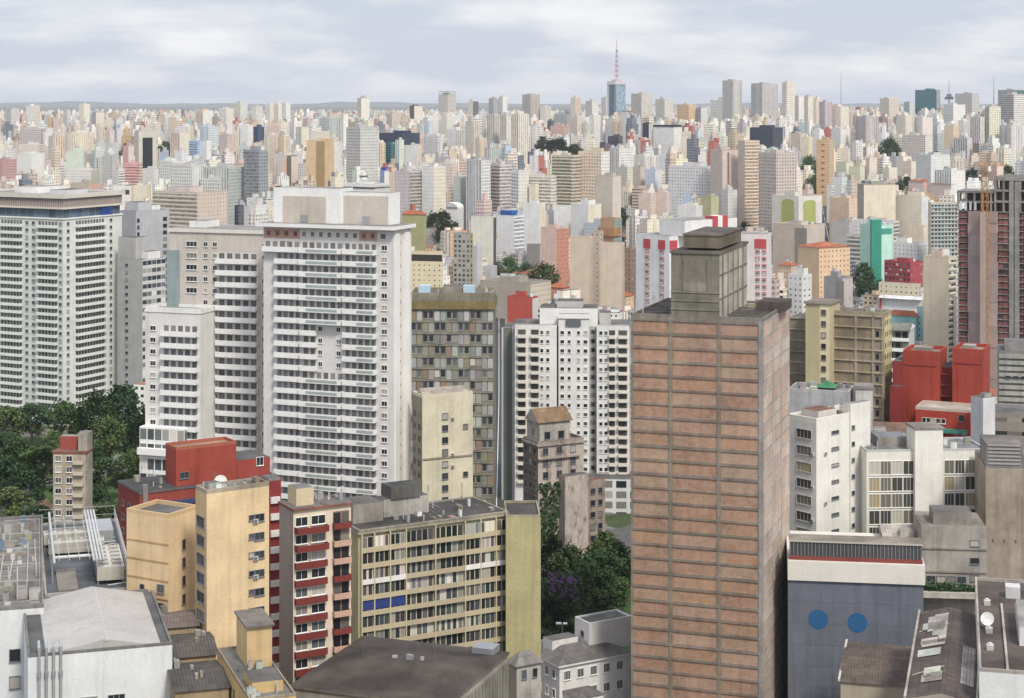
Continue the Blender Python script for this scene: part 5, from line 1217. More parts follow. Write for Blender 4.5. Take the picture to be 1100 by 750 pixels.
def red_white_block():
    b = Bld('apartment_block', 'white block with red window columns and red roof stripes behind the brick tower', 683, 719, 760, 254, 735, rel=45)
    wl, wr, H = b.wl, b.wr, b.H; P = 3.05; red = (.46, .08, .09)
    mb = MB(); mb.box(-wl, 0, 0, wr, 0, H, WALL, (.74, .74, .74), RFL); b.part(mb, 'wall')
    mb = MB()
    for f, L, o in (('L', wl, -wl),):
        for c in (.34, .78): b.fbox(mb, f, o+L*(c-.1), o+L*(c+.1), .01, .2, H-5.6, H-1.8, TRIM, red)
    b.fbox(mb, 'R', 0.1, wr*.2, .01, .2, H-5.6, H-1.8, TRIM, red); b.fbox(mb, 'R', wr*.68, wr, .01, .2, H-5.6, H-1.8, TRIM, red)
    for i in range(int(H/P)-2):
        z = H-7.6-P*i
        for c in (.34, .78): b.fbox(mb, 'L', -wl+wl*c-1.3, -wl+wl*c+1.3, .01, .10, z-.1, z+1.9, TRIM, red)
    b.part(mb, 'red_panels'); gl = MB()
    for i in range(int(H/P)-2):
        z = H-7.6-P*i
        for c in (.34, .78): b.window('L', -wl+wl*c, z+.3, 1.5, 1.2, 'w2', -.1)
        for y0, y1 in ((.22, .42), (.44, .64)): b.strip(gl, 'R', wr*y0, wr*y1, z, z+2.5, (.2, .2, .2), (.9, .9, .7), (2, 2.6)); b.balcony('R', wr*y0, wr*y1, z-.3, 1.0, .9, W if i < 5 else red)
    b.split(gl, 'glazed_door')
    x0, x1, zz = b.lx(703, 6), b.lx(703, 6)+30, b.z(240)
    mb = MB(); mb.box(-wl*.55, 4, 5, wr+14, H, zz+1, WALL, W, RFL); mb.box(-.5, 4.3, wr*.95, wr*1.35, H, zz+2.2, TRIM, red); mb.box(-.5, 4.4, wr*1.08, wr*1.2, H, zz+2.3, TRIM, W); b.part(mb, 'roof_house'); b.finish()
    b = Bld('apartment_block', 'pink and white block with twin red window columns right of the concrete roof block', 792, 824, 826, 252, 760, rel=8)
    wl, wr, H = b.wl, b.wr, b.H
    mb = MB(); mb.box(-wl, 0, 0, 14, 0, H, WALL, (.72, .66, .66), RFL); b.part(mb, 'wall'); mb = MB()
    mb.box(-wl*.42, -.3, -.2, -.01, H-6, H-2, TRIM, red)
    for i in range(int(H/P)-2):
        for c in (.32, .10): u = -wl*c; mb.box(u-1.0, u+1.0, -.1, -.01, H-8.4-P*i, H-6.5-P*i, TRIM, (.46, .12, .14)); b.window('L', u, H-8.2-P*i, 1.2, 1.2, 'w2', -.1)
    b.part(mb, 'red_panels'); b.finish()
red_white_block()
# ================================================================ THE MIDDLE CITY, BUILDING BY BUILDING
# left edge, nearest corner, right edge, top row, row where it meets the ground, wall colours, wall styles, label
MID = [
(6,12,21,117,150,GY,LG,'vw','grey twin slab with darker side at the hazy skyline, left of the netted-roof block'),
(28,35,43,114,152,W,CR,'sw','white tower with brown open rooftop frames on the far left skyline'),
(85,90,97,112,150,CR,(.78,.72,.55),'bs','tallest cream tower on the far left skyline, standing clear of its neighbours'),
(68,72,76,119,152,GY,LG,'ww','slim grey windowed tower left of the tallest far cream tower'),
(57,62,67,127,156,PK,PE,'bw','pinkish tower left of the slim grey windowed tower'),
(99,103,112,121,152,(.22,.22,.26),CR,'vs','half dark half cream tower just right of the tallest far cream tower'),
(22,44,49,139,172,LP,(.3,.28,.32),'wv','wide purple-grey block with a dark edge above the pink-trimmed block'),
(20,42,49,156,196,(.70,.60,.58),PK,'wb','pink-white block under a dark red roof edge, beneath the purple-grey block'),
(52,57,70,147,200,TN,PE,'bv','beige block with peach ribs left of the wide cream ribbed block'),
(70,77,101,143,188,CR,(.72,.62,.44),'vv','wide cream block with close vertical ribs below the tallest far cream tower'),
(103,107,112,137,168,BG,CR,'bv','narrow cream ribbed tower right of the wide cream ribbed block'),
(113,118,123,140,168,PK,(.70,.56,.52),'ws','narrow pinkish tower beside the dark wooded slope'),
(71,90,93,163,208,GN,TN,'bb','pale green blank block with a dark roof notch'),
(55,59,65,160,205,(.6,.5,.42),PE,'wb','peach block with a blank wall left of the pale green blank block'),
(19,34,48,166,208,W,W,'sb','stepped white block left of the peach blank block'),
(-6,3,18,172,216,(.36,.06,.08),(.34,.07,.08),'bw','dark crimson block edged in white bands at the left photo edge'),
(70,98,106,183,213,(.66,.64,.62),TN,'ws','low wide white block with a dotted row of windows'),
(110,121,125,168,212,(.30,.33,.34),LG,'ww','dull grey office slab left of the striped white block'),
(123,127,135,183,214,LG,W,'bh','small white block with dark horizontal stripes'),
(134,150,153,176,218,(.66,.24,.22),PE,'hb','salmon and white striped block left of the black glass office tower'),
(132,138,144,157,195,(.45,.07,.07),(.66,.58,.54),'bs','red and white tower left of the black glass office tower'),
(145,149,168,141,212,TN,(.46,.44,.38),'bb','concrete framed office tower with a tall black glass strip'),
(153,166,171,182,214,LG,W,'bs','pale low box at the foot of the black glass office tower'),
(170,186,200,174,222,(.62,.66,.66),W,'ww','white gridded block above the brick-red rooftop house'),
(121,140,144,201,240,W,CR,'sb','white roof block with one dark opening above the grey ribbed slab'),
(143,158,162,200,240,CR,(.66,.62,.42),'bv','cream ribbed block beside the white roof block with a dark opening'),
(76,96,110,198,236,TN,SA,'sb','tan low building with a terracotta end rising behind the slatted crown'),
(235,243,251,117,150,W,CR,'vs','far white slab, lower left one of the pale skyline cluster'),
(251,258,266,111,148,CR,W,'vv','far cream slab with ribs, tall middle of the pale skyline cluster'),
(270,275,282,115,148,CR,W,'sv','far white tower standing alone between two pale skyline clusters'),
(285,290,295,112,150,W,CR,'vs','first of three joined far white towers on the skyline'),
(294,299,304,112,150,CR,W,'vs','second of three joined far white towers on the skyline'),
(303,307,312,111,150,W,W,'vs','third of three joined far white towers on the skyline'),
(210,218,229,119,150,PE,W,'vs','far pink-cream slab left of the pale skyline cluster'),
(190,200,208,136,172,W,CR,'sv','white tower behind the bright blue building'),
(183,193,203,143,182,PK,CR,'vs','cream and pink slab left of the bright blue building'),
(203,212,222,152,190,(.16,.40,.70),(.30,.52,.78),'hv','bright blue building with two tones of blue cladding'),
(219,222,227,152,192,W,W,'bb','narrow blank white slab fixed to the bright blue building'),
(215,224,235,137,178,(.40,.56,.70),LB,'vw','pale blue glassy tower behind the bright blue building'),
(235,244,252,146,180,(.30,.24,.26),(.48,.30,.26),'sb','dark maroon block with a reddish end right of pale blue tower'),
(258,266,272,135,178,W,(.7,.7,.72),'sb','white blank slab next to the navy glass cube'),
(272,277,284,137,172,(.06,.09,.16),(.10,.14,.22),'gg','navy glass cube on a white base'),
(284,292,300,145,185,CR,(.66,.45,.30),'vb','peach tower with an orange-tan end, left of the grey-green tower'),
(300,304,310,147,188,OR,PE,'bv','slim orange tower between peach and grey-green towers'),
(318,324,332,137,182,(.44,.50,.44),CR,'vs','grey-green tower above the orange twin-strip slab'),
(343,352,367,127,168,(.34,.42,.46),(.30,.38,.40),'wv','blue-grey office block with a dark band on the centre-left skyline'),
(329,359,367,152,228,OR,W,'bb','orange slab with a brown middle stripe and white edge'),
(334,348,354,142,200,CR,PE,'sb','cream block rising directly behind the orange striped slab'),
(262,278,288,163,262,(.20,.22,.27),(.25,.28,.34),'gw','tall dark blue-grey glass tower left of the white tower roof'),
(183,205,222,178,262,(.62,.62,.60),(.66,.68,.66),'wv','wide grey-white block with many windows behind the banded beige block'),
(219,246,263,181,262,(.50,.52,.52),(.46,.52,.50),'vw','grey ribbed block touching the dark blue-grey glass tower'),
(215,236,243,193,262,(.60,.62,.58),LG,'ws','pale green-grey block in front of the grey ribbed block'),
(189,206,211,197,258,SA,(.4,.16,.11),'bb','brick-red rooftop house left of the pale green-grey block'),
(164,212,252,208,300,(.56,.50,.42),(.60,.50,.42),'hs','long beige block with dark window bands behind the beige stepped tower'),
(252,256,262,222,290,NV,DG,'gg','black glass slab squeezed below the dark blue-grey glass tower'),
(300,304,308,171,208,PE,SA,'bb','thin beige tower with a rusty end left of the orange striped slab'),
(308,313,321,168,208,(.22,.22,.16),PK,'bs','pinkish slab with an olive side left of the orange striped slab'),
(320,326,331,176,212,LG,GY,'ww','small grey windowed block at the foot of the orange striped slab'),
(384,388,397,106,152,TN,(.76,.74,.62),'bs','solitary cream tower with a pointed dark cap on the skyline'),
(372,387,406,138,228,(.40,.41,.42),(.50,.51,.50),'ww','large grey two-faced gridded tower behind the white tower roof'),
(366,369,374,123,190,CR,W,'sb','narrow white tower touching the large grey gridded tower'),
(407,432,454,144,185,(.05,.06,.11),NV,'bg','wide navy upper storeys of the long dark glass building'),
(404,409,414,154,205,CR,YL,'vb','pale yellow tower left of the teal glass office'),
(413,420,426,155,196,(.05,.16,.17),TG,'hg','dark teal striped glass office below the navy long building'),
(425,429,434,151,200,(.46,.60,.58),GN,'vs','pale teal tower right of the dark teal striped glass office'),
(433,449,453,157,200,LG,PE,'bb','blank pale grey slab with a pink edge below the navy long building'),
(414,421,431,122,152,(.50,.40,.38),(.66,.52,.44),'vv','pinkish pair of ribbed slabs on the skyline right of solitary cream tower'),
(440,445,454,114,150,(.20,.16,.15),(.72,.62,.52),'vs','half brown half cream tower on the centre-left skyline'),
(455,460,466,131,160,(.40,.56,.70),LB,'sv','little pale blue block in the pink and cream cluster'),
(471,481,490,102,140,(.46,.40,.34),(.50,.44,.40),'ww','tower topped by an open concrete frame on the centre skyline'),
(503,508,514,109,142,CR,(.22,.20,.20),'sv','slim cream tower with a dark side right of the frame-topped tower'),
(525,530,536,106,142,(.20,.22,.24),(.34,.36,.38),'vg','slim dark tower left of the far bright white tower'),
(536,540,545,104,142,WB,W,'vs','far bright white tower between the slim dark tower and brown-grey tower'),
(455,470,473,147,190,(.38,.38,.44),LG,'wb','blue-grey gridded slab right of the navy long building'),
(474,480,488,126,170,CR,(.60,.56,.50),'sb','cream tower below the frame-topped tower'),
(480,490,501,140,182,W,(.46,.46,.46),'sv','white block with grey ribs above the pink low block'),
(500,508,514,131,190,(.36,.30,.26),(.60,.50,.42),'bv','beige tower with a brown side'),
(507,515,523,149,190,(.52,.44,.34),(.66,.48,.32),'sv','orange-beige block in front of the beige tower with a brown side'),
(517,522,527,129,180,CR,W,'bs','pale slab between the beige tower and large stone-grey twin'),
(523,531,538,124,182,(.44,.42,.39),(.48,.45,.42),'vv','left half of the large stone-grey twin towers'),
(537,544,550,125,184,(.50,.47,.43),(.60,.57,.52),'vs','paler right half of the large stone-grey twin towers'),
(501,517,527,173,258,(.48,.50,.52),(.74,.75,.76),'vw','silver tower with a striped left side and white windowed right side'),
(526,537,550,178,256,(.58,.48,.46),(.62,.60,.58),'hh','block of pinkish balcony stripes right of the silver tower'),
(453,466,479,180,268,W,CR,'ss','white and cream tower with black windows above the round tree'),
(424,440,453,185,268,(.52,.48,.48),(.48,.44,.42),'sh','dull pinkish-grey tower left of the white and cream tower'),
(423,433,436,186,240,YL,(.72,.66,.4),'bs','bright yellow slab beside the dull pinkish-grey tower'),
(472,486,491,176,225,(.66,.54,.50),PK,'ws','pink block behind the white and cream tower'),
(487,494,502,191,255,PG,(.44,.48,.42),'bs','muted green-grey block left of the silver tower'),
(369,402,419,199,262,W,(.60,.60,.6),'ss','white roof building with a drum tank behind the white tower'),
(408,413,418,184,230,(.05,.12,.40),W,'bb','little building with a royal blue rooftop box'),
(561,570,580,102,150,(.30,.27,.25),(.40,.34,.30),'vv','tall brown-grey tower on the skyline left of the antenna skyscraper'),
(549,557,568,123,196,CR,(.76,.72,.64),'vv','cream-white ribbed tower in front of the brown-grey skyline tower'),
(580,586,592,115,150,W,CR,'sv','far white tower right of the tall brown-grey tower'),
(588,592,595,130,152,(.14,.16,.20),(.16,.18,.22),'gg','dark blue block left of the slate office'),
(595,609,613,123,150,(.14,.20,.26),(.2,.27,.33),'hg','slate blue banded office above the red-brown roofs'),
(591,606,611,136,158,(.44,.14,.12),(.36,.12,.10),'sb','low red-brown block below the slate blue office'),
(613,618,624,105,148,CR,PE,'bv','slim peach tower left of the grey skyline block'),
(629,636,643,109,150,(.40,.40,.42),W,'wb','grey skyline block with a white right edge'),
(612,620,627,126,165,(.60,.48,.40),(.66,.52,.42),'ww','pinkish stone block above the dark trees'),
(626,630,635,132,165,GN,(.64,.68,.6),'bv','narrow mint-white tower above the dark trees'),
(633,638,645,124,165,W,(.62,.58,.56),'bs','white tower left of the antenna skyscraper'),
(646,651,656,105,150,(.50,.53,.57),WB,'vv','pale blue-grey tower touching the antenna skyscraper'),
(678,689,701,101,152,(.42,.38,.33),(.60,.57,.52),'vv','broad ribbed beige and grey tower right of antenna skyscraper'),
(704,714,723,107,152,(.44,.43,.42),(.62,.58,.54),'ww','stepped grey-beige tower second right of antenna skyscraper'),
(690,697,700,133,168,(.05,.055,.08),(.4,.39,.4),'bb','black blank slab in the white cluster below the ribbed tower'),
(702,724,733,137,182,WB,W,'sb','white block under a flat black roof slab'),
(697,708,713,146,168,SA,(.5,.24,.18),'bs','salmon low block in front of the white block with black roof'),
(653,664,669,147,172,(.10,.09,.14),DG,'gb','dark violet glass cube left of the salmon low block'),
(640,650,656,155,180,(.13,.10,.13),(.2,.15,.17),'bs','dark maroon low block left of the dark violet glass cube'),
(655,665,681,160,212,(.56,.55,.53),(.74,.73,.72),'vw','white many-windowed tower below the dark violet glass cube'),
(681,692,708,168,206,W,(.68,.66,.66),'sv','white low slab with lilac ribs'),
(593,614,624,168,262,(.55,.50,.36),(.50,.43,.34),'hb','olive-beige block with bold horizontal bands'),
(621,646,655,164,262,(.70,.56,.42),W,'wb','peach gridded tower right of the olive-beige banded block'),
(640,658,667,190,276,(.52,.45,.36),(.60,.54,.46),'bb','plain beige slab in front of the peach gridded tower'),
(549,557,568,186,262,(.66,.66,.66),(.68,.65,.6),'ws','grey-white block left of the cream banded block'),
(566,592,598,190,262,(.70,.67,.58),W,'hb','cream banded block with a rusty roof terrace'),
(568,575,579,199,262,(.72,.68,.54),CR,'bb','narrow blank cream shaft in front of the cream banded block'),
(680,688,694,180,220,(.34,.28,.22),(.44,.38,.30),'bs','brown slab left of the blue and white block'),
(662,674,681,181,220,(.32,.33,.24),(.62,.6,.46),'ss','olive and cream block behind the twin pink-beige slabs'),
(693,704,711,183,222,(.42,.52,.72),(.64,.68,.76),'bs','blue and white block'),
(718,759,775,180,246,(.64,.66,.68),(.76,.76,.76),'wb','long white office slab with a fine window grid and blank white end'),
(686,699,703,209,256,(.66,.52,.43),PK,'bb','left one of the twin pink-beige blank slabs'),
(704,716,720,208,256,(.66,.52,.43),PK,'bb','right one of the twin pink-beige blank slabs'),
(727,740,748,113,150,(.60,.27,.03),(.66,.34,.05),'ww','low bright orange building on the right-centre skyline'),
(748,753,760,116,150,(.20,.26,.42),LG,'gs','small blue-grey tower right of the bright orange skyline building'),
(763,777,789,108,152,(.66,.68,.64),(.70,.70,.62),'ww','pale mint-white tower group left of the dark-sided tall tower'),
(776,787,797,87,158,(.24,.25,.27),(.52,.52,.51),'bv','tall skyline tower with a dark left side and ribbed pale right side'),
(807,819,836,90,160,(.38,.38,.40),(.42,.40,.42),'vw','tall grey twin-shaft tower with lilac glass strips'),
(840,845,854,89,162,CR,(.72,.68,.56),'sw','tall cream stepped tower right of the grey twin-shaft tower'),
(853,858,864,104,160,(.62,.56,.54),W,'vs','pale pink tower right of the tall cream stepped tower'),
(863,868,874,104,160,(.44,.42,.42),CR,'bs','grey and cream tower in the right skyline row'),
(873,877,882,106,160,W,PK,'bs','narrow white tower with a pinkish side in the right skyline row'),
(880,886,894,110,162,(.32,.26,.30),(.52,.44,.48),'bv','maroon-lilac tower at the end of the right skyline row'),
(886,903,912,115,162,(.68,.55,.45),CR,'bs','broad peach block with a dark roof edge below the right skyline'),
(800,830,841,138,182,(.06,.07,.10),(.09,.10,.13),'bg','large black glass building with a stepped lower right corner'),
(849,860,866,144,180,(.50,.40,.34),BG,'bs','tan block right of the large black glass building'),
(861,869,873,148,188,(.72,.66,.44),YL,'bb','pale yellow shaft right of the tan block'),
(872,880,885,140,182,W,W,'bs','blank white block behind the orange slab with arched marks'),
(893,903,911,139,180,WB,W,'sb','blue-white block right of the orange slab with arched marks'),
(877,891,896,151,222,(.62,.33,.06),(.42,.22,.05),'sb','upright orange slab with a column of arched marks'),
(763,776,794,162,250,(.50,.40,.34),(.58,.46,.40),'bb','brown-pink blank slab with a dark seam'),
(793,800,816,152,252,(.52,.42,.34),(.72,.56,.42),'bh','peach tower with fine rows of windows right of blank brown-pink slab'),
(815,834,856,165,262,(.52,.45,.40),(.56,.48,.44),'ww','wide grey-pink block with dark square windows'),
(898,909,917,175,206,(.5,.52,.28),(.6,.6,.44),'bs','low lime-yellow block near the orange slab'),
(919,930,944,126,182,(.30,.24,.28),(.42,.36,.40),'vv','dusky lilac tower with dark vertical stripes'),
(983,1006,1010,97,140,(.07,.19,.22),(.12,.25,.28),'gg','large dark teal glass block on the right skyline'),
(971,977,983,110,140,(.30,.42,.42),(.4,.5,.5),'gs','little grey-teal block left of the dark teal skyline block'),
(945,955,966,106,145,BG,(.56,.46,.36),'ww','beige stepped tower left of the dark teal skyline block'),
(1014,1024,1037,113,152,(.74,.74,.72),W,'ws','bright white tower below the small skyline mast'),
(1026,1044,1052,101,146,(.34,.33,.33),(.46,.45,.45),'ww','dark grey concrete block right of the small skyline mast'),
(1072,1092,1106,97,140,(.12,.22,.25),TG,'gg','teal glass roofed block at the right skyline edge'),
(1074,1089,1104,102,162,(.40,.40,.44),W,'hb','grey tower with a white end before the teal roofed block'),
(963,972,982,124,172,CR,(.74,.68,.56),'sv','cream tower behind the brown-grey gridded block'),
(982,991,1002,127,172,W,(.72,.62,.56),'sb','white and pink tower behind the brown-grey gridded block'),
(969,994,1002,146,190,(.44,.38,.35),(.74,.70,.66),'wb','brown-grey gridded block with a white end'),
(1014,1024,1030,136,182,(.74,.54,.30),(.56,.36,.18),'bb','apricot blank tower with an orange side'),
(1024,1039,1044,149,185,(.34,.35,.39),(.5,.5,.54),'vs','slate-lilac ribbed block right of the apricot blank tower'),
(1029,1035,1041,130,165,W,(.6,.64,.64),'sv','narrow white tower behind the slate-lilac ribbed block'),
(1042,1053,1058,126,182,(.52,.48,.50),W,'vb','lilac-grey tower with a white edge left of the pale yellow-green tower'),
(1058,1063,1075,115,182,(.46,.46,.38),(.66,.66,.46),'vw','pale yellow-green tower with balcony columns at right'),
(1074,1086,1105,135,184,(.56,.56,.57),(.68,.68,.70),'vv','broad white ribbed block at the right photo edge'),
(915,920,926,154,190,W,(.6,.6,.58),'sw','white windowed block left of the dusky lilac tower'),
(930,934,942,170,206,PE,(.70,.56,.46),'bb','small peach house-block left of the big round tree'),
(948,955,964,181,208,(.74,.72,.54),CR,'bs','pale lemon small block below the big round tree'),
(970,979,984,174,204,PE,CR,'sb','cream small block left of the stepped pale grey complex'),
(984,1000,1020,167,216,(.56,.60,.60),(.62,.66,.66),'bs','stepped pale grey complex with blank upright walls'),
(1004,1022,1037,184,222,(.62,.66,.68),W,'vs','lower white-grey range in front of stepped pale grey complex'),
(912,924,929,180,208,(.56,.60,.30),(.6,.62,.4),'bs','yellow-green low block left of the small peach house-block'),
(1064,1071,1078,179,210,SA,PE,'bb','small salmon block behind the orange crane'),
# lower middle
(432,456,458,232,290,OL,(.33,.34,.16),'bb','olive green wall under a red roof right of white tower'),
(475,492,498,224,262,W,LG,'bs','white arched market roof behind the round tree'),
(442,475,476,272,352,(.68,.60,.42),CR,'sb','cream block with a dark open top storey above blue tank roof'),
(487,505,508,252,340,(.36,.34,.31),OL,'wb','weathered grey block with rubble on its roof'),
(506,513,518,266,340,(.60,.61,.64),(.5,.5,.5),'bb','blank grey-white slab right of the weathered grey block'),
(506,530,533,234,302,(.66,.66,.56),(.1,.1,.1),'bb','left white warehouse cube with a blue rooftop rail'),
(534,552,563,233,292,(.72,.73,.74),(.70,.71,.74),'bh','right white warehouse cube with blue rooftop machinery'),
(562,580,586,220,285,(.74,.75,.75),CR,'bb','plain white slab right of the white warehouse cubes'),
(566,580,584,264,300,(.26,.24,.23),GY,'bs','soot-dark small block below the plain white slab'),
(516,570,592,306,345,(.40,.36,.32),(.62,.56,.46),'bs','low warehouse with a dull brown flat roof'),
(545,572,578,321,362,(.46,.09,.07),(.62,.62,.62),'bb','small red shop building left of the three-bay white tower'),
(581,598,611,246,312,(.68,.50,.42),(.50,.22,.15),'bs','pale pink slab with a brick-red windowed side'),
(595,612,616,222,275,W,(.72,.72,.7),'bb','first plain white slab behind the pale pink slab'),
(613,632,646,221,280,(.70,.71,.71),CR,'bb','second plain white slab with a cream end behind the beige twin slabs'),
(612,633,637,256,345,(.66,.54,.42),(.5,.42,.34),'bb','left beige blank twin slab in front of blue-grey roofs'),
(645,668,671,263,345,(.68,.57,.46),(.5,.42,.34),'bb','right beige blank twin slab in front of blue-grey roofs'),
(634,644,648,250,335,(.52,.45,.36),(.45,.39,.31),'sb','recessed stair block joining the two beige blank twin slabs'),
(627,650,657,241,282,(.38,.45,.52),TN,'sb','small blue-grey house with flat roof above the beige twin slabs'),
(645,660,668,236,300,(.44,.26,.14),(.22,.30,.28),'bs','rusty orange and teal oddly stacked tower above right twin slab'),
(670,678,684,268,330,(.34,.24,.18),BR,'sb','brown brick block left of the white and red block'),
(728,748,757,222,268,W,WB,'bb','stepped white block behind the concrete tank room'),
(753,764,772,212,268,(.34,.34,.16),(.42,.42,.22),'bb','olive pointed slab behind the concrete tank room'),
(775,782,792,205,255,(.50,.52,.54),LG,'ss','grey low block left of the lime arched building'),
(829,858,883,212,270,(.70,.66,.58),(.7,.67,.62),'bb','white building with two lime green arched panels'),
(830,864,886,243,302,(.55,.46,.37),(.52,.45,.40),'bb','tan twin-slab block below the lime arched building'),
(888,893,896,200,240,W,(.66,.64,.6),'sh','white slab left of the peach block with a brown strip'),
(891,912,926,214,262,(.70,.50,.32),(.68,.50,.36),'bs','peach block with a dark brown vertical strip'),
(893,912,916,240,280,(.38,.37,.36),GY,'bs','grey podium below the peach block with a brown strip'),
(921,928,962,199,275,(.30,.28,.22),(.70,.62,.48),'bb','big blank cream hall, higher left part'),
(960,990,997,212,275,(.70,.62,.48),(.66,.68,.70),'bb','big blank cream hall, lower right part with pale edge'),
(914,960,966,239,280,(.72,.66,.66),(.66,.6,.6),'sh','pinkish white block behind the mint building'),
(924,937,959,243,322,MT,(.50,.74,.64),'bb','mint green building with a dark green centre strip'),
(910,926,930,254,300,(.5,.5,.48),LG,'hs','grey-white small block left of the mint green building'),
(997,1000,1029,219,305,(.56,.52,.40),(.42,.46,.44),'sd','grey-green office tower with paired dark windows and a beige edge'),
(975,992,996,244,285,(.70,.58,.42),CR,'bb','low cream block in front of the big blank cream hall'),
(950,978,991,283,330,(.34,.05,.06),(.38,.06,.07),'ws','dark red block with small white windows'),
(952,985,1001,263,300,W,LG,'ss','white jumbled rooftops above the dark red block'),
(944,987,989,307,345,CR,(.5,.44,.36),'sb','cream low building with one dark doorway below the dark red block'),
(946,990,992,324,372,(.76,.76,.75),(.5,.4,.3),'bb','low building with a bright white roof and red edge'),
(992,1019,1027,278,400,(.70,.61,.47),(.64,.58,.48),'bh','tall blank cream slab left of the unfinished tower'),
(956,984,986,342,392,(.30,.56,.56),(.22,.42,.42),'bb','left turquoise building with a red tiled roof'),
(985,996,999,332,392,(.36,.56,.58),TL,'sb','turquoise stair tower with small dark windows'),
(998,1015,1018,346,395,(.32,.58,.56),(.2,.4,.4),'bb','right turquoise building with a red tiled roof'),
(857,880,913,268,352,(.70,.52,.34),(.72,.52,.34),'bs','peach building with orange-red roof pieces'),
(885,905,916,300,362,(.34,.33,.33),(.50,.46,.45),'bb','grey twin-slab block in front of the peach building'),
(847,862,872,297,380,W,(.66,.66,.64),'ss','small white house-block with a red band beside the brick tower'),
(1024,1028,1032,320,400,W,(.7,.7,.68),'bs','sliver of white wall between cream slab and unfinished tower'),
(587,604,613,311,331,SA,(.62,.5,.42),'bs','low house under a red roof left of the left beige twin slab'),
(655,672,681,320,342,(.6,.5,.4),PE,'sb','low house under a red roof at the foot of the right beige twin slab'),
(551,570,583,296,312,CR,(.66,.62,.56),'sb','cream house under a red roof behind the dull brown flat roof'),
(826,843,851,274,296,(.6,.52,.46),SA,'ss','house under a red roof right of the pink and white block'),
(836,850,859,287,312,PE,(.6,.5,.42),'ss','house under a red roof, second row right of pink and white block'),
(797,812,826,226,250,PK,CR,'ss','house under a red roof above the pink and white block'),
(669,680,686,300,322,(.42,.3,.24),SA,'ss','brick house under a red roof left of the white block with red columns'),
(976,992,1000,196,216,PK,SA,'ss','pink house under a red roof below the stepped pale grey complex'),
(1000,1022,1036,199,222,PK,SA,'ss','long pink house under a red roof left of the unfinished tower top'),
]
SPECIAL = {}
def cell_for(d): return (2.9, 3.05)
def jitw(w, r, d=2500): return (w[0]*r.uniform(.8, 1.0), w[1]*r.uniform(.8, 1.0), (w[2]*r.uniform(.9, 1.4) if d < 1300 else -r.uniform(.55, .95)) if w[2] > 0 else w[2]) if w[0] else None
TOWERISH = ('tower', 'slab', 'office')
def mid_building(row):
    xl, xc, xr, yt, yb, cl, cr_, st, label = row
    d = depth_of(yb); pk = .42*smooth(1000, 2200, d); pale = lambda q: tuple(v*(1-pk)+t_*pk for v, t_ in zip(q, (.82, .785, .72))) if max(q) > .22 else q; cl, cr_ = pale(cl), pale(cr_); r = random.Random(hash((xl, yt, yb)) & 0xffff if False else int(xl*977+yt*131+yb*17) & 0xffff)  # walls paled with distance: the far city's brightness is put into their colour
    w = label.lower()
    nm = 'house' if ' house under' in w else 'office_building' if 'office' in w or 'glass' in w else ('tower_block' if 'tower' in w or 'slab' in w else 'city_building')
    b = Bld(nm, label, xl, xc, xr, yt, d)
    if b.wr > 34 and 'hall' not in w: b.wr = 34
    wl, wr, H = b.wl, b.wr, b.H
    wL, wR = jitw(WIN[st[0]], r, d), jitw(WIN[st[1]], r, d)
    rf = jit(r.choice((RF, RFL, (.26, .23, .2))), .15, r)
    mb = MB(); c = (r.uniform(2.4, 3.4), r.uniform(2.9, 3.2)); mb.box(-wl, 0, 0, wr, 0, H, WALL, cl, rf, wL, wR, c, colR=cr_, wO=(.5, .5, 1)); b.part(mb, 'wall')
    mb = MB(); h = .9; parapet(mb, -wl, 0, 0, wr, H, h, min(.4, wl*.1), tuple(v*.92 for v in cl))
    b.part(mb, 'parapet')
    if min(wl, wr) > 6 and 'slab' != w[-4:]:
        mb = MB(); x0 = -wl*r.uniform(.55, .8); y0 = wr*r.uniform(.15, .35); hh = r.uniform(2.4, 4.6); mb.box(x0, x0+wl*r.uniform(.3, .5), y0, y0+wr*r.uniform(.3, .5), H, H+hh, WALL, jit(cl, .1, r), rf)
        if r.random() < .5: mb.box(x0+.6, x0+wl*.22, y0+.5, y0+wr*.22, H+hh, H+hh+1.6, WALL, jit(LG, .2, r), RF)
        b.part(mb, 'machine_room')
        if r.random() < .3: tank(b, -wl*.2, wr*.7, H, 1.1, 1.7, r.choice((LB, LG, LB, (.3, .45, .6))))
    # real relief: balcony slabs or pilasters on the windowed faces of the nearer ones
    s = F/d
    if s > .62:
        for f, sty, L, o in (('L', st[0], wl, -wl), ('R', st[1], wr, 0)):
            cc = cl if f == 'L' else cr_
            if L < 3: continue
            mb = MB()
            if sty in 'hd':
                n = int((H-1)/c[1])
                for i in range(min(n, 40)): b.fbox(mb, f, o+.2, o+L-.2, .01, .5, H-c[1]*(i+1)-.1, H-c[1]*(i+1)+.75, TRIM, jit(cc, .05, r))
                b.part(mb, 'balcony_trim')
            elif sty == 'v':
                n = max(2, round(L/3.2))
                for k in range(n+1): u = o+L*k/n; b.fbox(mb, f, max(o, u-.3), min(o+L, u+.3), .01, .45, 0, H-.5, TRIM, jit(cc, .05, r))
                b.part(mb, 'rib_cladding')
            elif sty == 'w' and r.random() < .6:
                n = int((H-1)/c[1])
                for i in range(min(n, 40)): b.fbox(mb, f, o, o+L, .01, .22, H-c[1]*(i+1)-.12, H-c[1]*(i+1)+.1, TRIM, jit(cc, .05, r))
                b.part(mb, 'floor_trim')
    # features the photograph shows on single buildings
    def panel(face, f0, f1, py0, py1, col, name, n=.25, mi=TRIM):
        mb = MB(); L, o = (wl, -wl) if face == 'L' else (wr, 0)
        b.fbox(mb, face, o+L*f0, o+L*f1, .012, n, max(0, b.z(py1)), b.z(py0), mi, col); b.part(mb, name)
    if 'black glass strip' in w: panel('R', .22, .78, 148, 205, (.03, .035, .06), 'glass_strip', .15, GLASS)
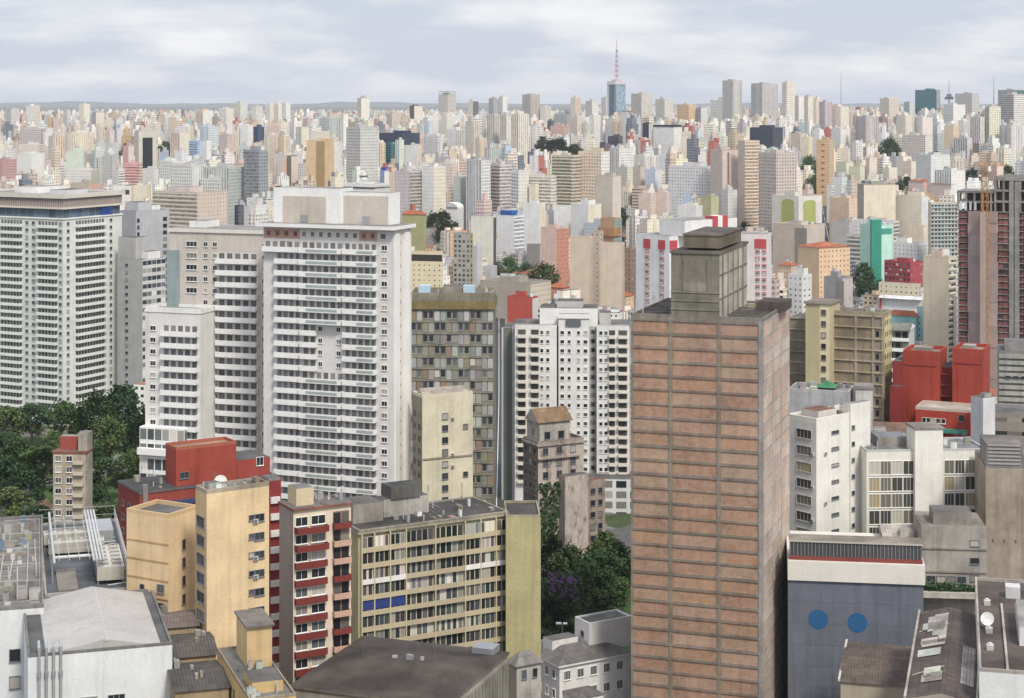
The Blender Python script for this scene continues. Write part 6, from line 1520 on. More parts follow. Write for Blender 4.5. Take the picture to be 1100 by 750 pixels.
    if 'brown middle stripe' in w: panel('L', .36, .66, 152, 226, (.36, .25, .13), 'stripe')
    if 'dark green centre' in w: panel('R', -.1, .38, 236, 320, (.04, .26, .19), 'centre_strip', 1.5); panel('R', .4, .95, 246, 252, (.07, .30, .24), 'sign_panel')
    if 'lime green arched' in w:
        for (p0, p1, py, f) in ((840, 853, 214, 'L'), (863, 876, 215, 'R')):
            mb = MB(); u0, u1 = (b.lx(p0), b.lx(p1)) if f == 'L' else (b.ry(p0), b.ry(p1)); zt = b.z(py); T = b.T(f); q = []
            for k in range(13): a = math.pi*k/12; q.append(T((u0+u1)/2+(u1-u0)/2*math.cos(a), .3, zt-3+2.6*math.sin(a)))
            q += [T(u0, .3, b.z(243)), T(u1, .3, b.z(243))]; mb.quad(q, TRIM, LM); b.part(mb, 'arched_panel')
    if 'flat black roof' in w: 
        mb = MB(); mb.box(-wl-.6, .6, -.6, wr+.6, H+.91, H+3.2, TRIM, (.03, .03, .035)); b.part(mb, 'roof_slab')
    if 'dark seam' in w: panel('R', .30, .40, 164, 250, (.22, .16, .14), 'seam')
    if 'brown strip' in w and 'with a dark brown' in w: panel('R', .0, .35, 214, 260, (.24, .12, .08), 'strip')
    if 'arched marks' in w and 'upright' in w:
        mb = MB()
        for i in range(9): u = -wl*.5; z = H-4-i*3.6*(H/40); b.fbox(mb, 'L', u-wl*.12, u+wl*.12, .012, .2, z-1.6, z, TRIM, (.40, .16, .03))
        b.part(mb, 'arched_marks')
    if 'pointed dark cap' in w:
        mb = MB(); mb.hip(-wl*.8, -wl*.2, wr*.2, wr*.8, H+.9, 5, TRIM, (.3, .28, .28)); b.part(mb, 'roof_cap')
    if 'open concrete frame' in w:
        mb = MB()
        for k in range(6):
            for y in (0.3, wr-.9): x = -wl+k*(wl-.8)/5; mb.box(x, x+.7, y, y+.6, H+.9, H+8, OLD, (.42, .38, .34))
        mb.box(-wl, 0, 0, wr, H+8, H+9, OLD, (.42, .38, .34)); b.part(mb, 'roof_frame')
    if 'stacked tower' in w:
        mb = MB(); mb.box(-wl-1.5, 1.0, -1.5, wr*.7, H*.72, H*.86, OLD, (.5, .27, .13), RF); b.part(mb, 'projecting_storey')
    if 'blue rooftop' in w:
        mb = MB()
        for k in range(8): x = -wl*.95+k*wl*.9/7; mb.beam((x, .8, H+.9), (x, .8, H+3.2), .22, METAL, (.03, .12, .42)); mb.beam((x, .8, H+3.2), (min(x+wl*.13, -.2), .8, H+3.2), .22, METAL, (.03, .12, .42))
        if 'machinery' in w: mb.box(-wl*.9, -wl*.2, 2, wr*.7, H, H+4.5, METAL, (.04, .15, .45), (.05, .17, .48))
        b.part(mb, 'rooftop_rail')
    if 'right white warehouse' in w:
        mb = MB(); u, z0 = b.lx(542), b.z(274); T = b.T('L')
        for q in range(20): a0, a1 = math.pi*q/10, math.pi*(q+1)/10; mb.quad([T(u+math.cos(a0)*1.5, .05, z0+math.sin(a0)*1.5), T(u+math.cos(a1)*1.5, .05, z0+math.sin(a1)*1.5), T(u+math.cos(a1)*2.2, .05, z0+math.sin(a1)*2.2), T(u+math.cos(a0)*2.2, .05, z0+math.sin(a0)*2.2)], TRIM, (.25, .26, .28))
        b.fbox(mb, 'L', u-.3, u+.3, .05, .08, z0-1.4, z0+1.4, TRIM, (.25, .26, .28)); b.part(mb, 'emblem')
    if 'royal blue' in w:
        mb = MB(); mb.box(-wl*.8, -wl*.1, .5, wr*.6, H, H+4, TRIM, (.03, .07, .38)); b.part(mb, 'rooftop_box')
    if 'red tiled roof' in w or 'under a red roof' in w or 'orange-red roof' in w:
        mb = MB(); mb.hip(-wl, 0, 0, wr, H+.95, 2.6, TILE, (.36, .12, .065)); b.part(mb, 'tiled_roof')
    if 'bright white roof' in w: mb = MB(); mb.gable(-wl, 0, -2, wr, H+.95, 1.5, SHEET, (.74, .74, .73), W, 'x'); b.part(mb, 'sheet_roof'); panel('L', -.02, .02, 322, 370, (.4, .08, .06), 'red_edge', 1)
    if 'arched market' in w:
        mb = MB(); m_ = 10
        for k in range(m_):
            a0, a1 = math.pi*k/m_, math.pi*(k+1)/m_; f = lambda a: (-wl/2-wl/2*math.cos(a), H+.9+4*math.sin(a))
            (xa, za), (xb, zb) = f(a0), f(a1); mb.quad([(xa, -1, za), (xb, -1, zb), (xb, wr, zb), (xa, wr, za)], TRIM, W)
            mb.quad([(xa, -.98, H+.9), (xb, -.98, H+.9), (xb, -.98, zb), (xa, -.98, za)], TRIM, LG)
        b.part(mb, 'arched_roof')
    if 'drum tank' in w:
        mb = MB(); mb.tube((-wl*.55, wr*.4, H), (-wl*.55, wr*.4, H+7), 3.6, 3.6, 20, TRIM, W); mb.tube((-wl*.55, wr*.4, H+7), (-wl*.55, wr*.4, H+7.8), 4.3, 4.3, 20, TRIM, (.1, .1, .1)); mb.tube((-wl*.55, wr*.4, H+7.8), (-wl*.55, wr*.4, H+11), 2.2, 2.2, 20, TRIM, W); b.part(mb, 'drum_tank')
        mb = MB(); mb.box(-wl, 0, -.3, wr, H-3.4, H-2.0, TRIM, DK); b.part(mb, 'dark_band')
    if 'dark open top' in w: panel('L', 0, 1, 274, 281, (.04, .04, .03), 'open_storey_shade', .1)  # flat dark panel holds the shade of the open top storey
    if 'drum' not in w and 'one dark opening' in w: panel('L', .5, .95, 204, 209, DK, 'opening', .1)  # flat dark panel stands in for the shade inside an opening
    if 'twin-slab' in w: panel('L', .72, 1.08, yt+2, yb, (.26, .24, .21), 'recess', .3)  # raised dark strip paints the shade of a recess between the slabs
    if 'white end' in w and 'fine window grid' in w: panel('R', .3, .42, 182, 244, (.5, .52, .55), 'seam')
for row in MID: mid_building(row)

def antenna_skyscraper():
    b = Bld('office_tower', 'tall blue glass skyscraper with a light crown and a lattice broadcast mast on top', 653, 661, 672, 91, 3020, rel=40)
    wl, wr, H = b.wl, b.wr, b.H
    mb = MB(); mb.box(-wl, 0, 0, wr, 0, H, TRIM, (.20, .28, .36), RF, (.75, 2, -.8), (.7, 2, -1.2), cell=(4, 3.6), colR=(.38, .50, .60)); b.part(mb, 'wall')
    mb = MB(); mb.box(-wl-.8, -wl+2.6, -.8, 2.6, 0, H+2, TRIM, (.45, .48, .53)); mb.box(-2.4, .6, -.6, 2.4, 0, H+2, TRIM, (.20, .24, .3)); b.part(mb, 'corner_shafts')
    mb = MB(); mb.box(-wl-1, 1, -1, wr+1, H+.2, H+6, TRIM, (.60, .57, .58), LG); mb.box(-wl*.8, -wl*.2, wr*.2, wr*.8, H+6, H+9, TRIM, (.5, .46, .47)); b.part(mb, 'crown')
    mb = MB(); cx, cy = -wl/2, wr/2; zt = b.z(41)
    def lat(z0, z1, w0, w1, n):
        for k in range(n):
            a, c = z0+(z1-z0)*k/n, z0+(z1-z0)*(k+1)/n; wa, wc = w0+(w1-w0)*k/n, w0+(w1-w0)*(k+1)/n
            col = (.50, .16, .13) if k % 2 else (.62, .60, .60)
            for i, (sx, sy) in enumerate(((-1, -1), (1, -1), (1, 1), (-1, 1))):
                mb.beam((cx+sx*wa, cy+sy*wa, a), (cx+sx*wc, cy+sy*wc, c), .38, METAL, col)
                nx, ny = ((-1, -1), (1, -1), (1, 1), (-1, 1))[(i+1) % 4]; mb.beam((cx+sx*wa, cy+sy*wa, a), (cx+nx*wc, cy+ny*wc, c), .25, METAL, col)
    z0 = H+9; lat(z0, z0+(zt-z0)*.72, 2.4, .9, 12); mb.tube((cx, cy, z0+(zt-z0)*.7), (cx, cy, zt), .55, .25, 6, METAL, (.5, .3, .28)); b.part(mb, 'broadcast_mast')
antenna_skyscraper()
def mast(px, y0, y1, d, label, box=None):
    t = thing('radio_mast', label, 'mast', (X(px, d), d, gz(d))); mb = MB(); z1, z0 = Zat(y0, d)-gz(d), Zat(y1, d)-gz(d)
    mb.tube((0, 0, 0), (0, 0, z0), 2.2, 1.1, 6, METAL, (.4, .38, .4)); mb.tube((0, 0, z0), (0, 0, z1), .8, .35, 6, METAL, (.42, .36, .38)); mb.build('pole', t)
    if box:
        mb = MB(); zb = Zat(box, d)-gz(d); mb.box(-7, 7, -5, 5, zb-5, zb, METAL, (.16, .13, .16)); mb.box(-4, 4, -3, 3, zb, zb+5, METAL, (.2, .17, .2)); mb.build('platform', t)
mast(903.5, 78, 112, 3500, 'thin far mast above the right skyline row')
mast(1019.5, 85, 103, 3300, 'short mast with a dark platform on the right skyline', 104)
mast(1067.5, 82, 104, 3400, 'slim mast beside the teal roofed block on the right skyline')
# ================================================================ GROUND, STREETS, PARKS, HILLS
def terrain():
    mb = MB(); ys = [-600, 0, 300, 600, 900, 1150]+list(range(1250, 3050, 100))+[4000, 6000, 10000, 18000, 40000]; xs = [-25000, -6000, -2000, -800, 0, 800, 2000, 6000, 25000]
    for a, b in zip(ys, ys[1:]):
        for c, e in zip(xs, xs[1:]): mb.quad([(c, a, gz(a)), (e, a, gz(a)), (e, b, gz(b)), (c, b, gz(b))], 0)
    struct('ground', mb, [M_GROUND])
    mb = MB(); r = random.Random(12); n = 90; prev = None
    hs = [0.5]*(n+1)
    for k in range(n+1): hs[k] = .55+.25*math.sin(k*.33+1)+.2*math.sin(k*.9)+.12*math.sin(k*2.3+.5)
    for row, f in enumerate((0, .5, .85, 1.0, .8, .3, 0)):
        cur = [(-14000+28000*k/n, 27000+row*500, 59.5+f*max(.12, hs[k])*(64 if k < n*.45 else 44)+(r.uniform(-3, 3) if 0 < f else 0)) for k in range(n+1)]
        if prev:
            for k in range(n): mb.quad([prev[k], prev[k+1], cur[k+1], cur[k]], 0)
        prev = cur
    struct('hills', mb, [plain('forested hills', (.05, .075, .045), .95, .7, 1.2, .002)])
terrain()
def ribbon(name, pts, w, dz, mat, parent=None):
    mb = MB(); L = []
    for i, p in enumerate(pts):
        a, b = Vector(pts[max(0, i-1)]), Vector(pts[min(len(pts)-1, i+1)]); t = (b-a); t.z = 0; t.normalize(); nrm = Vector((t.y, -t.x, 0)); q = Vector(p)
        L.append((q-nrm*w/2, q+nrm*w/2))
    for (a, b), (c, e) in zip(L, L[1:]): mb.quad([(a.x, a.y, a.z+dz), (b.x, b.y, b.z+dz), (e.x, e.y, e.z+dz), (c.x, c.y, c.z+dz)], 0)
    o = mb.build(name, None, [mat]); o['kind'] = 'structure'; return o
def gp(px, py): d = depth_of(py); return (X(px, d), d, gz(d))
def dense(pts, step=60):
    out = []
    for a, b in zip(pts, pts[1:]):
        n = max(1, int(abs(b[1]-a[1])/step))
        for k in range(n):
            t = k/n; y = a[1]+(b[1]-a[1])*t; out.append((a[0]+(b[0]-a[0])*t, y, gz(y)))
    out.append((pts[-1][0], pts[-1][1], gz(pts[-1][1]))); return out
STREETS = [dense([gp(925, 470), gp(912, 352), gp(899, 300), gp(891, 262), gp(884, 226), gp(878, 195), gp(874, 180)]),
           dense([gp(470, 560), gp(533, 560), gp(536, 430), gp(536, 330)]), dense([gp(664, 350), gp(657, 262), gp(654, 232)]), dense([gp(-60, 545), gp(40, 520), gp(122, 505), gp(165, 470)], 20)]
for i, s_ in enumerate(STREETS):
    ribbon('pavement', s_, 15 if i == 0 else 12, .12, M_PAVE); ribbon('street', s_, 9.5 if i == 0 else 7.5, .18, M_ASPH)
    ribbon('road_marking', s_, .25, .19, M_LINE)
def patch(name, pts, dz, mat):
    mb = MB(); mb.quad([(x, y, dz) for x, y in pts], 0); o = mb.build(name, None, [mat]); o['kind'] = 'structure'
patch('park_lawn', [(X(-40, 470), 470), (X(156, 470), 470), (X(156, 700), 700), (X(-40, 716), 716)], .008, M_GRASS)
patch('park_path', [(X(35, 590), 590), (X(60, 560), 560), (X(80, 565), 565), (X(50, 600), 600)], .02, plain('bare earth', (.16, .10, .07)))
patch('garden_lawn', [(X(575, 412), 412), (X(690, 424), 424), (X(690, 500), 500), (X(575, 500), 500)], .012, M_GRASS)

# ================================================================ TREES
def leaf_crown(h, w, n, size, seed, base=.32, loose=1.0):
    r = random.Random(seed); mb = MB(); cl = []
    nb = 34
    for k in range(nb):
        a = r.uniform(0, 6.283); t = r.uniform(0, 1); rad = (w/2)*math.sqrt(max(.05, 1-(2*t-.85)**2))*r.uniform(.35, 1.0)
        cl.append((rad*math.cos(a), rad*math.sin(a), h*(base+(1-base)*t*.95), w*r.uniform(.10, .19)*loose))
    for k in range(n):
        cx, cy, cz, cr = r.choice(cl); v = Vector((r.gauss(0, 1), r.gauss(0, 1), r.gauss(0, .8))).normalized()*cr*r.random()**.45
        c = Vector((cx, cy, cz))+v; u = Vector((r.gauss(0, 1), r.gauss(0, 1), r.gauss(0, .7))).normalized(); q = u.orthogonal().normalized(); s = size*r.uniform(.6, 1.3)
        mb.quad([tuple(c-u*s), tuple(c-q*s*.55), tuple(c+u*s), tuple(c+q*s*.55)], 0)
    return mb.mesh('crown', [M_LEAF])
def trunk_mesh(h, w, seed):
    r = random.Random(seed); mb = MB(); mb.tube((0, 0, -.3), (0, 0, h*.34), .035*h, .024*h, 8, 0); 
    for k in range(6):
        a = k*1.05+r.uniform(-.3, .3); z0 = h*r.uniform(.24, .36); mb.tube((0, 0, z0), (math.cos(a)*w*.26, math.sin(a)*w*.26, h*r.uniform(.55, .8)), .016*h, .005*h, 6, 0)
    return mb.mesh('trunk', [M_BARK])
PROTO = [('broadleaf_tree', leaf_crown(10, 10, 3400, .36, 1), trunk_mesh(10, 10, 1)), ('broadleaf_tree', leaf_crown(10, 9, 3000, .34, 2, .26), trunk_mesh(10, 9, 2)), ('broadleaf_tree', leaf_crown(10, 11, 2600, .40, 3, .36, 1.25), trunk_mesh(10, 11, 3)),
         ('street_tree', leaf_crown(10, 10, 900, .75, 4), trunk_mesh(10, 10, 4)), ('street_tree', leaf_crown(10, 12, 1000, .8, 5, .25), trunk_mesh(10, 12, 5))]
TREES = []
def tree(px, d, h, w, label, k=None, group=None):
    rr = random.Random(int(px*31+d)); nm, cm, tm = PROTO[k if k is not None else rr.randrange(3)]
    t = thing(nm, label, 'tree', (X(px, d), d, gz(d)), rr.uniform(0, 6.28), group); t.scale = (w/10, w/10, h/10)
    for m, n_ in ((tm, 'trunk'), (cm, 'crown')): o = bpy.data.objects.new(n_, m); C.objects.link(o); o.parent = t
    TREES.append((px, d, h, w)); return t
LP_ = [(132, 690, 23, 24, 'tallest dark tree of the left park, against the grey tower foot'), (104, 675, 21, 19, 'tall dark tree just left of the tallest park tree'), (151, 645, 19, 15, 'dark tree pressed against the beige stepped tower'),
 (66, 690, 17, 17, 'park tree under the corner of the green-white tower'), (34, 692, 16, 17, 'park tree below the left balconies of the green-white tower'), (4, 685, 16, 17, 'park tree at the photo edge below the green-white tower'),
 (20, 622, 15, 17, 'spreading tree in the left park, in front of the tower-foot trees'), (47, 612, 14, 15, 'smaller tree in the left park behind the small beige block'), (-6, 590, 16, 18, 'dark tree cut by the photo edge in the left park'),
 (84, 628, 15, 15, 'tree directly behind the small beige block roof'), (114, 600, 13, 14, 'tree right of the small beige block, upper one'), (140, 585, 13, 13, 'tree beside the podium of the beige stepped tower'),
 (12, 556, 13, 15, 'low dark tree near the left photo edge above the plant roof'), (42, 545, 10, 11, 'small tree just left of the small beige block'), (112, 535, 13, 13, 'tree right of the small beige block, middle one'),
 (124, 500, 12, 12, 'tree between the small beige block and the dark red block'), (112, 455, 10, 10, 'low bushy tree behind the plant roof railing'), (128, 440, 9, 9, 'low tree at the foot of the dark red block'), (22, 500, 9, 12, 'bushy tree above the cluttered grey roof')]
LP_ += [(2, 640, 15, 15, 'tree in the second row of the left park at the photo edge'), (58, 640, 15, 15, 'tree in the second row of the left park below the tower corner'), (100, 560, 12, 13, 'broad tree just right of the small beige block'), (30, 580, 13, 14, 'round tree over the park path'), (72, 590, 14, 13, 'dark tree left of and behind the small beige block'),
 (136, 545, 12, 13, 'tree by the white podium at the park corner'), (0, 520, 10, 12, 'low tree by the photo edge behind the cluttered roof'), (60, 515, 8, 9, 'shrubby tree hidden behind the plant roof'), (134, 480, 11, 11, 'tree above the dark red block roof corner'), (90, 470, 9, 10, 'low tree below the small beige block'), (118, 650, 17, 16, 'dark tree in the middle of the tall left park group'), (144, 615, 14, 13, 'tree close to the stepped tower balconies')]
for a in LP_: tree(a[0], a[1], a[2], a[3], a[4], None, 'trees of the left park')
CP_ = [(592, 478, 17, 13, 'pale green tree beside the mustard end wall, tallest there'), (611, 470, 15, 12, 'dark tree in front of the derelict building'), (628, 462, 15, 13, 'dense dark tree in the middle of the garden'),
 (645, 470, 15, 14, 'tall dark garden tree left of the brick tower'), (664, 474, 16, 14, 'tall dark garden tree touching the brick tower edge'), (656, 462, 11, 11, 'shorter tree on the garden lawn by brick tower'),
 (594, 440, 10, 10, 'round bush-like tree at the foot of the mustard wall'), (610, 430, 8, 10, 'low tree over the pale lamp head in the garden'), (586, 424, 7, 8, 'small shrub-like tree behind the white villa')]
CP_ += [(580, 455, 12, 10, 'tree hugging the mustard end wall, lower one'), (650, 485, 16, 14, 'tall tree at the back of the garden beside grey annex')]
for a in CP_: tree(a[0], a[1], a[2], a[3], a[4], None, 'trees of the garden by the brick tower')
t = thing('flowering_tree', 'small tree with purple blossom among the dark garden trees', 'tree', (X(604, 452), 452, 0)); t.scale = (.95, .95, 1.35)
o = bpy.data.objects.new('trunk', PROTO[1][2]); C.objects.link(o); o.parent = t; o = bpy.data.objects.new('crown', PROTO[1][1]); C.objects.link(o); o.parent = t
r = random.Random(3); mb = MB()
for k in range(420):
    a = r.uniform(0, 6.28); zz = r.uniform(5.5, 10.2); rad = r.uniform(1.6, 4.4); c = Vector((rad*math.cos(a), rad*math.sin(a), zz)); u = Vector((r.gauss(0, 1), r.gauss(0, 1), r.gauss(0, 1))).normalized()*.3; q = u.orthogonal().normalized()*.2
    mb.quad([tuple(c-u), tuple(c-q), tuple(c+u), tuple(c+q)], 0)
mb.build('blossom', t, [M_FLOWER])
MT_ = [(474, 227, 272, 34, 'big round tree above the cream block with a dark open top'), (545, 279, 306, 30, 'broad tree in front of the white warehouse cubes'), (584, 287, 322, 36, 'broad tree below the pale pink slab'),
 (566, 285, 312, 20, 'tree filling the gap between warehouse cubes and pale pink slab'), (956, 152, 186, 26, 'big round dark tree right of the dusky lilac tower'), (869, 170, 196, 22, 'dark tree left of the orange slab with arched marks'),
 (875, 190, 234, 22, 'dark tree below the orange slab with arched marks'), (928, 284, 336, 34, 'wide dark tree below the mint green building'), (905, 256, 288, 16, 'street tree right of the sloping street'),
 (600, 149, 182, 32, 'dark tree crown in the middle of the far central grove'), (583, 148, 180, 24, 'dark tree crown at the left end of the far central grove'), (618, 155, 182, 24, 'dark tree crown at the right end of the far central grove'),
 (136, 155, 184, 20, 'dark tree left of the black glass office tower'), (177, 152, 180, 18, 'dark tree right of the black glass office tower'), (1045, 181, 212, 22, 'tree left of the orange crane'),
 (1082, 180, 210, 18, 'tree right of the orange crane behind the netted tower'), (975, 190, 222, 16, 'dark tree left of the stepped pale grey complex'), (966, 196, 226, 14, 'small dark tree beside the pale lemon block'),
 (800, 240, 266, 14, 'dark little tree left of the tan twin-slab block'), (828, 254, 282, 12, 'small tree at the corner of the tan twin-slab block'), (667, 224, 252, 18, 'tree on the street left of the twin pink-beige slabs'),
 (944, 303, 338, 18, 'smaller tree joining the wide dark tree below the mint building'), (428, 240, 268, 14, 'small tree left of the olive green wall'), (760, 243, 262, 12, 'small tree under the olive pointed slab'),
 (300, 200, 236, 18, 'low tree right of the dark blue-grey glass tower'), (1006, 163, 186, 10, 'little dark tree under the white and pink tower')]
for px, yt, yb, wp, lab in MT_:
    d = depth_of(min(yb, yt+1.25*wp)); s = F/d; tree(px, d, (min(yb, yt+1.25*wp)-yt)/s, wp/s, lab, px % 3, 'trees between the blocks of the middle city')
# lamp with a pale head in the garden, seen above the villa
t = thing('garden_lamp', 'garden lamp post with two flat pale heads above the lawn', 'lamp post', (X(604, 424), 424, 0)); mb = MB(); mb.tube((0, 0, 0), (0, 0, 9.6), .16, .1, 8, METAL, GY); mb.build('post', t)
mb = MB(); mb.box(-1.5, -.2, -.5, .5, 9.5, 9.8, TRIM, W); mb.box(.2, 1.2, -.4, .6, 9.45, 9.7, TRIM, W); mb.beam((-.3, 0, 9.55), (.3, 0, 9.55), .08); mb.build('lamp_head', t)

# ================================================================ CARS on the sloping street
def car(px, py, col, label, off, flip):
    s_ = STREETS[0]; d = depth_of(py); i = min(range(len(s_)-1), key=lambda k: abs(s_[k][1]-d)); a, b = Vector(s_[i]), Vector(s_[i+1]); tdir = (b-a).normalized(); ang = math.atan2(tdir.y, tdir.x)
    c = a+(b-a)*((d-a.y)/(b.y-a.y)) + Vector((tdir.y, -tdir.x, 0))*off; t = thing('parked_car', label, 'car', (c.x, c.y, c.z+.19), ang+(math.pi if flip else 0), 'cars on the sloping street')
    mb = MB(); prof = [(-2.1, .3), (2.1, .3), (2.15, .7), (1.2, .9), (-1.9, .95), (-2.15, .75)]
    for y in (-.85, .85): mb.quad([(x, y, z) for x, z in (prof if y < 0 else prof[::-1])], METAL, col)
    for (x0, z0), (x1, z1) in zip(prof, prof[1:]+prof[:1]): mb.quad([(x0, -.85, z0), (x0, .85, z0), (x1, .85, z1), (x1, -.85, z1)], METAL, col)
    mb.build('body', t); mb = MB(); p2 = [(-1.7, .95), (.95, .9), (.35, 1.42), (-1.25, 1.45)]
    for y in (-.72, .72): mb.quad([(x, y, z) for x, z in p2], GLASS, DK)
    for (x0, z0), (x1, z1), m_ in zip(p2, p2[1:]+p2[:1], (METAL, GLASS, METAL, GLASS)): mb.quad([(x0, -.72, z0), (x0, .72, z0), (x1, .72, z1), (x1, -.72, z1)], m_, col if m_ == METAL else DK)
    mb.build('cabin', t)
    for x in (-1.35, 1.35):
        for y in (-.8, .8): mb = MB(); mb.tube((x, y-.1, .32), (x, y+.1, .32), .32, .32, 12, TRIM, (.02, .02, .02)); mb.build('wheel', t)
for k, (py, col, word) in enumerate(((322, W, 'white'), (309, (.03, .03, .035), 'black'), (298, (.35, .36, .38), 'silver'), (288, (.35, .03, .03), 'red'), (279, W, 'white'), (272, (.05, .08, .2), 'dark blue'), (265, (.3, .3, .31), 'grey'), (257, (.03, .03, .03), 'black'))):
    words_ = ['nearest on the sloping street', 'second up the sloping street', 'third up the sloping street', 'halfway up the sloping street', 'past the halfway tree of the sloping street', 'higher on the sloping street', 'near the lime arched building', 'farthest up the sloping street']
    car(0, py, col, word+' car, '+words_[k], (-2.9, 2.9, 1.6)[k % 3], k % 2)

# ================================================================ THE REST OF THE CITY: filled in block by block
import numpy as np
def seg_dist(x, y, s_):
    best = 1e9
    for (ax, ay, _), (bx_, by, _) in zip(s_, s_[1:]):
        dx_, dy_ = bx_-ax, by-ay; t_ = max(0, min(1, ((x-ax)*dx_+(y-ay)*dy_)/(dx_*dx_+dy_*dy_+1e-9))); best = min(best, math.hypot(x-ax-t_*dx_, y-ay-t_*dy_))
    return best
r = random.Random(20)
FOOT = []
for p in PLACED:
    xs = [q[0] for q in p[5]]; ys = [q[1] for q in p[5]]; FOOT.append((min(xs), max(xs), min(ys), max(ys), p[5]))
TF = [(X(px, d), d, w*.45) for px, d, h, w in TREES]
GRID = {}
def gkeys(x0, x1, y0, y1):
    for i in range(int(x0//60), int(x1//60)+1):
        for j in range(int(y0//60), int(y1//60)+1): yield (i, j)
for f in FOOT:
    for k in gkeys(f[0], f[1], f[2], f[3]): GRID.setdefault(k, []).append(f[4])
def overlap(A, B):                     # separating axis test for two convex footprints
    for P, Q in ((A, B), (B, A)):
        n = len(P)
        for i in range(n):
            ex, ey = P[(i+1) % n][0]-P[i][0], P[(i+1) % n][1]-P[i][1]; nx, ny = ey, -ex
            pa = [x*nx+y*ny for x, y in P]; qa = [x*nx+y*ny for x, y in Q]
            if max(pa) <= min(qa) or max(qa) <= min(pa): return False
    return True
covers = sorted([(p[4], p[0], p[1], p[2], min(p[3], 760)) for p in PLACED])
treecov = [(d, px-w/2*F/d, px+w/2*F/d, YH+F*(HC-gz(d)-h)/d, YH+F*(HC-gz(d))/d) for px, d, h, w in TREES if d > 800]
covers = sorted(covers+treecov)
def limit_top(px0, px1, d, yt, yb):
    """lowest allowed roof row so that the buildings the photograph shows stay in view"""
    for dc, a, b, t, base in covers:
        if dc <= d: continue
        o = min(px1, b)-max(px0, a)
        if o <= 0: continue
        if o > .15*(b-a) or o > 6:
            need = base-(.32 if dc < 1500 else .5)*(base-t)
            if need > yt: yt = need
    return yt
WALLC = [((.81, .79, .75), 'white', 14), ((.79, .73, .61), 'cream', 9), ((.60, .50, .40), 'beige', 5), ((.64, .52, .46), 'pinkish', 4), ((.46, .46, .46), 'grey', 3), ((.60, .62, .62), 'pale grey', 4), ((.40, .34, .29), 'brown', 1), ((.62, .44, .28), 'orange-tan', .5), ((.46, .58, .58), 'pale teal', .6), ((.22, .24, .28), 'dark grey', 1.2), ((.42, .50, .62), 'blue-grey', .5), ((.46, .18, .14), 'brick-red', .5)]
wc = [c for c in WALLC for _ in range(int(c[2]*2))]
fills = []
d = 640.0
while d < 15000:
    step = 15+d*.0036 if d < 4500 else 31+(d-4500)*.007
    x = -.305*d+r.uniform(0, step)
    while x < .305*d:
        cx, cy = x+r.uniform(-.25, .25)*step, d+r.uniform(-.35, .35)*step; x += step*r.uniform(.85, 1.15)
        g = gz(cy); px = 550+F*cx/cy
        if cy < 900 and px < 165 or cy < 805 and px > 1000: continue
        if any(seg_dist(cx, cy, s_) < 15 for s_ in STREETS): continue
        q = r.random(); far = smooth(900, 2600, cy)
        # districts of different build: the skyline ridge and clusters are tall, the valleys low
        dist = .5+.5*math.sin(cx*.0042+1.3)*math.sin(cy*.0031+.4)
        if q < .62-.52*far: kind, w, dp, H = 'house', r.uniform(8, 14), r.uniform(8, 16), r.uniform(4.5, 8.5)
        elif q < .85-.45*far: kind, w, dp, H = 'low', r.uniform(8, 17), r.uniform(8, 15), r.uniform(9, 20)
        else: kind, w, dp, H = 'tower', r.uniform(6.5, 13), r.uniform(7, 15), r.uniform(22, 50)+dist*22
        if cy > 4500: w *= 1.1; H *= r.uniform(.8, 1.15)
        th = r.choice((R(18), R(40), R(-25), R(64), R(28)))+r.uniform(-.06, .06)+R(8)*math.sin(cx*.002)
        pts = [(cx+u*w/2*math.cos(th)+v*dp/2*math.sin(th), cy-u*w/2*math.sin(th)+v*dp/2*math.cos(th)) for u, v in ((-1, -1), (1, -1), (1, 1), (-1, 1))]
        bx0, bx1, by0, by1 = min(p[0] for p in pts), max(p[0] for p in pts), min(p[1] for p in pts), max(p[1] for p in pts)
        ks = list(gkeys(bx0, bx1, by0, by1))
        if any(overlap(pts, P) for k in ks for P in GRID.get(k, ())): continue
        if any(math.hypot(cx-a, cy-b) < c+w*.5 for a, b, c in TF): continue
        p0, p1 = 550+F*bx0/by0 if bx0 < 0 else 550+F*bx0/by1, 550+F*bx1/by0 if bx1 > 0 else 550+F*bx1/by1
        yb = YH+F*(HC-g)/by0; yt = YH+F*(HC-g-H)/by0
        lim = 119+r.uniform(0, 11)-(4 if px > 640 else 0)
        yt2 = max(limit_top(p0, p1, by0, yt, yb), lim) 
        H2 = H-(yt2-yt)*by0/F
        if H2 < 4: continue
        if kind == 'house' and H2 < H-2: continue
        if H2 < 20 and kind == 'tower': kind = 'low'
        for k in ks: GRID.setdefault(k, []).append(pts)
        fills.append([kind, cx, cy, g, w, dp, H2, th, p0, p1, yt2, yb, r.random()])
    d += step*.92
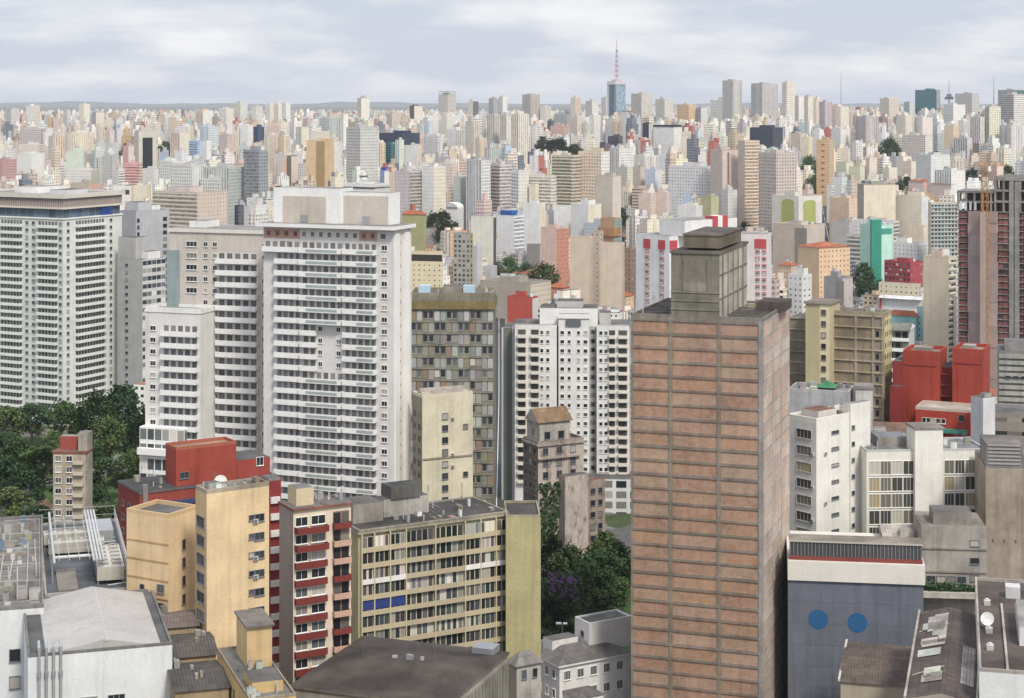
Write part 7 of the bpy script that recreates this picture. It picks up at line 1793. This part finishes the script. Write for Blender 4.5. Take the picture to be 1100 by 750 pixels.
# a second, finer pass of small houses in the gaps of the nearer districts
for _ in range(5200):
    cy = 760+1500*r.random()**1.3; cx = r.uniform(-.3, .3)*cy; w, dp, H = r.uniform(7, 12), r.uniform(7, 13), r.uniform(4.5, 8.5); g = gz(cy)
    if (cy < 900 and 550+F*cx/cy < 165) or any(seg_dist(cx, cy, s_) < 13 for s_ in STREETS): continue
    th = r.choice((R(18), R(40), R(-25), R(64)))+r.uniform(-.05, .05)
    pts = [(cx+u*w/2*math.cos(th)+v*dp/2*math.sin(th), cy-u*w/2*math.sin(th)+v*dp/2*math.cos(th)) for u, v in ((-1, -1), (1, -1), (1, 1), (-1, 1))]
    bx0, bx1, by0, by1 = min(p[0] for p in pts), max(p[0] for p in pts), min(p[1] for p in pts), max(p[1] for p in pts); ks = list(gkeys(bx0, bx1, by0, by1))
    if any(overlap(pts, P) for k in ks for P in GRID.get(k, ())) or any(math.hypot(cx-a, cy-b) < c+w*.5 for a, b, c in TF): continue
    p0, p1 = 550+F*bx0/(by0 if bx0 < 0 else by1), 550+F*bx1/(by0 if bx1 > 0 else by1); yb, yt = YH+F*(HC-g)/by0, YH+F*(HC-g-H)/by0
    if limit_top(p0, p1, by0, yt, yb) > yt+2: continue
    for k in ks: GRID.setdefault(k, []).append(pts)
    fills.append(['house', cx, cy, g, w, dp, H, th, p0, p1, yt, yb, r.random()])
# what each one shows in the picture: paint outlines from far to near
idm = np.full((750, 1100), -1, np.int32)
allr = [(p[4], p[0], p[1], p[2], p[3], -2) for p in PLACED]+[(f[2], f[8], f[9], f[10], f[11], i) for i, f in enumerate(fills)]
for dd, a, b, t_, base, i in sorted(allr, key=lambda q: -q[0]):
    x0, x1, y0, y1 = max(0, int(round(a))), min(1100, int(round(b))), max(0, int(t_)), min(750, int(base)+1)
    if x1 > x0 and y1 > y0: idm[y0:y1, x0:x1] = i
cnt = np.bincount(idm[idm >= 0].ravel(), minlength=len(fills))
print('HOUSES', sum(1 for i,f in enumerate(fills) if f[0]=='house' and cnt[i]>0)); print("FILLS", len(fills), int((cnt>0).sum()), min([f[2] for f in fills] or [0]), max([f[2] for f in fills] or [0]))
order = sorted(range(len(fills)), key=lambda i: -cnt[i])
towers = [i for i in order if fills[i][0] != 'house' and cnt[i] > 0]; houses = [i for i in order if fills[i][0] == 'house' and cnt[i] > 0]
IND = set(towers[:85])|set(houses[:110])
import re
def short(lab):
    s_ = re.split(r',| left of | right of | above | below | behind | with | beside | in front | under | at the | near | on the | between | next to | standing | touching | touching | from | and | of balcony| rising | joining | squeezed ', lab)[0]
    return re.sub(r'^(the|big|left|right) ', '', s_)
marks = [((p[0]+p[1])/2, p[2], p[3], p[4], short(p[6]['label'])) for p in PLACED]
mc = {}
for m in marks: mc[m[4]] = mc.get(m[4], 0)+1
marks = [m for m in marks if mc[m[4]] == 1 and len(m[4].split()) >= 2]
used = {}
def auto_label(f, head):
    px, py = (f[8]+f[9])/2, (f[10]+min(f[11], f[10]+40))/2
    near = sorted(marks, key=lambda m: abs(m[0]-px)+1.6*abs((m[1]+min(m[2], m[1]+40))/2-py))[:3]
    outs = []
    for m in near:
        dx_ = px-m[0]
        rel = 'behind the' if f[2] > m[3] and abs(dx_) < 7 else ('in front of the' if abs(dx_) < 7 else ('left of the' if dx_ < 0 else 'right of the'))
        outs.append(f'{head} {rel} {m[4]}')
    outs.append(f'{head} between {near[0][4]} and {near[1][4]}'); outs.append(f'{head} farther back beyond the {near[0][4]}')
    for o_ in outs:
        if len(o_.split()) <= 16 and o_ not in used: used[o_] = 1; return o_
    return outs[0] if len(outs[0].split()) <= 16 else ' '.join(outs[0].split()[:16])
def rect_of(mb, f, local):
    """adds building f to mb, in its own frame (local) or in place; returns nothing"""
    kind, cx, cy, g, w, dp, H, th = f[:8]; rr = random.Random(int(f[12]*1e9)); col, cname, _ = rr.choice(wc); col = jit(col, .08, rr); c2 = jit(col, .10, rr) if rr.random() < .7 else jit(rr.choice(wc)[0], .05, rr)
    if local: return col, c2, cname, rr
    ct, st = math.cos(th), math.sin(th); G = lambda x, y: (cx+x*ct+y*st, cy-x*st+y*ct)
    sub = MB(); shape(sub, f, col, c2, rr, False)
    i = len(mb.v); mb.v.extend([(*G(x, y), z+g) for x, y, z in sub.v]); mb.f.extend([tuple(k+i for k in q) for q in sub.f]); mb.mi += sub.mi; mb.uv += sub.uv; mb.col += sub.col; mb.win += sub.win
def shape(mb, f, col, c2, rr, parts, root=None):
    kind, cx, cy, g, w, dp, H = f[:7]
    if kind == 'house':
        a = 'x' if w > dp else 'y'; tile = jit(rr.choice(((.34, .13, .075), (.30, .12, .07), (.27, .14, .10), (.24, .20, .18), (.36, .17, .10), (.30, .28, .26))), .15, rr)
        mb.box(-w/2, w/2, -dp/2, dp/2, 0, H-1.8, WALL, col, None, (.32, .45, .8), (.32, .45, .8), (2.8, 2.9), colR=c2)
        rb = MB() if parts else mb
        if rr.random() < .55: rb.gable(-w/2, w/2, -dp/2, dp/2, H-1.79, 2.0, TILE, tile, col, a)
        else: rb.hip(-w/2, w/2, -dp/2, dp/2, H-1.79, 2.0, TILE, tile)
        if parts: mb.build('wall', root); rb.build('roof', root)
        return
    stl = [rr.choice('wwwwshvbsd'), rr.choice('wwbbssvhwd')]
    if kind == 'low' and rr.random() < .4: stl = ['w', 's']
    rc = jit(rr.choice((RF, RFL, (.30, .24, .2), (.24, .2, .17), (.34, .16, .11))), .15, rr); c = (rr.uniform(2.2, 3.6), rr.uniform(2.9, 3.2))
    Hm = H
    if kind == 'tower' and rr.random() < .45:      # stepped top
        H = H*rr.uniform(.78, .93); f0, f1 = rr.uniform(-.5, -.2), rr.uniform(.2, .5); (rb_ := mb).box(w*f0, w*f1, -dp*.4, dp*.4, H, Hm, WALL, jit(col, .05, rr), rc, jitw(WIN['s'], rr, cy), None, bottom=False)
    mb.box(-w/2, w/2, -dp/2, dp/2, 0, H, WALL, col, rc, jitw(WIN[stl[0]], rr, cy), jitw(WIN[stl[1]], rr, cy), c, colR=c2, bottom=False)
    rb = MB() if parts else mb; H = Hm
    x0, y0 = -w*rr.uniform(.1, .35), -dp*rr.uniform(0, .3); hh = rr.uniform(2.2, 5.5) if kind == 'tower' else rr.uniform(1.5, 3)
    rb.box(x0, x0+w*rr.uniform(.3, .5), y0, y0+dp*rr.uniform(.3, .5), H, H+hh, WALL, jit(col, .1, rr), rc, bottom=False)
    if rr.random() < .5: q = w*rr.uniform(.2, .35); rb.box(q*.3, q*.3+2.2, dp*.2, dp*.2+2.2, H, H+1.8, TRIM, jit(rr.choice((LG, LB, GY)), .1, rr), RF, bottom=False)
    if kind == 'tower' and rr.random() < .35:   # a wing of another height, as many blocks have
        k = rr.uniform(.75, .93); mb.box(w/2+.003, w/2+w*.4, -dp*.3, dp*.35, 0, H*k, WALL, c2, rc, jitw(WIN[stl[1]], rr), None, c, bottom=False)
    if kind == 'tower' and rr.random() < .3: mb.box(-w*.08, w*.12, -dp/2-.6, -dp/2-.003, 0, H-1, WALL, jit(col, .15, rr), rc, bottom=False)
    if parts: mb.build('wall', root); rb.build('roof_structures', root)
mass, roofs = MB(), MB()
for i, f in enumerate(fills):
    if cnt[i] <= 0: continue
    if i in IND:
        col, c2, cname, rr = rect_of(None, f, True); kind = f[0]
        if kind == 'house':
            head = f'small {cname} house'; nm, cat, grp = 'house', 'house', 'low houses between the blocks'
        else:
            head = ('slim' if f[4] < 13 else 'broad')+f' {cname} '+('tower' if kind == 'tower' else 'low block'); nm, cat, grp = ('tower_block' if kind == 'tower' else 'city_building'), 'building', 'crowded blocks of the middle city'
        t = thing(nm, auto_label(f, head), cat, (f[1], f[2], f[3]), -f[7], grp); shape(MB(), f, col, c2, rr, True, t)
    else: rect_of(roofs if f[0] == 'house' else mass, f, False)
o = mass.build('distant_city'); o['kind'] = 'stuff'; o['label'] = 'hazy crowd of far pale apartment blocks spreading to the horizon'
o = roofs.build('low_roofscape')
if o is not None: o['kind'] = 'stuff'; o['label'] = 'jumble of low houses with tiled roofs between the far blocks'
# clumps of trees among the far blocks: nobody could count them
mb = MB()
for k in range(1500):
    cy = r.uniform(900, 5200); cx = r.uniform(-.3, .3)*cy; g = gz(cy)
    if any(overlap([(cx-3, cy-3), (cx+3, cy-3), (cx+3, cy+3), (cx-3, cy+3)], P) for P in GRID.get((int(cx//60), int(cy//60)), ())): continue
    if any(seg_dist(cx, cy, s_) < 6 for s_ in STREETS): continue
    h = r.uniform(6, 13); w = h*r.uniform(.7, 1.1)
    for q in range(70):
        v = Vector((r.gauss(0, 1), r.gauss(0, 1), r.gauss(0, 1))).normalized()*r.random()**.4; c = Vector((cx+v.x*w*.5, cy+v.y*w*.5, g+h*.58+v.z*h*.4)); u = Vector((r.gauss(0, 1), r.gauss(0, 1), r.gauss(0, 1))).normalized()*1.1; n_ = u.orthogonal().normalized()*.8
        mb.quad([tuple(c-u), tuple(c-n_), tuple(c+u), tuple(c+n_)], 0)
o = mb.build('distant_foliage', None, [M_LEAF]); o['kind'] = 'stuff'; o['label'] = 'scattered dark green treetops among the far blocks'

# ================================================================ THE AIR
mb = MB(); zt, zb = 275.0, -1.0
mb.box(-25500, 25500, -900, 40500, zb, zt, 0, W)
m = bpy.data.materials.new('hazy air'); m.use_nodes = True; n = m.node_tree; n.nodes.clear(); out = n.nodes.new('ShaderNodeOutputMaterial'); pv = n.nodes.new('ShaderNodeVolumePrincipled')
pv.inputs['Color'].default_value = (.86, .91, 1.0, 1); pv.inputs['Density'].default_value = 3.3e-5; pv.inputs['Anisotropy'].default_value = 0.2
n.links.new(pv.outputs[0], out.inputs['Volume'])
o = mb.build('haze', None, [m]); o['kind'] = 'stuff'; o['label'] = 'thin pale blue haze over the whole city'
